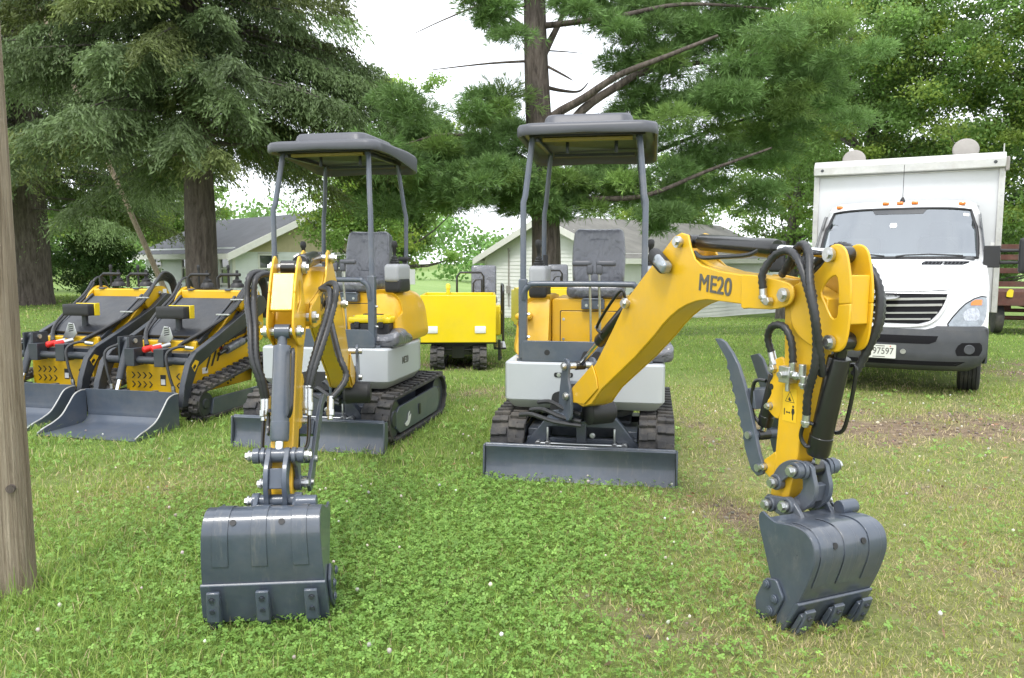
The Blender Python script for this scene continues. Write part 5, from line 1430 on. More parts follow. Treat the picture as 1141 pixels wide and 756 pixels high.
# ------------------------------------------------------------------ farm wagon at the right edge
def wagon(loc, rz):
    root = thing('hay_wagon', 'rusty red farm wagon standing in the shade behind the truck mirror', 'farm wagon', loc, rz)
    g = G(); g.box(-1.1, 1.1, -0.1, 4.2, 0.80, 0.92); g.box(-1.15, 1.15, -0.16, -0.1, 0.66, 0.98); g.box(-0.4, -0.28, -0.1, 4.2, 0.62, 0.80); g.box(0.28, 0.4, -0.1, 4.2, 0.62, 0.80)
    g.build('deck', M['rust_red'], root, bevel=0.01)
    for x in (-1.1, -0.37, 0.37, 1.1):
        g = G(); g.box(x-0.04, x+0.04, -0.12, -0.04, 0.98, 2.0); g.build('stake', M['rust_red'], root, bevel=0.006)
    for z in (1.15, 1.45, 1.75, 1.98):
        g = G(); g.box(-1.15, 1.15, -0.165, -0.125, z-0.06, z+0.06); g.build('rail', M['rust_red'], root, bevel=0.006)
    for x in (-1.1, 1.1):
        for y in (1.4, 2.8, 4.1):
            g = G(); g.box(x-0.04, x+0.04, y-0.04, y+0.04, 0.92, 2.0); g.build('stake', M['rust_red'], root, bevel=0.006)
        g = G(); g.box(x-0.02, x+0.02, 0.0, 4.1, 1.88, 1.98); g.build('rail', M['rust_red'], root, bevel=0.006)
    for x, y in ((-0.85, 0.35), (0.85, 0.35), (-0.85, 3.5), (0.85, 3.5)):
        g = G(); r = 0.36; g.lathe((x, y, r), (1, 0, 0), [(-0.09, r*0.55), (-0.10, r*0.8), (-0.08, r*0.97), (-0.03, r), (0.03, r), (0.08, r*0.97), (0.10, r*0.8), (0.09, r*0.55)], 30); wh = g.build('wheel', M['rubber'], root)
        g = G(); g.lathe((x, y, r), (1, 0, 0), [(-0.06, r*0.5), (-0.05, r*0.57), (0.05, r*0.57), (0.06, r*0.5), (0.03, r*0.2)], 20); g.build('rim', M['rust_red'], wh)
    g = G(); g.cyl((-0.8, 0.35, 0.36), (0.8, 0.35, 0.36), 0.05, 12); g.box(-0.1, 0.1, 0.2, 0.5, 0.38, 0.62); g.build('axle', M['rust_red'], root, bevel=0.005)
    g = G(); g.cyl((-0.8, 3.5, 0.36), (0.8, 3.5, 0.36), 0.05, 12); g.box(-0.1, 0.1, 3.35, 3.65, 0.38, 0.62); g.build('axle', M['rust_red'], root, bevel=0.005)
    g = G(); g.prism(round_poly([(-0.80, 0.86), (-0.67, 0.85), (-0.66, 1.02), (-0.74, 1.04), (-0.79, 0.98)], 0.03), lambda a, b, q: (a, q, b), -0.19, -0.175); g.build('yellow_tag', M['bright_yellow'], root, bevel=0.004)
    g = G(); g.tube([(0, -0.1, 0.6), (0, -0.7, 0.5), (0, -1.5, 0.35)], 0.04, 8); g.build('drawbar', M['rust_red'], root)
    return root

# ------------------------------------------------------------------ small things
def tool_box(loc, rz):
    root = thing('tool_box', 'black plastic tool box with a yellow lid on the left excavator floor', 'tool box', loc, rz)
    g = G(); g.prism([(-0.17, 0.0), (0.17, 0.0), (0.18, 0.17), (-0.18, 0.17)], lambda a, b, q: (a, q, b), -0.10, 0.10); b = g.build('box_body', M['black_plastic'], root, bevel=0.008)
    g = G(); g.rbox((0, 0, 0.20), (0.385, 0.225, 0.055), 0.018, 6); g.rbox((0, 0, 0.226), (0.30, 0.14, 0.03), 0.012, 5); g.build('lid', M['bright_yellow'], root)
    g = G(); g.rbox((0, 0, 0.242), (0.18, 0.05, 0.014), 0.006, 4); g.build('handle', M['black_plastic'], root)
    for x in (-0.11, 0.11):
        g = G(); g.box(x-0.022, x+0.022, -0.118, -0.10, 0.13, 0.185); g.build('latch', M['black_plastic'], root, bevel=0.004)
    return root

def folded_mat(loc, rz, label, s=1.0):
    g = G()
    def fn(p): return Vector((p.x, p.y, p.z + 0.02*math.sin(p.x*17+p.y*9)*(p.z > 0) + 0.015*math.sin(p.y*31)*(p.z > 0)))
    g.rbox((0, 0, 0.055*s), (0.30*s, 0.42*s, 0.11*s), 0.045*s, 14, None, fn)
    o = g.build('floor_bag', M['seat'], None, split=False); o.location = loc; o.rotation_euler = (0, 0, rz)
    return tag(o, label, 'bag')

def utility_post(loc):
    root = thing('wooden_post', 'weathered grey wooden post with a pale conduit cover at the left edge', 'post', loc)
    g = G(); g.tube([(0.0, 0, -0.2), (0.0, 0, 0.3), (0.0, 0, 1.2), (0.004, 0, 2.2), (0.004, 0, 4.4)], 0.08, 28, radii=[0.079, 0.077, 0.074, 0.070, 0.062], n=10)
    for i, v in enumerate(g.v):
        a = math.atan2(v[1], v[0]); k = 1 + 0.022*math.sin(a*5+v[2]*0.4) + 0.015*math.sin(a*11+1.3)
        g.v[i] = (v[0]*k, v[1]*k, v[2])
    g.build('pole', M['post_wood'], root, smooth=60, split=False)
    g = G(); g.rbox((0.012, -0.078, 1.83), (0.075, 0.06, 0.21), 0.02, 6)
    g.build('conduit_cover', M['alu'], root)
    g = G(); g.cyl((0.005, -0.095, 1.92), (-0.03, -0.085, 4.3), 0.012, 12); g.build('conduit', M['alu'], root)
    g = G(); g.cyl((0.045, -0.082, 0.52), (0.043, -0.064, 0.52), 0.019, 14); g.build('knot', M['bark'], root)
    return root
# ------------------------------------------------------------------ numeric helpers
rng = np.random.default_rng(11)
def smoothstep(a, b, x):
    t = np.clip((x-a)/(b-a), 0, 1); return t*t*(3-2*t)
_perm = np.random.default_rng(3).random((256, 256))
def vnoise(x, y):
    xi = np.floor(x).astype(int); yi = np.floor(y).astype(int); fx = x-xi; fy = y-yi
    fx = fx*fx*(3-2*fx); fy = fy*fy*(3-2*fy)
    g = lambda a, b: _perm[a % 256, b % 256]
    return (g(xi, yi)*(1-fx)+g(xi+1, yi)*fx)*(1-fy) + (g(xi, yi+1)*(1-fx)+g(xi+1, yi+1)*fx)*fy
def fbm(x, y, o=4):
    s = 0; a = 0.5; t = 0
    for k in range(o):
        s = s + a*vnoise(x*2**k+17*k, y*2**k+5*k); t += a; a *= 0.55
    return s/t

def hgt(x, y):
    x = np.asarray(x, float); y = np.asarray(y, float)
    drop = 0.052*np.clip(y-15, 0, 21)+0.018*np.clip(y-36, 0, 130)
    dl = 0.02*np.clip(y-33, 0, 150)
    w = smoothstep(-15, -5, x)
    return -(w*drop+(1-w)*dl) + 0.03*(fbm(x*0.35, y*0.35, 2)-0.5)*smoothstep(10, 16, y+np.abs(x)*0.3)

def bump2(x, y, cx, cy, rx, ry): return np.exp(-((x-cx)/rx)**2-((y-cy)/ry)**2)
def soil(x, y):
    m = (1.05*bump2(x, y, 4.3, 7.3, 2.0, 0.75)+0.6*bump2(x, y, 2.7, 7.0, 1.3, 0.6)+0.85*bump2(x, y, 6.6, 7.6, 1.6, 0.9)+0.55*bump2(x, y, 1.2, 4.6, 0.55, 0.5)+0.62*bump2(x, y, 2.3, 3.3, 0.7, 0.5)
         + 0.55*bump2(x, y, 0.55, 3.2, 0.45, 0.4)+0.6*bump2(x, y, 1.15, 3.0, 0.4, 0.22)+0.75*bump2(x, y, -0.35, 9.0, 0.9, 0.9)+0.8*bump2(x, y, -0.9, 11.6, 1.1, 0.6)+0.35*bump2(x, y, -2.6, 5.2, 0.9, 0.5)+0.5*bump2(x, y, 3.4, 5.2, 1.0, 0.5)+0.3*bump2(x, y, 1.6, 6.0, 1.0, 0.5)
         + 0.85*bump2(x, y, 7.4, 10.5, 0.9, 1.6))
    n = fbm(x*2.9, y*2.9, 4)
    return np.clip((m*0.85 + (n-0.55)*2.3)*1.1, 0, 1)*np.clip(m*2, 0, 1)
def dry(x, y):
    return np.clip(smoothstep(-0.2, 1.6, x-0.1*(y-4))*smoothstep(12, 7, y)*(0.35+0.9*fbm(x*1.3+9, y*1.3, 3)) + 0.5*bump2(x, y, -2.3, 5.3, 1.2, 0.8), 0, 1)
def clover(x, y):
    return np.clip(1.25*bump2(x, y, -0.45, 3.9, 1.15, 1.5)+0.5*bump2(x, y, -1.6, 4.4, 0.8, 0.8)+0.5*(fbm(x*1.7+3, y*1.7+8, 3)-0.5), 0, 1)*(1-soil(x, y)*0.8)

def np_mesh(name, V, F4, mats, parent=None, cols=None, smooth=False):
    """V (n,3); F4 (m,k) equal sized faces"""
    me = bpy.data.meshes.new(name)
    n, (m, k) = len(V), F4.shape
    me.vertices.add(n); me.vertices.foreach_set('co', np.ascontiguousarray(V, dtype=np.float32).ravel())
    me.loops.add(m*k); me.loops.foreach_set('vertex_index', np.ascontiguousarray(F4, dtype=np.int32).ravel())
    me.polygons.add(m); me.polygons.foreach_set('loop_start', np.arange(0, m*k, k, dtype=np.int32))
    if smooth: me.polygons.foreach_set('use_smooth', np.ones(m, dtype=bool))
    if cols is not None:
        at = me.attributes.new('col', 'FLOAT_COLOR', 'POINT')
        c4 = np.ones((n, 4), np.float32); c4[:, :3] = cols; at.data.foreach_set('color', c4.ravel())
    me.update(calc_edges=True); me.validate()
    for mt in (mats if isinstance(mats, list) else [mats]): me.materials.append(mt)
    o = bpy.data.objects.new(name, me); link(o, parent)
    return o

def unit(v): return v/np.maximum(np.linalg.norm(v, axis=1, keepdims=True), 1e-9)
def leaf_quads(C, D, ln, wd, col, fold=0.0):
    """diamond shaped leaves: centre, direction, length, width, colour"""
    n = len(C); D = unit(D)
    rv = unit(rng.normal(size=(n, 3))); Sd = unit(np.cross(D, rv))
    ln = np.broadcast_to(np.asarray(ln), (n,))[:, None]; wd = np.broadcast_to(np.asarray(wd), (n,))[:, None]
    V = np.empty((n, 4, 3)); V[:, 0] = C-D*ln*0.5; V[:, 1] = C+Sd*wd*0.5; V[:, 2] = C+D*ln*0.5; V[:, 3] = C-Sd*wd*0.5
    F = np.arange(n*4).reshape(n, 4)
    return V.reshape(-1, 3), F, np.repeat(col, 4, axis=0)

def vary(base, n, s=0.18, hue=0.06):
    b = np.asarray(base)[None, :]*np.exp(rng.normal(0, s, (n, 1)))
    return np.clip(b*(1+rng.normal(0, hue, (n, 3))), 0.004, 0.8)

# ------------------------------------------------------------------ ground
def axis(lo, hi, core0, core1, d0, grow):
    a = list(np.arange(core0, core1, d0)); p = core1; d = d0
    while p < hi: a.append(p); d *= grow; p += d
    a.append(hi); p = core0; d = d0; b = []
    while p > lo: d *= grow; p -= d; b.append(max(p, lo))
    return np.array(sorted(set(np.round(b+a, 4))))
xs = axis(-500, 500, -7, 8, 0.085, 1.09); ys = axis(-25, 900, 1.6, 12.5, 0.085, 1.07)
X, Y = np.meshgrid(xs, ys); Z = hgt(X, Y)
near = (np.abs(X) < 9) & (Y < 14)
sl_ = soil(X, Y)*near
Z = Z + near*(0.012*(fbm(X*3, Y*3, 3)-0.5)) - 0.012*sl_
V = np.stack([X, Y, Z], -1).reshape(-1, 3)
ny, nx = X.shape; I = np.arange(nx*ny).reshape(ny, nx)
F = np.stack([I[:-1, :-1], I[:-1, 1:], I[1:, 1:], I[1:, :-1]], -1).reshape(-1, 4)
far = smoothstep(52, 60, Y)*smoothstep(-40, -30, X)
cols = np.stack([np.clip(sl_+0.05*dry(X, Y)*near, 0, 1), far, 0.62*dry(X, Y)*near], -1).reshape(-1, 3)
def ground_material():
    m, nt, b = nodes('ground_soil_and_turf'); L = nt.links
    at = nt.nodes.new('ShaderNodeAttribute'); at.attribute_name = 'col'; sp = nt.nodes.new('ShaderNodeSeparateColor'); L.new(at.outputs['Color'], sp.inputs[0])
    tc = nt.nodes.new('ShaderNodeTexCoord')
    def noise(sc, det=6):
        n = nt.nodes.new('ShaderNodeTexNoise'); n.inputs['Scale'].default_value = sc; n.inputs['Detail'].default_value = det; n.inputs['Roughness'].default_value = 0.7; L.new(tc.outputs['Object'], n.inputs['Vector']); return n
    def ramp(fac, a, c1, bb, c2):
        r = nt.nodes.new('ShaderNodeValToRGB'); r.color_ramp.elements[0].position = a; r.color_ramp.elements[0].color = (*c1, 1); r.color_ramp.elements[1].position = bb; r.color_ramp.elements[1].color = (*c2, 1); L.new(fac, r.inputs['Fac']); return r
    turf = ramp(noise(7).outputs['Fac'], 0.35, (0.105, 0.160, 0.042), 0.7, (0.185, 0.265, 0.070))
    big = ramp(noise(0.22, 4).outputs['Fac'], 0.4, (0.85, 0.9, 0.8), 0.65, (1.15, 1.1, 1.0))
    mu = nt.nodes.new('ShaderNodeMixRGB'); mu.blend_type = 'MULTIPLY'; mu.inputs['Fac'].default_value = 1; L.new(turf.outputs[0], mu.inputs[1]); L.new(big.outputs[0], mu.inputs[2])
    dirt = ramp(noise(14, 10).outputs['Fac'], 0.32, (0.10, 0.070, 0.045), 0.72, (0.31, 0.24, 0.17))
    field = ramp(noise(0.12, 5).outputs['Fac'], 0.3, (0.16, 0.25, 0.075), 0.7, (0.24, 0.33, 0.12))
    thatch = ramp(noise(19, 9).outputs['Fac'], 0.35, (0.155, 0.135, 0.062), 0.7, (0.38, 0.325, 0.18))
    m0 = nt.nodes.new('ShaderNodeMixRGB'); L.new(sp.outputs[2], m0.inputs['Fac']); L.new(mu.outputs[0], m0.inputs[1]); L.new(thatch.outputs[0], m0.inputs[2]); mu = m0
    m1 = nt.nodes.new('ShaderNodeMixRGB'); L.new(sp.outputs[0], m1.inputs['Fac']); L.new(mu.outputs[0], m1.inputs[1]); L.new(dirt.outputs[0], m1.inputs[2])
    m2 = nt.nodes.new('ShaderNodeMixRGB'); L.new(sp.outputs[1], m2.inputs['Fac']); L.new(m1.outputs[0], m2.inputs[1]); L.new(field.outputs[0], m2.inputs[2])
    L.new(m2.outputs[0], b.inputs['Base Color']); b.inputs['Roughness'].default_value = 0.95; b.inputs['Specular IOR Level'].default_value = 0.15
    bp = nt.nodes.new('ShaderNodeBump'); bp.inputs['Strength'].default_value = 0.8; bp.inputs['Distance'].default_value = 0.03; L.new(noise(22, 8).outputs['Fac'], bp.inputs['Height']); L.new(bp.outputs[0], b.inputs['Normal'])
    return m
tag(np_mesh('ground', V, F, ground_material(), None, cols, True), kind='structure')

# concrete drive on the left
py = np.array([13.4, 13.9, 14.5, 15.1, 15.5]); px = np.linspace(-40, -5.2, 60)
PX, PY = np.meshgrid(px, py); PY = PY + 0.02*(PX+8)
PV = np.stack([PX, PY, hgt(PX, PY)+0.02], -1).reshape(-1, 3); I = np.arange(60*5).reshape(5, 60)
tag(np_mesh('driveway', PV, np.stack([I[:-1, :-1], I[:-1, 1:], I[1:, 1:], I[1:, :-1]], -1).reshape(-1, 4), M['concrete'], None, None, True), kind='structure')

# ------------------------------------------------------------------ grass, clover, stones
POSTS = [(-2.30, 3.52, 0.17)]
def wedge(n, y0, y1, side=0.98, extra=0.9):
    y = np.sqrt(rng.random(n)*(y1**2-y0**2)+y0**2); x = (rng.random(n)*2-1)*(y*side*0.92+extra)
    return x, y
def keep_out(x, y):
    k = np.ones(len(x), bool)
    k &= ~((y > 13.2) & (y < 15.9) & (x < -5.0))
    for cx, cy, w, l, a in TRACKS:
        c, s = math.cos(a), math.sin(a); lx = (x-cx)*c+(y-cy)*s; ly = -(x-cx)*s+(y-cy)*c
        k &= ~((np.abs(lx) < w) & (np.abs(ly) < l))
    for cx, cy, r in POSTS: k &= (x-cx)**2+(y-cy)**2 > 0.085**2
    return k
def rig(cx, cy, a, offx, w, y0, y1):
    c, s = math.cos(a), math.sin(a); m = (y0+y1)/2
    return (cx+offx*c-m*s, cy+offx*s+m*c, w, (y1-y0)/2, a)
A10, A12, A14 = R(-10), R(-12), R(-14)
TRACKS = []
for (cx, cy, a) in ((0.63, 6.28, A10), (-1.53, 7.2, A12)):
    for o in (-0.535, 0.535): TRACKS.append(rig(cx, cy, a, o, 0.12, -0.66, 0.66))
for (cx, cy, a) in ((-3.36, 8.05, A14), (-4.56, 8.50, A14)):
    for o in (-0.455, 0.455): TRACKS.append(rig(cx, cy, a, o, 0.09, -0.52, 0.68))
    TRACKS.append(rig(cx, cy, a, 0.0, 0.50, -1.42, -0.85))

def blades(n, y0, y1, hmin, hmax, w, seg, side=0.98):
    x, y = wedge(n, y0, y1, side)
    s = soil(x, y); d = dry(x, y); cl = clover(x, y)
    k = (rng.random(n) > s*0.84) & (rng.random(n) > cl*0.40) & (rng.random(n) > d*0.12) & keep_out(x, y)
    x, y, s, d, cl = x[k], y[k], s[k], d[k], cl[k]; n = len(x)
    z = hgt(x, y)
    lush = smoothstep(0.5, -1.5, x)
    tuft = fbm(x*1.9, y*1.9, 3)
    h = 0.86*(hmin+(hmax-hmin)*rng.random(n)**1.8)*(0.55+0.9*tuft)*(1-0.35*d)*(0.85+0.35*lush)
    for cx, cy, r in POSTS: h = h*(1+2.1*np.exp(-((x-cx)**2+(y-cy)**2)/0.035))
    az = rng.random(n)*2*np.pi; lean = np.abs(rng.normal(0.55, 0.32, n))
    dx, dy = np.cos(az)*np.sin(lean), np.sin(az)*np.sin(lean); dz = np.cos(lean)
    sx, sy = -np.sin(az+rng.normal(0, 0.7, n)), np.cos(az+rng.normal(0, 0.7, n))
    ww = w*(0.6+0.8*rng.random(n))
    B = np.stack([x, y, z-0.005], -1); Dv = np.stack([dx, dy, dz], -1); Sv = np.stack([sx, sy, np.zeros(n)], -1)*ww[:, None]/2
    straw = (rng.random(n) < 0.07+0.40*d+0.25*s)
    base = np.where(rng.random((n, 1)) < 0.5, np.array([[0.270, 0.370, 0.085]]), np.array([[0.195, 0.310, 0.066]]))
    base = base*(0.80+0.45*fbm(x*0.9+4, y*0.9, 3))[:, None]*np.exp(rng.normal(0, 0.16, (n, 1)))
    yl = np.clip(d*0.65, 0, 0.65)[:, None]; base = base*(1-yl)+np.array([[0.38, 0.385, 0.095]])*yl
    base[straw] = np.array([0.52, 0.44, 0.25])*np.exp(rng.normal(0, 0.22, (straw.sum(), 1)))
    if seg == 2:
        bend = np.stack([dx, dy, -0.35*np.ones(n)], -1)*(h*0.28)[:, None]
        m = B+Dv*h[:, None]*0.55; t = B+Dv*h[:, None]+bend
        V = np.stack([B-Sv, B+Sv, m+Sv*0.85, m-Sv*0.85, t+Sv*0.08, t-Sv*0.08], 1)
        i = np.arange(n)[:, None]*6
        F = np.concatenate([i+np.array([[0, 1, 2, 3]]), i+np.array([[3, 2, 4, 5]])])
        return V.reshape(-1, 3), F, np.repeat(base, 6, 0)
    t = B+Dv*h[:, None]
    V = np.stack([B-Sv, B+Sv, t+Sv*0.15, t-Sv*0.15], 1)
    return V.reshape(-1, 3), np.arange(n*4).reshape(n, 4), np.repeat(base, 4, 0)
def merge(parts):
    Vs, Fs, Cs = [], [], []; o = 0
    for v, f, c in parts: Vs.append(v); Fs.append(f+o); Cs.append(c); o += len(v)
    return np.concatenate(Vs), np.concatenate(Fs), np.concatenate(Cs)
gr = [blades(255000, 1.9, 5.2, 0.026, 0.095, 0.0036, 2), blades(165000, 5.2, 9.5, 0.028, 0.10, 0.0058, 2), blades(112000, 9.5, 17, 0.03, 0.09, 0.013, 1), blades(74000, 17, 36, 0.03, 0.09, 0.035, 1)]
# long uncut blades round the foot of the post
tag(np_mesh('grass', *merge(gr)[:2], M['blade'], None, merge(gr)[2]), kind='stuff')

def clover_mesh(n, y0, y1, size):
    x, y = wedge(n, y0, y1); c = clover(x, y)
    k = (rng.random(n) < 0.05+c*0.95) & keep_out(x, y) & (rng.random(n) > soil(x, y)*0.9); x, y = x[k], y[k]; n = len(x)
    z = hgt(x, y)+0.015+0.042*rng.random(n)**1.3*(0.6+0.7*fbm(x*2, y*2, 2))
    az = rng.random(n)*2*np.pi; parts = []
    col = np.where(rng.random((n, 1)) < 0.55, np.array([[0.185, 0.335, 0.070]]), np.array([[0.235, 0.395, 0.088]]))*np.exp(rng.normal(0, 0.14, (n, 1)))
    sz = size*(0.6+0.7*rng.random(n)); tx, ty = rng.normal(0, 0.35, n), rng.normal(0, 0.35, n)
    for k3 in range(3):
        a = az+k3*2*np.pi/3
        d = np.stack([np.cos(a), np.sin(a), np.cos(a)*tx+np.sin(a)*ty], -1); s = np.stack([-np.sin(a), np.cos(a), -np.sin(a)*tx+np.cos(a)*ty], -1)
        P = np.stack([x, y, z], -1); q = sz[:, None]
        up = np.array([[0, 0, 1.0]])*q*0.12
        V = np.stack([P, P+d*q*0.55+s*q*0.42+up, P+d*q*1.0, P+d*q*0.55-s*q*0.42+up], 1)
        parts.append((V.reshape(-1, 3), np.arange(n*4).reshape(n, 4), np.repeat(col, 4, 0)))
    return merge(parts)
cm = merge([clover_mesh(105000, 2.0, 5.6, 0.0145), clover_mesh(33000, 5.6, 9.0, 0.025)])
tag(np_mesh('clover', cm[0], cm[1], M['blade'], None, cm[2]), kind='stuff')

# clover flower heads and bits of gravel
def blobs(name, pts, rad, colr, mt, kind, flat=1.0):
    u = []
    for i in range(5):
        for j in range(8):
            th = math.pi*(i+0.5)/5; ph = 2*math.pi*j/8; u.append((math.sin(th)*math.cos(ph), math.sin(th)*math.sin(ph), math.cos(th)))
    u = np.array(u); n = len(pts)
    jit = 1+rng.normal(0, 0.13, (n, 40, 1))
    V = pts[:, None, :]+u[None]*jit*rad[:, None, None]*np.array([1, 1, flat])
    f = []
    for i in range(4):
        for j in range(8): f.append((i*8+j, (i+1)*8+j, (i+1)*8+(j+1) % 8, i*8+(j+1) % 8))
    for i0 in (0, 32):
        f += [(i0, i0+1, i0+2, i0+3), (i0, i0+3, i0+4, i0+7), (i0+4, i0+5, i0+6, i0+7)]
    F = (np.arange(n)[:, None, None]*40+np.array(f)[None]).reshape(-1, 4)
    return tag(np_mesh(name, V.reshape(-1, 3), F, mt, None, np.repeat(colr, 40, 0), True), kind=kind)
x, y = wedge(900, 2.3, 8.5); k = (rng.random(900) < 0.22+0.3*clover(x, y)) & keep_out(x, y); x, y = x[k], y[k]
blobs('clover_flowers', np.stack([x, y, hgt(x, y)+0.05+0.05*rng.random(len(x))], -1), 0.005+0.0045*rng.random(len(x)), vary((0.70, 0.66, 0.58), len(x), 0.25, 0.05), M['blade'], 'stuff')
x, y = wedge(26000, 2.4, 12); k = (rng.random(len(x)) < soil(x, y)*0.55) & keep_out(x, y); x, y = x[k], y[k]
blobs('gravel', np.stack([x, y, hgt(x, y)-0.004], -1), 0.006+0.012*rng.random(len(x))**2, vary((0.30, 0.255, 0.21), len(x), 0.4, 0.06), M['blade'], 'stuff', 0.6)
# dead leaves lying about on the dirt
x, y = wedge(9000, 2.4, 10); k = (rng.random(len(x)) < 0.02+soil(x, y)*0.30) & keep_out(x, y); x, y = x[k], y[k]; n = len(x)
az = rng.random(n)*6.28
v, f, c = leaf_quads(np.stack([x, y, hgt(x, y)+0.012+0.02*rng.random(n)], -1), np.stack([np.cos(az), np.sin(az), rng.normal(0, 0.25, n)], -1), 0.03+0.03*rng.random(n), 0.016, vary((0.25, 0.15, 0.08), n, 0.35))
tag(np_mesh('fallen_leaves', v, f, M['blade'], None, c), kind='stuff')

# ------------------------------------------------------------------ trees
def gz(x, y): return float(hgt(x, y))
def trunk_mesh(root, pts, radii, m, name='trunk', seg=20, rough=0.08):
    g = G(); g.tube(pts, 0.1, seg, n=7, radii=radii)
    for i, v in enumerate(g.v):
        k = i % seg; a = 2*math.pi*k/seg
        # bark ridges
        c = Vector(pts[0])
    return g.build(name, m, root, smooth=70, split=False)

def spruce(name, label, x, y, H, Rr, trunk_r, zlow, nb, base, seed, per=1.0, zmax=None):
    r_ = np.random.default_rng(seed); z0 = gz(x, y)
    root = thing(name, label, 'tree', (x, y, z0))
    trunk_mesh(root, [(0, 0, -0.3), (0, 0, 0.4), (0.03, 0, 2.5), (0.0, 0.05, H*0.5), (0, 0, H)], [trunk_r*1.35, trunk_r*1.1, trunk_r, trunk_r*0.6, 0.03], M['bark'])
    g = G(); C = []; D = []; K = []
    for b in range(nb):
        z = min(H*0.96, zlow + (H-zlow)*(b/nb)**1.25 + r_.normal(0, 0.45)); az = r_.random()*2*np.pi
        L = Rr*max(0.03, 1-z/H)**0.8*(0.45+0.65*r_.random()**0.7); dr = np.array([math.cos(az), math.sin(az)]); lat = np.array([-dr[1], dr[0]])
        droop = 0.36+0.22*r_.random(); bend = r_.normal(0, 0.10)
        def P(t): return np.stack([dr[0]*t*L+lat[0]*bend*t*t*L, dr[1]*t*L+lat[1]*bend*t*t*L, z + L*(0.12*t-droop*t*t+0.16*t**3)], -1)
        g.tube([tuple(P(np.array(t))) for t in (0.0, 0.3, 0.6, 0.85)], 0.03, 5, n=2, radii=[0.045*trunk_r/0.3, 0.032, 0.02, 0.008])
        nt_ = int((16+L*9)*per); t = 0.12+0.9*np.sqrt(r_.random(nt_)); t = np.clip(t, 0, 1.02)
        side = np.where(r_.random(nt_) < 0.5, 1, -1)
        tl = L*(0.16+0.20*r_.random(nt_))*(1.15-0.75*t)+0.15
        o = P(t); ang = side*(0.5+0.7*r_.random(nt_))
        td = np.stack([dr[0]*np.cos(ang)+lat[0]*np.sin(ang), dr[1]*np.cos(ang)+lat[1]*np.sin(ang), -0.25-0.75*r_.random(nt_)], -1); td = unit(td)
        q = 16; s = (np.arange(q)+r_.random((nt_, q)))/q
        pos = o[:, None, :]+td[:, None, :]*(s*tl[:, None])[..., None]; pos[..., 2] -= 0.30*(s**2)*tl[:, None]
        pos = pos+r_.normal(0, 0.035, pos.shape)
        dd = td[:, None, :]+r_.normal(0, 0.45, pos.shape); dd[..., 2] -= 0.35
        C.append(pos.reshape(-1, 3)); D.append(dd.reshape(-1, 3))
        cc = np.asarray(base)*np.exp(r_.normal(0, 0.22))*np.exp(r_.normal(0, 0.14, (nt_, 1, 1))); cc = np.broadcast_to(cc, pos.shape).copy()
        if r_.random() < 0.25: cc *= np.array([1.22, 1.06, 0.85])
        K.append(cc.reshape(-1, 3))
        # bare grey twigs under the branch
        if r_.random() < 0.5:
            t0 = 0.2+0.5*r_.random(); p = P(np.array(t0))
            g.tube([tuple(p), tuple(p+np.array([dr[0]*0.3, dr[1]*0.3, -0.25])), tuple(p+np.array([dr[0]*0.45+r_.normal(0, .1), dr[1]*0.45, -0.7]))], 0.010, 4, n=2)
    g.build('limbs', M['bark_grey'], root, smooth=0, split=False)
    C = np.concatenate(C); D = np.concatenate(D); K = np.concatenate(K)
    n = len(C); ln = 0.075+0.085*rng.random(n)
    v, f, c = leaf_quads(C, D, ln, 0.022+0.016*rng.random(n), K*np.exp(rng.normal(0, 0.12, (n, 1))))
    np_mesh('crown', v, f, M['needle'], root, c)
    return root
TREES = []
spruce('spruce_tree', 'drooping dark spruce in front of the pale house with the grey roof', -6.75, 17.0, 19, 5.1, 0.32, 4.35, 430, (0.120, 0.176, 0.070), 5, 2.3)
spruce('spruce_tree', 'broad old spruce with a thick trunk on the lawn, beside the wooden post', -16.9, 27.5, 22, 6.8, 0.62, 4.3, 400, (0.120, 0.178, 0.068), 6, 2.0)

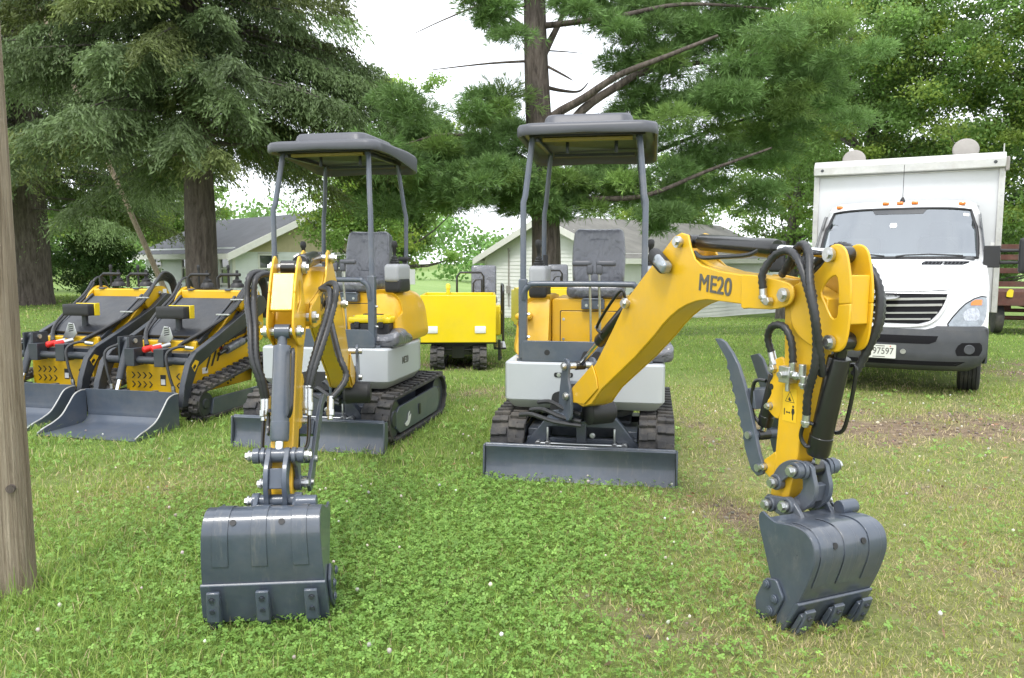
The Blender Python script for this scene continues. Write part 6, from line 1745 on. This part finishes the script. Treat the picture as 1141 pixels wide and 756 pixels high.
def px3(x, y, Y):
    """world point seen at photo pixel x, y at distance Y (used once to place the pine's limbs)"""
    p = math.atan(88/870.0); a = (x-570.5)/870; b = -(y-378)/870
    r = (a, math.cos(p)+b*math.sin(p), -math.sin(p)+b*math.cos(p)); t = Y/r[1]
    return np.array([r[0]*t, Y, 1.55+r[2]*t])
PY_ = 17.0
proot = thing('pine_tree', 'tall pine with bare dead lower branches and long needled tufts behind the right excavator', 'tree', (0.72, PY_, gz(0.72, PY_)))
off = np.array(proot.location)
def rel(p, dy=0.0): q = px3(p[0], p[1], PY_+dy)-off; return tuple(q)
trunk_mesh(proot, [(0, 0, -0.3), (0.02, 0, 0.5), rel((608, 250)), rel((600, 130)), rel((596, 20)), rel((594, -120)), rel((596, -300))], [0.42, 0.34, 0.30, 0.275, 0.235, 0.17, 0.07], M['bark'])
limbs = [([(604, 175, 0), (612, 135, -0.2), (650, 110, -0.6), (690, 84, -1.0), (745, 62, -1.4), (800, 40, -1.6)], 0.115), ([(607, 205, 0), (640, 133, -0.4), (690, 95, -0.4), (725, 78, -0.3), (780, 70, 0.2), (850, 60, 0.5)], 0.12),
         ([(610, 235, 0), (665, 205, 0.5), (702, 160, 0.8), (720, 118, 1.0), (737, 84, 1.0), (765, 30, 1.2), (780, -40, 1.2)], 0.11), ([(600, 72, 0), (612, 48, 0.1), (628, 14, 0.3), (640, -30, 0.4)], 0.10),
         ([(606, 240, 0), (570, 216, 0.4), (540, 214, 0.8), (500, 200, 1.2), (440, 190, 1.5)], 0.07), ([(604, 190, 0), (560, 165, -0.3), (500, 150, -0.5), (440, 165, -0.8)], 0.06),
         ([(608, 225, 0), (660, 222, -0.5), (720, 218, -0.8), (790, 190, -1.2), (860, 165, -1.4)], 0.08), ([(607, 200, 0), (700, 180, 0.8), (780, 150, 1.2), (870, 120, 1.4)], 0.08), ([(598, 40, 0), (560, 15, 0.3), (530, 5, 0.5)], 0.05),
         ([(597, 30, 0), (680, 20, -0.5), (760, 5, -0.6), (860, 10, -1.0)], 0.07)]
dead = [([(598, 68, 0), (545, 71, -0.3), (482, 78, -0.6)], 0.035), ([(599, 103, 0), (575, 108, 0.2), (553, 107, 0.3)], 0.04), ([(596, 8, 0), (540, 6, -0.4), (500, 20, -0.7), (463, 37, -0.9)], 0.03), ([(602, 70, 0), (630, 85, -0.3), (638, 90, -0.4)], 0.035),
        ([(603, 96, 0), (625, 101, 0.3), (645, 102, 0.5), (655, 93, 0.6)], 0.05), ([(600, 56, 0), (632, 58, 0.2), (650, 60, 0.3)], 0.02), ([(598, 40, 0), (572, 38, -0.2), (548, 38, -0.4)], 0.03)]
for pts, r in limbs:
    g = G(); g.tube([rel(p, p[2]) for p in pts], r, 10, n=5, radii=[r*(1-0.75*i/(len(pts)-1)) for i in range(len(pts))]); g.build('limb', M['bark'], proot, smooth=70, split=False)
for pts, r in dead:
    g = G(); g.tube([rel(p, p[2]) for p in pts], r, 7, n=5, radii=[r*(1-0.75*i/(len(pts)-1)) for i in range(len(pts))]); g.build('dead_branch', M['bark'], proot, smooth=70, split=False)
clumps = [(500, 150, 58), (450, 182, 55), (542, 190, 45), (482, 222, 46), (420, 205, 38), (548, 145, 44), (405, 172, 30), (565, 222, 28), (452, 240, 18), (520, 118, 34), (560, 175, 40), (530, 222, 28), (470, 140, 44), (515, 175, 44), (440, 215, 38), (500, 205, 40), (580, 205, 34), (478, 175, 44),
          (640, 214, 40), (682, 210, 40), (602, 222, 32), (612, 208, 38), (596, 200, 34), (722, 232, 32), (660, 200, 36), (715, 205, 44), (590, 210, 34),
          (720, 62, 50), (765, 42, 56), (692, 48, 38), (742, 102, 46), (795, 118, 54), (842, 92, 56), (885, 66, 52), (802, 30, 56), (855, 22, 56), (905, 104, 36), (762, 160, 54), (822, 170, 54), (872, 150, 44), (782, 208, 40), (690, 12, 42), (640, 8, 26), (556, 8, 36), (535, 30, 24), (742, 230, 26), (905, 30, 44), (720, 10, 44), (850, 205, 30), (760, -30, 60), (860, -40, 60), (660, -40, 60), (560, -50, 60), (700, 130, 22), (690, 160, 20), (935, 70, 30)]
C = []; D = []; K = []; LN = []
for (cx, cy, r) in clumps:
    dpt = rng.normal(0, 1.0)
    if abs(cx-608) < 25 and cy > 180: dpt = -0.5-abs(dpt)*0.4
    c0 = px3(cx, cy, PY_+dpt)-off; rad = r*0.0195
    for sub in range(max(3, int(r/7))):
        # flat fans of tufts
        sc0 = c0+rng.normal(0, 0.56, 3)*np.array([1, 1, 0.66])*rad; sr = rad*(0.28+0.25*rng.random())
        nt_ = int(130+480*sr*sr)
        p = rng.normal(0, 0.46, (nt_, 3))*np.array([1.25, 1.25, 0.42])*sr; p[:, 2] -= 0.10*(p[:, 0]**2+p[:, 1]**2)/sr
        out = unit(p*np.array([1, 1, 1.6])+np.array([0, 0, 0.35])*sr); tint = np.array((0.138, 0.240, 0.074))*np.exp(rng.normal(0, 0.13))*(np.array([1.15, 1.06, 0.9]) if rng.random() < 0.2 else 1)
        q = 8
        d = out[:, None, :]+rng.normal(0, 0.55, (nt_, q, 3)); d /= np.linalg.norm(d, axis=2, keepdims=True)
        l = 0.13+0.08*rng.random((nt_, q))
        pos = (sc0+p)[:, None, :]+d*(l*0.5)[..., None]
        C.append(pos.reshape(-1, 3)); D.append(d.reshape(-1, 3)); LN.append(l.ravel()); K.append(np.repeat(tint[None]*np.exp(rng.normal(0, 0.15, (nt_, 1))), q, 0))
C = np.concatenate(C); D = np.concatenate(D); K = np.concatenate(K); LN = np.concatenate(LN)
v, f, c = leaf_quads(C, D, LN, 0.0145, K); np_mesh('crown', v, f, M['needle'], proot, c)

def broadleaf(name, label, x, y, H, cz, Rr, Rz, n_cl, per, leaf, base, seed, trunk_r=0.25, lean=(0, 0), cat='tree', cl_r=0.55, fork=0.35):
    r_ = np.random.default_rng(seed); z0 = gz(x, y)
    root = thing(name, label, cat, (x, y, z0))
    top = (lean[0], lean[1], cz+Rz*0.5)
    trunk_mesh(root, [(0, 0, -0.3), (lean[0]*0.1, lean[1]*0.1, cz*0.3), (lean[0]*0.5, lean[1]*0.5, cz*0.75), top], [trunk_r*1.25, trunk_r, trunk_r*0.75, 0.04], M['bark_grey'])
    # clusters in an uneven crown
    P = []
    while len(P) < n_cl:
        u = r_.normal(0, 1, 3); u /= np.linalg.norm(u); rr = r_.random()**0.4
        a = math.atan2(u[1], u[0]); lob = 0.78+0.22*math.sin(3*a+seed)+0.18*math.sin(5*a+2*seed+u[2]*3)
        P.append(np.array([u[0]*Rr*lob*rr+lean[0], u[1]*Rr*lob*rr+lean[1], cz+u[2]*Rz*rr*(0.9+0.2*math.sin(4*a+seed))]))
    P = np.array(P)
    g = G(); nl = min(34, n_cl//5)
    for k in range(nl):
        q = P[int(r_.integers(len(P)))]; zs_ = min(max(cz*fork, q[2]-np.hypot(q[0]-lean[0], q[1]-lean[1])*0.8), cz+Rz*0.3); t = zs_/(cz+Rz*0.5)
        s = np.array([lean[0]*t, lean[1]*t, zs_]); m = s*0.5+q*0.5+np.array([0, 0, -0.15*Rr*0.3])+r_.normal(0, 0.12*Rr*0.4, 3)
        rb = trunk_r*0.32*(1-t*0.5)
        g.tube([tuple(s), tuple(m), tuple(q)], rb, 6, n=3, radii=[rb, rb*0.6, 0.008])
    g.build('limbs', M['bark_grey'], root, smooth=0, split=False)
    n = n_cl*per
    cen = np.repeat(P, per, 0); sz = np.repeat(cl_r*(0.6+0.8*r_.random(n_cl)), per)[:, None]
    off_ = r_.normal(0, 0.5, (n, 3))*np.array([1.1, 1.1, 0.6])*sz
    tint = np.repeat(np.exp(r_.normal(0, 0.24, (n_cl, 1)))*np.where(r_.random((n_cl, 1)) < 0.3, np.array([[1.3, 1.1, 0.8]]), np.array([[1, 1, 1.0]])), per, 0)
    dd = r_.normal(0, 1, (n, 3)); dd[:, 2] -= 0.5
    v, f, c = leaf_quads(cen+off_, dd, leaf*(0.7+0.6*r_.random(n)), leaf*0.62, np.clip(np.asarray(base)*tint*np.exp(r_.normal(0, 0.15, (n, 1))), 0.004, 0.6))
    np_mesh('crown', v, f, M['leaf'], root, c)
    return root
G1 = (0.180, 0.300, 0.072); G2 = (0.172, 0.290, 0.082); G3 = (0.19, 0.31, 0.080); G4 = (0.070, 0.135, 0.040)
broadleaf('maple_tree', 'tall pale green maple behind the left excavator, left of the pine', -5.4, 38, 12, 6.8, 3.3, 5.6, 200, 150, 0.17, G3, 21, 0.25)
broadleaf('maple_tree', 'low leafy maple hanging over the seat of the left excavator', -5.6, 29, 7, 4.3, 2.7, 2.3, 130, 130, 0.13, G1, 22, 0.18)
broadleaf('elm_tree', 'big full green tree rising right behind the white truck box', 12.2, 27, 15, 8.4, 4.6, 6.6, 360, 230, 0.125, G2, 23, 0.3)
broadleaf('elm_tree', 'dense green tree above the red wagon at the right edge', 16.4, 24, 15, 7.8, 4.8, 6.4, 360, 230, 0.12, G2, 24, 0.3)
broadleaf('elm_tree', 'thin forked tree with bare limbs showing, between the pine and the truck box', 11.4, 33, 13, 6.0, 3.6, 4.4, 120, 120, 0.15, G1, 25, 0.22, (0.8, 0), fork=0.25)
broadleaf('elm_tree', 'bright green loose tree over the garage roof, behind the pine', 9.2, 46, 12, 5.5, 4.6, 4.6, 190, 130, 0.19, G3, 26, 0.25)
broadleaf('elm_tree', 'tall yellow green tree between the pine and the big tree behind the truck', 13.2, 37, 16, 10.0, 4.4, 6.2, 290, 200, 0.15, G1, 27, 0.28)
broadleaf('elm_tree', 'dark green tree low behind the truck and the red wagon', 19.0, 33, 10, 4.6, 5.0, 4.2, 230, 150, 0.17, G4, 28, 0.25)  # same even dark leaf green as the bushes
broadleaf('lilac_bush', 'round dark bush at the foot of the thick spruce trunk', -16.2, 30.5, 3, 1.5, 1.9, 1.5, 110, 140, 0.11, G4, 31, 0.08, cat='bush', cl_r=0.4)
broadleaf('apple_tree', 'small dark green tree with a slim trunk, left of the pale house', -16.2, 32.0, 5, 3.6, 2.2, 1.5, 110, 130, 0.12, G2, 32, 0.11, cl_r=0.45)
broadleaf('lilac_bush', 'dark bush half hidden between the wooden post and the thick spruce trunk', -20.6, 32, 4, 1.8, 2.4, 1.9, 110, 140, 0.12, G4, 33, 0.08, cat='bush', cl_r=0.45)
broadleaf('elm_tree', 'leafy tree far left behind the wooden post and thick spruce', -27.5, 42, 13, 6.5, 6, 6, 220, 130, 0.22, G2, 34, 0.3)
broadleaf('elm_tree', 'leafy tree far behind the small dark tree and the leaning pole', -22.5, 52, 10, 5.2, 5, 4.4, 200, 130, 0.22, G1, 35, 0.3)

# the far wood beyond the field, one mass
P = []
for k in range(900):
    xx = rng.uniform(-120, 130); yy = rng.uniform(150, 178); hh = 7+6*fbm(np.array(xx*0.06), np.array(1.0), 3)*2-2
    P.append((xx, yy, gz(xx, yy)+hh*rng.random()**0.7))
P = np.array(P); n = len(P)*42; cen = np.repeat(P, 42, 0)+rng.normal(0, 1, (n, 3))*np.array([1.5, 1.2, 1.1])
tint = np.repeat(np.exp(rng.normal(0, 0.25, (len(P), 1))), 42, 0)
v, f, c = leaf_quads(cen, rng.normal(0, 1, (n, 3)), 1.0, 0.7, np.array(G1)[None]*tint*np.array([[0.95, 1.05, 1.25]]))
tag(np_mesh('distant_woods', v, f, M['leaf'], None, c), kind='stuff')

# leaning wooden brace pole behind the loaders
def pole_between(name, label, cat, a, b, r, m):
    g = G(); g.tube([tuple(a), tuple((a+b)/2), tuple(b)], r, 10, n=4, radii=[r*1.15, r, r*0.8]); o = g.build(name, m, None, smooth=60, split=False); return tag(o, label, cat)
pole_between('leaning_pole', 'thin grey pole slanting up from behind the loaders into the spruce', 'pole', px3(188, 333, 20.5), px3(40, 0, 20.5), 0.062, M['post_wood'])

# ------------------------------------------------------------------ buildings
def lap_wall(root, name, poly_x, z_eave, fn_top, m, axis_fn, pitch, holes=()):
    """lapped boards from z=0 up to fn_top(x); axis_fn(x, out, z) gives the point"""
    g = G(); z = 0.0; x0, x1 = poly_x
    while True:
        z1 = z+pitch
        xa, xb = fn_top(z, x0, x1)
        if xb-xa < 0.05: break
        segs = [(xa, xb)]
        for hx0, hx1, hz0, hz1 in holes:
            if z1 > hz0+0.02 and z < hz1-0.02:
                new = []
                for a, b in segs:
                    if hx1 <= a or hx0 >= b: new.append((a, b)); continue
                    if a < hx0: new.append((a, hx0))
                    if hx1 < b: new.append((hx1, b))
                segs = new
        for a, b in segs:
            g.add([axis_fn(a, 0.022, z), axis_fn(b, 0.022, z), axis_fn(b, 0.004, z1+0.004), axis_fn(a, 0.004, z1+0.004), axis_fn(a, -0.05, z), axis_fn(b, -0.05, z)], [(0, 1, 2, 3), (4, 5, 1, 0)])
        z = z1
        if z > 12: break
    return g.build(name, m, root, smooth=0, split=False)

def house(name, label, cat, loc, rz, w, L, ez, az, m_wall, m_roof, pitch, windows_front, windows_side, side, gable_mat=None):
    """gable wall along local x at y=0; side wall along local y at x=0 (side=-1) or x=w (side=1)"""
    root = thing(name, label, cat, loc, rz)
    def top(z, x0, x1):
        if z <= ez-0.01: return x0, x1
        t = (z-ez)/(az-ez); return x0+(x1-x0)*0.5*t, x1-(x1-x0)*0.5*t
    front = lambda a, o, z: (a, -o, z)
    lap_wall(root, 'gable_wall', (0, w), ez, (lambda z, a, b: top(z, a, b) if not gable_mat or z < ez else (0, 0)), m_wall, front, pitch, [(x-ww/2, x+ww/2, z0, z1) for x, ww, z0, z1 in windows_front])
    if gable_mat:
        g = G(); g.prism([(0.0, ez), (w, ez), (w/2, az)], lambda a, b, q: (a, q, b), -0.02, 0.05); g.build('gable_panel', gable_mat, root)
    xs_ = 0 if side < 0 else w
    sfn = (lambda a, o, z: (xs_-o, L-a, z)) if side < 0 else (lambda a, o, z: (xs_+o, a, z))
    lap_wall(root, 'side_wall', (0, L), ez, lambda z, a, b: (a, b) if z < ez-0.02 else (0, 0), m_wall, sfn, pitch, [((L-y if side < 0 else y)-ww/2, (L-y if side < 0 else y)+ww/2, z0, z1) for y, ww, z0, z1 in windows_side])
    # closed core and the remaining walls
    g = G(); g.box(0.06, w-0.06, 0.06, L-0.02, -0.5, ez-0.02); g.prism([(0.06, ez-0.02), (w-0.06, ez-0.02), (w/2, az-0.06)], lambda a, b, q: (a, q, b), 0.08, L-0.02); g.build('wall_core', M['trim'], root, split=False)
    ov = 0.42; th = 0.10; sl = (az-ez)/(w/2)
    g = G()
    for s in (-1, 1):
        xe = w/2+s*(w/2+ov); ze = ez-sl*ov
        P = [(w/2, az+0.02), (xe, ze+0.02), (xe, ze+th+0.02), (w/2, az+th+0.06)]
        g.prism(P, lambda a, b, q: (a, q, b), -ov, L+ov)
    g.build('roof', m_roof, root, split=False)
    g = G()
    for s in (-1, 1):
        xe = w/2+s*(w/2+ov+0.02); ze = ez-sl*(ov+0.02)
        P = [(w/2, az-0.16), (xe, ze-0.16), (xe, ze+0.13), (w/2, az+0.13)]
        g.prism(P, lambda a, b, q: (a, q, b), -ov-0.035, -ov-0.002)
        g.box(min(xe, xe+0.03*s), max(xe, xe+0.03*s), -ov, L+ov, ze-0.10, ze+0.12)
    g.build('roof_trim', M['trim'], root, split=False)
    for sx in (0, w):
        g = G(); g.box(sx-0.06 if sx == 0 else w-0.06, sx+0.06 if sx == 0 else w+0.03, -0.035, 0.06, -0.3, ez-0.02); g.build('corner_board', M['trim'], root)
    def window(c, ww, z0, z1, fn):
        g = G(); f = 0.07
        def slab(a0, a1, b0, b1, o0, o1):
            g.prism([(a0, b0), (a1, b0), (a1, b1), (a0, b1)], lambda a, b, q: fn(a, q, b), o0, o1)
        slab(c-ww/2, c-ww/2+f, z0, z1, -0.04, 0.04); slab(c+ww/2-f, c+ww/2, z0, z1, -0.04, 0.04); slab(c-ww/2+f, c+ww/2-f, z1-f, z1, -0.04, 0.04); slab(c-ww/2+f, c+ww/2-f, z0, z0+f, -0.04, 0.06); slab(c-ww/2+f, c+ww/2-f, (z0+z1)/2-0.03, (z0+z1)/2+0.03, -0.03, 0.03)
        wn = g.build('window', M['trim'], root, split=False)
        g = G(); slab(c-ww/2+f, c+ww/2-f, z0+f, z1-f, -0.03, -0.015); g.build('pane', M['glass'], wn)
    for x, ww, z0, z1 in windows_front: window(x, ww, z0, z1, front)
    for y, ww, z0, z1 in windows_side: window(L-y if side < 0 else y, ww, z0, z1, sfn)
    return root
hb_ = gz(-11, 31)-0.05
hs = house('house', 'pale clapboard house with a dark grey roof behind the loaders', 'house', (-11.0, 31.0, hb_), R(45), 6.4, 9.2, 1.88-hb_, 3.35-hb_, M['siding_mint'], M['roof_dark'], 0.20,
      [(1.5, 0.95, 0.95, 2.15), (4.6, 1.0, 0.95, 2.15)], [(0.75, 0.9, 0.9, 2.2), (4.6, 0.8, 1.0, 2.1), (7.7, 1.0, 1.0, 2.1)], -1, M['gable_tan'])
g = G(); g.cyl((-0.08, 4.0, 0.0), (-0.08, 4.0, 2.9), 0.06, 10); g.build('vent_pipe', M['trim'], hs)
gb_ = -1.15
gs = house('garage', 'long white clapboard garage with a weathered grey roof behind the right excavator', 'garage', (-1.2, 36.4, gb_), R(-45), 7.6, 13.8, 1.68-gb_, 3.30-gb_, M['siding_white'], M['roof_grey'], 0.165, [], [], 1)
g = G(); g.cyl((1.55, -0.07, 0.6), (1.55, -0.07, 3.1), 0.03, 8); g.tube([(1.55, -0.07, 3.1), (1.6, -0.15, 3.2), (1.75, -0.2, 3.1)], 0.035, 8); g.box(1.48, 1.62, -0.16, -0.03, 1.2, 1.55); g.build('electric_mast', M['vent_grey'], gs, split=False)

# small white sign on a stake beyond the left excavator
sroot = thing('small_sign', 'small blank white sign on a stake in the grass beyond the left excavator', 'sign', (-2.17, 16.5, gz(-2.17, 16.5)))
g = G(); g.box(-0.13, 0.13, -0.015, 0.0, 1.12, 1.44); g.build('sign_board', M['label_white'], sroot, bevel=0.004)
g = G(); g.box(-0.02, 0.02, 0.001, 0.03, -0.2, 1.40); g.build('stake', M['vent_grey'], sroot)
# ------------------------------------------------------------------ place everything
EXR = (0.63, 6.28, -0.01); EXL = (-1.48, 7.22, 0.0)
excavator(EXR, A10, 'yellow mini excavator with its bent arm reaching out beside the white truck',
          (0.482, 5.32), R(23), 0.0, 0.0, 0.0, 0.405, 'right')
excavator(EXL, A12, 'yellow mini excavator on the left, boom pointing at the viewer, tool box on its floor',
          (-1.32, 6.08), R(5.5), R(-4.2), R(34.2), R(-15), 0.52, 'left')
skid_steer((-3.36, 8.05, 0.0), A14, 'yellow track loader with its grey bucket in full view, next to the excavator')
skid_steer((-4.56, 8.50, 0.0), A14, 'yellow track loader beside the wooden post, its bucket partly hidden by the other')
dumper((-0.77, 11.35, 0.0), R(2), 'bright yellow tracked dumper with two pale reflectors, between the excavators')
dumper((0.62, 13.6, 0.0), R(6), 'yellow tracked dumper farther back, mostly hidden behind the right excavator')
box_truck((4.26, 8.92, 0.0), R(-30))
wagon((11.95, 17.5, gz(11.95, 17.5)), R(-20))
def local(p, o, a):
    c, s = math.cos(a), math.sin(a); return (o[0]+p[0]*c-p[1]*s, o[1]+p[0]*s+p[1]*c, o[2]+p[2])
tool_box(local((0.33, -0.30, 0.831), EXL, A12), A12)
folded_mat(local((0.50, -0.36, 0.815), EXL, A12), A12, 'crumpled black bag lying beside the tool box on the left excavator')
folded_mat(local((0.50, -0.36, 0.815), EXR, A10), A10, 'crumpled black bag on the right excavator, behind its boom')
utility_post((-2.312, 3.52, 0.0))
# ------------------------------------------------------------------ camera, light, output
cam = bpy.data.cameras.new('camera'); co = bpy.data.objects.new('camera', cam); COL.objects.link(co)
co.location = (0, 0, 1.55)
co.rotation_euler = (math.pi/2 - math.atan(88/870.0), 0, 0)
cam.sensor_fit = 'HORIZONTAL'; cam.sensor_width = 36.0; cam.lens = 36.0*870/1141
cam.clip_start = 0.05; cam.clip_end = 3000
scene.camera = co

w = bpy.data.worlds.new('World'); scene.world = w; w.use_nodes = True
nt = w.node_tree; L = nt.links
bg = nt.nodes['Background']
sky = nt.nodes.new('ShaderNodeTexSky'); sky.sky_type = 'NISHITA'; sky.sun_disc = False
SUN_EL, SUN_AZ = 58.0, 200.0            # high, behind the photographer and a little to the left
sky.sun_elevation = R(SUN_EL); sky.sun_rotation = R(SUN_AZ)
tc = nt.nodes.new('ShaderNodeTexCoord')
nz = nt.nodes.new('ShaderNodeTexNoise'); nz.inputs['Scale'].default_value = 2.2; nz.inputs['Detail'].default_value = 7; nz.inputs['Roughness'].default_value = 0.6
L.new(tc.outputs['Generated'], nz.inputs['Vector'])
mr = nt.nodes.new('ShaderNodeMapRange'); mr.inputs['From Min'].default_value = 0.30; mr.inputs['From Max'].default_value = 0.62; mr.inputs['To Min'].default_value = 0.80; mr.inputs['To Max'].default_value = 1.0
L.new(nz.outputs['Fac'], mr.inputs['Value'])
mx = nt.nodes.new('ShaderNodeMixRGB'); mx.inputs['Color2'].default_value = (8.3, 8.6, 9.0, 1)     # bright cloud deck
L.new(mr.outputs['Result'], mx.inputs['Fac']); L.new(sky.outputs['Color'], mx.inputs['Color1']); L.new(mx.outputs['Color'], bg.inputs['Color'])
bg.inputs['Strength'].default_value = 0.15

sl = bpy.data.lights.new('sun', 'SUN'); sl.energy = 1.5; sl.angle = R(14); sl.color = (1.0, 0.96, 0.9)
so = bpy.data.objects.new('sun', sl); COL.objects.link(so)
az = R(SUN_AZ)
d = Vector((math.sin(az)*math.cos(R(SUN_EL)), math.cos(az)*math.cos(R(SUN_EL)), math.sin(R(SUN_EL))))
so.rotation_euler = (-d).to_track_quat('-Z', 'Y').to_euler()

vs = scene.view_settings; scene.display_settings.display_device = 'sRGB'
vs.view_transform = 'Standard'; vs.look = 'None'; vs.gamma = 1.0; vs.use_curve_mapping = False
vs.exposure = 0.75
scene.render.engine = 'CYCLES'
cy = scene.cycles
cy.use_denoising = True; cy.max_bounces = 8; cy.transparent_max_bounces = 12; cy.diffuse_bounces = 3; cy.glossy_bounces = 3
cy.use_adaptive_sampling = True; cy.adaptive_threshold = 0.02
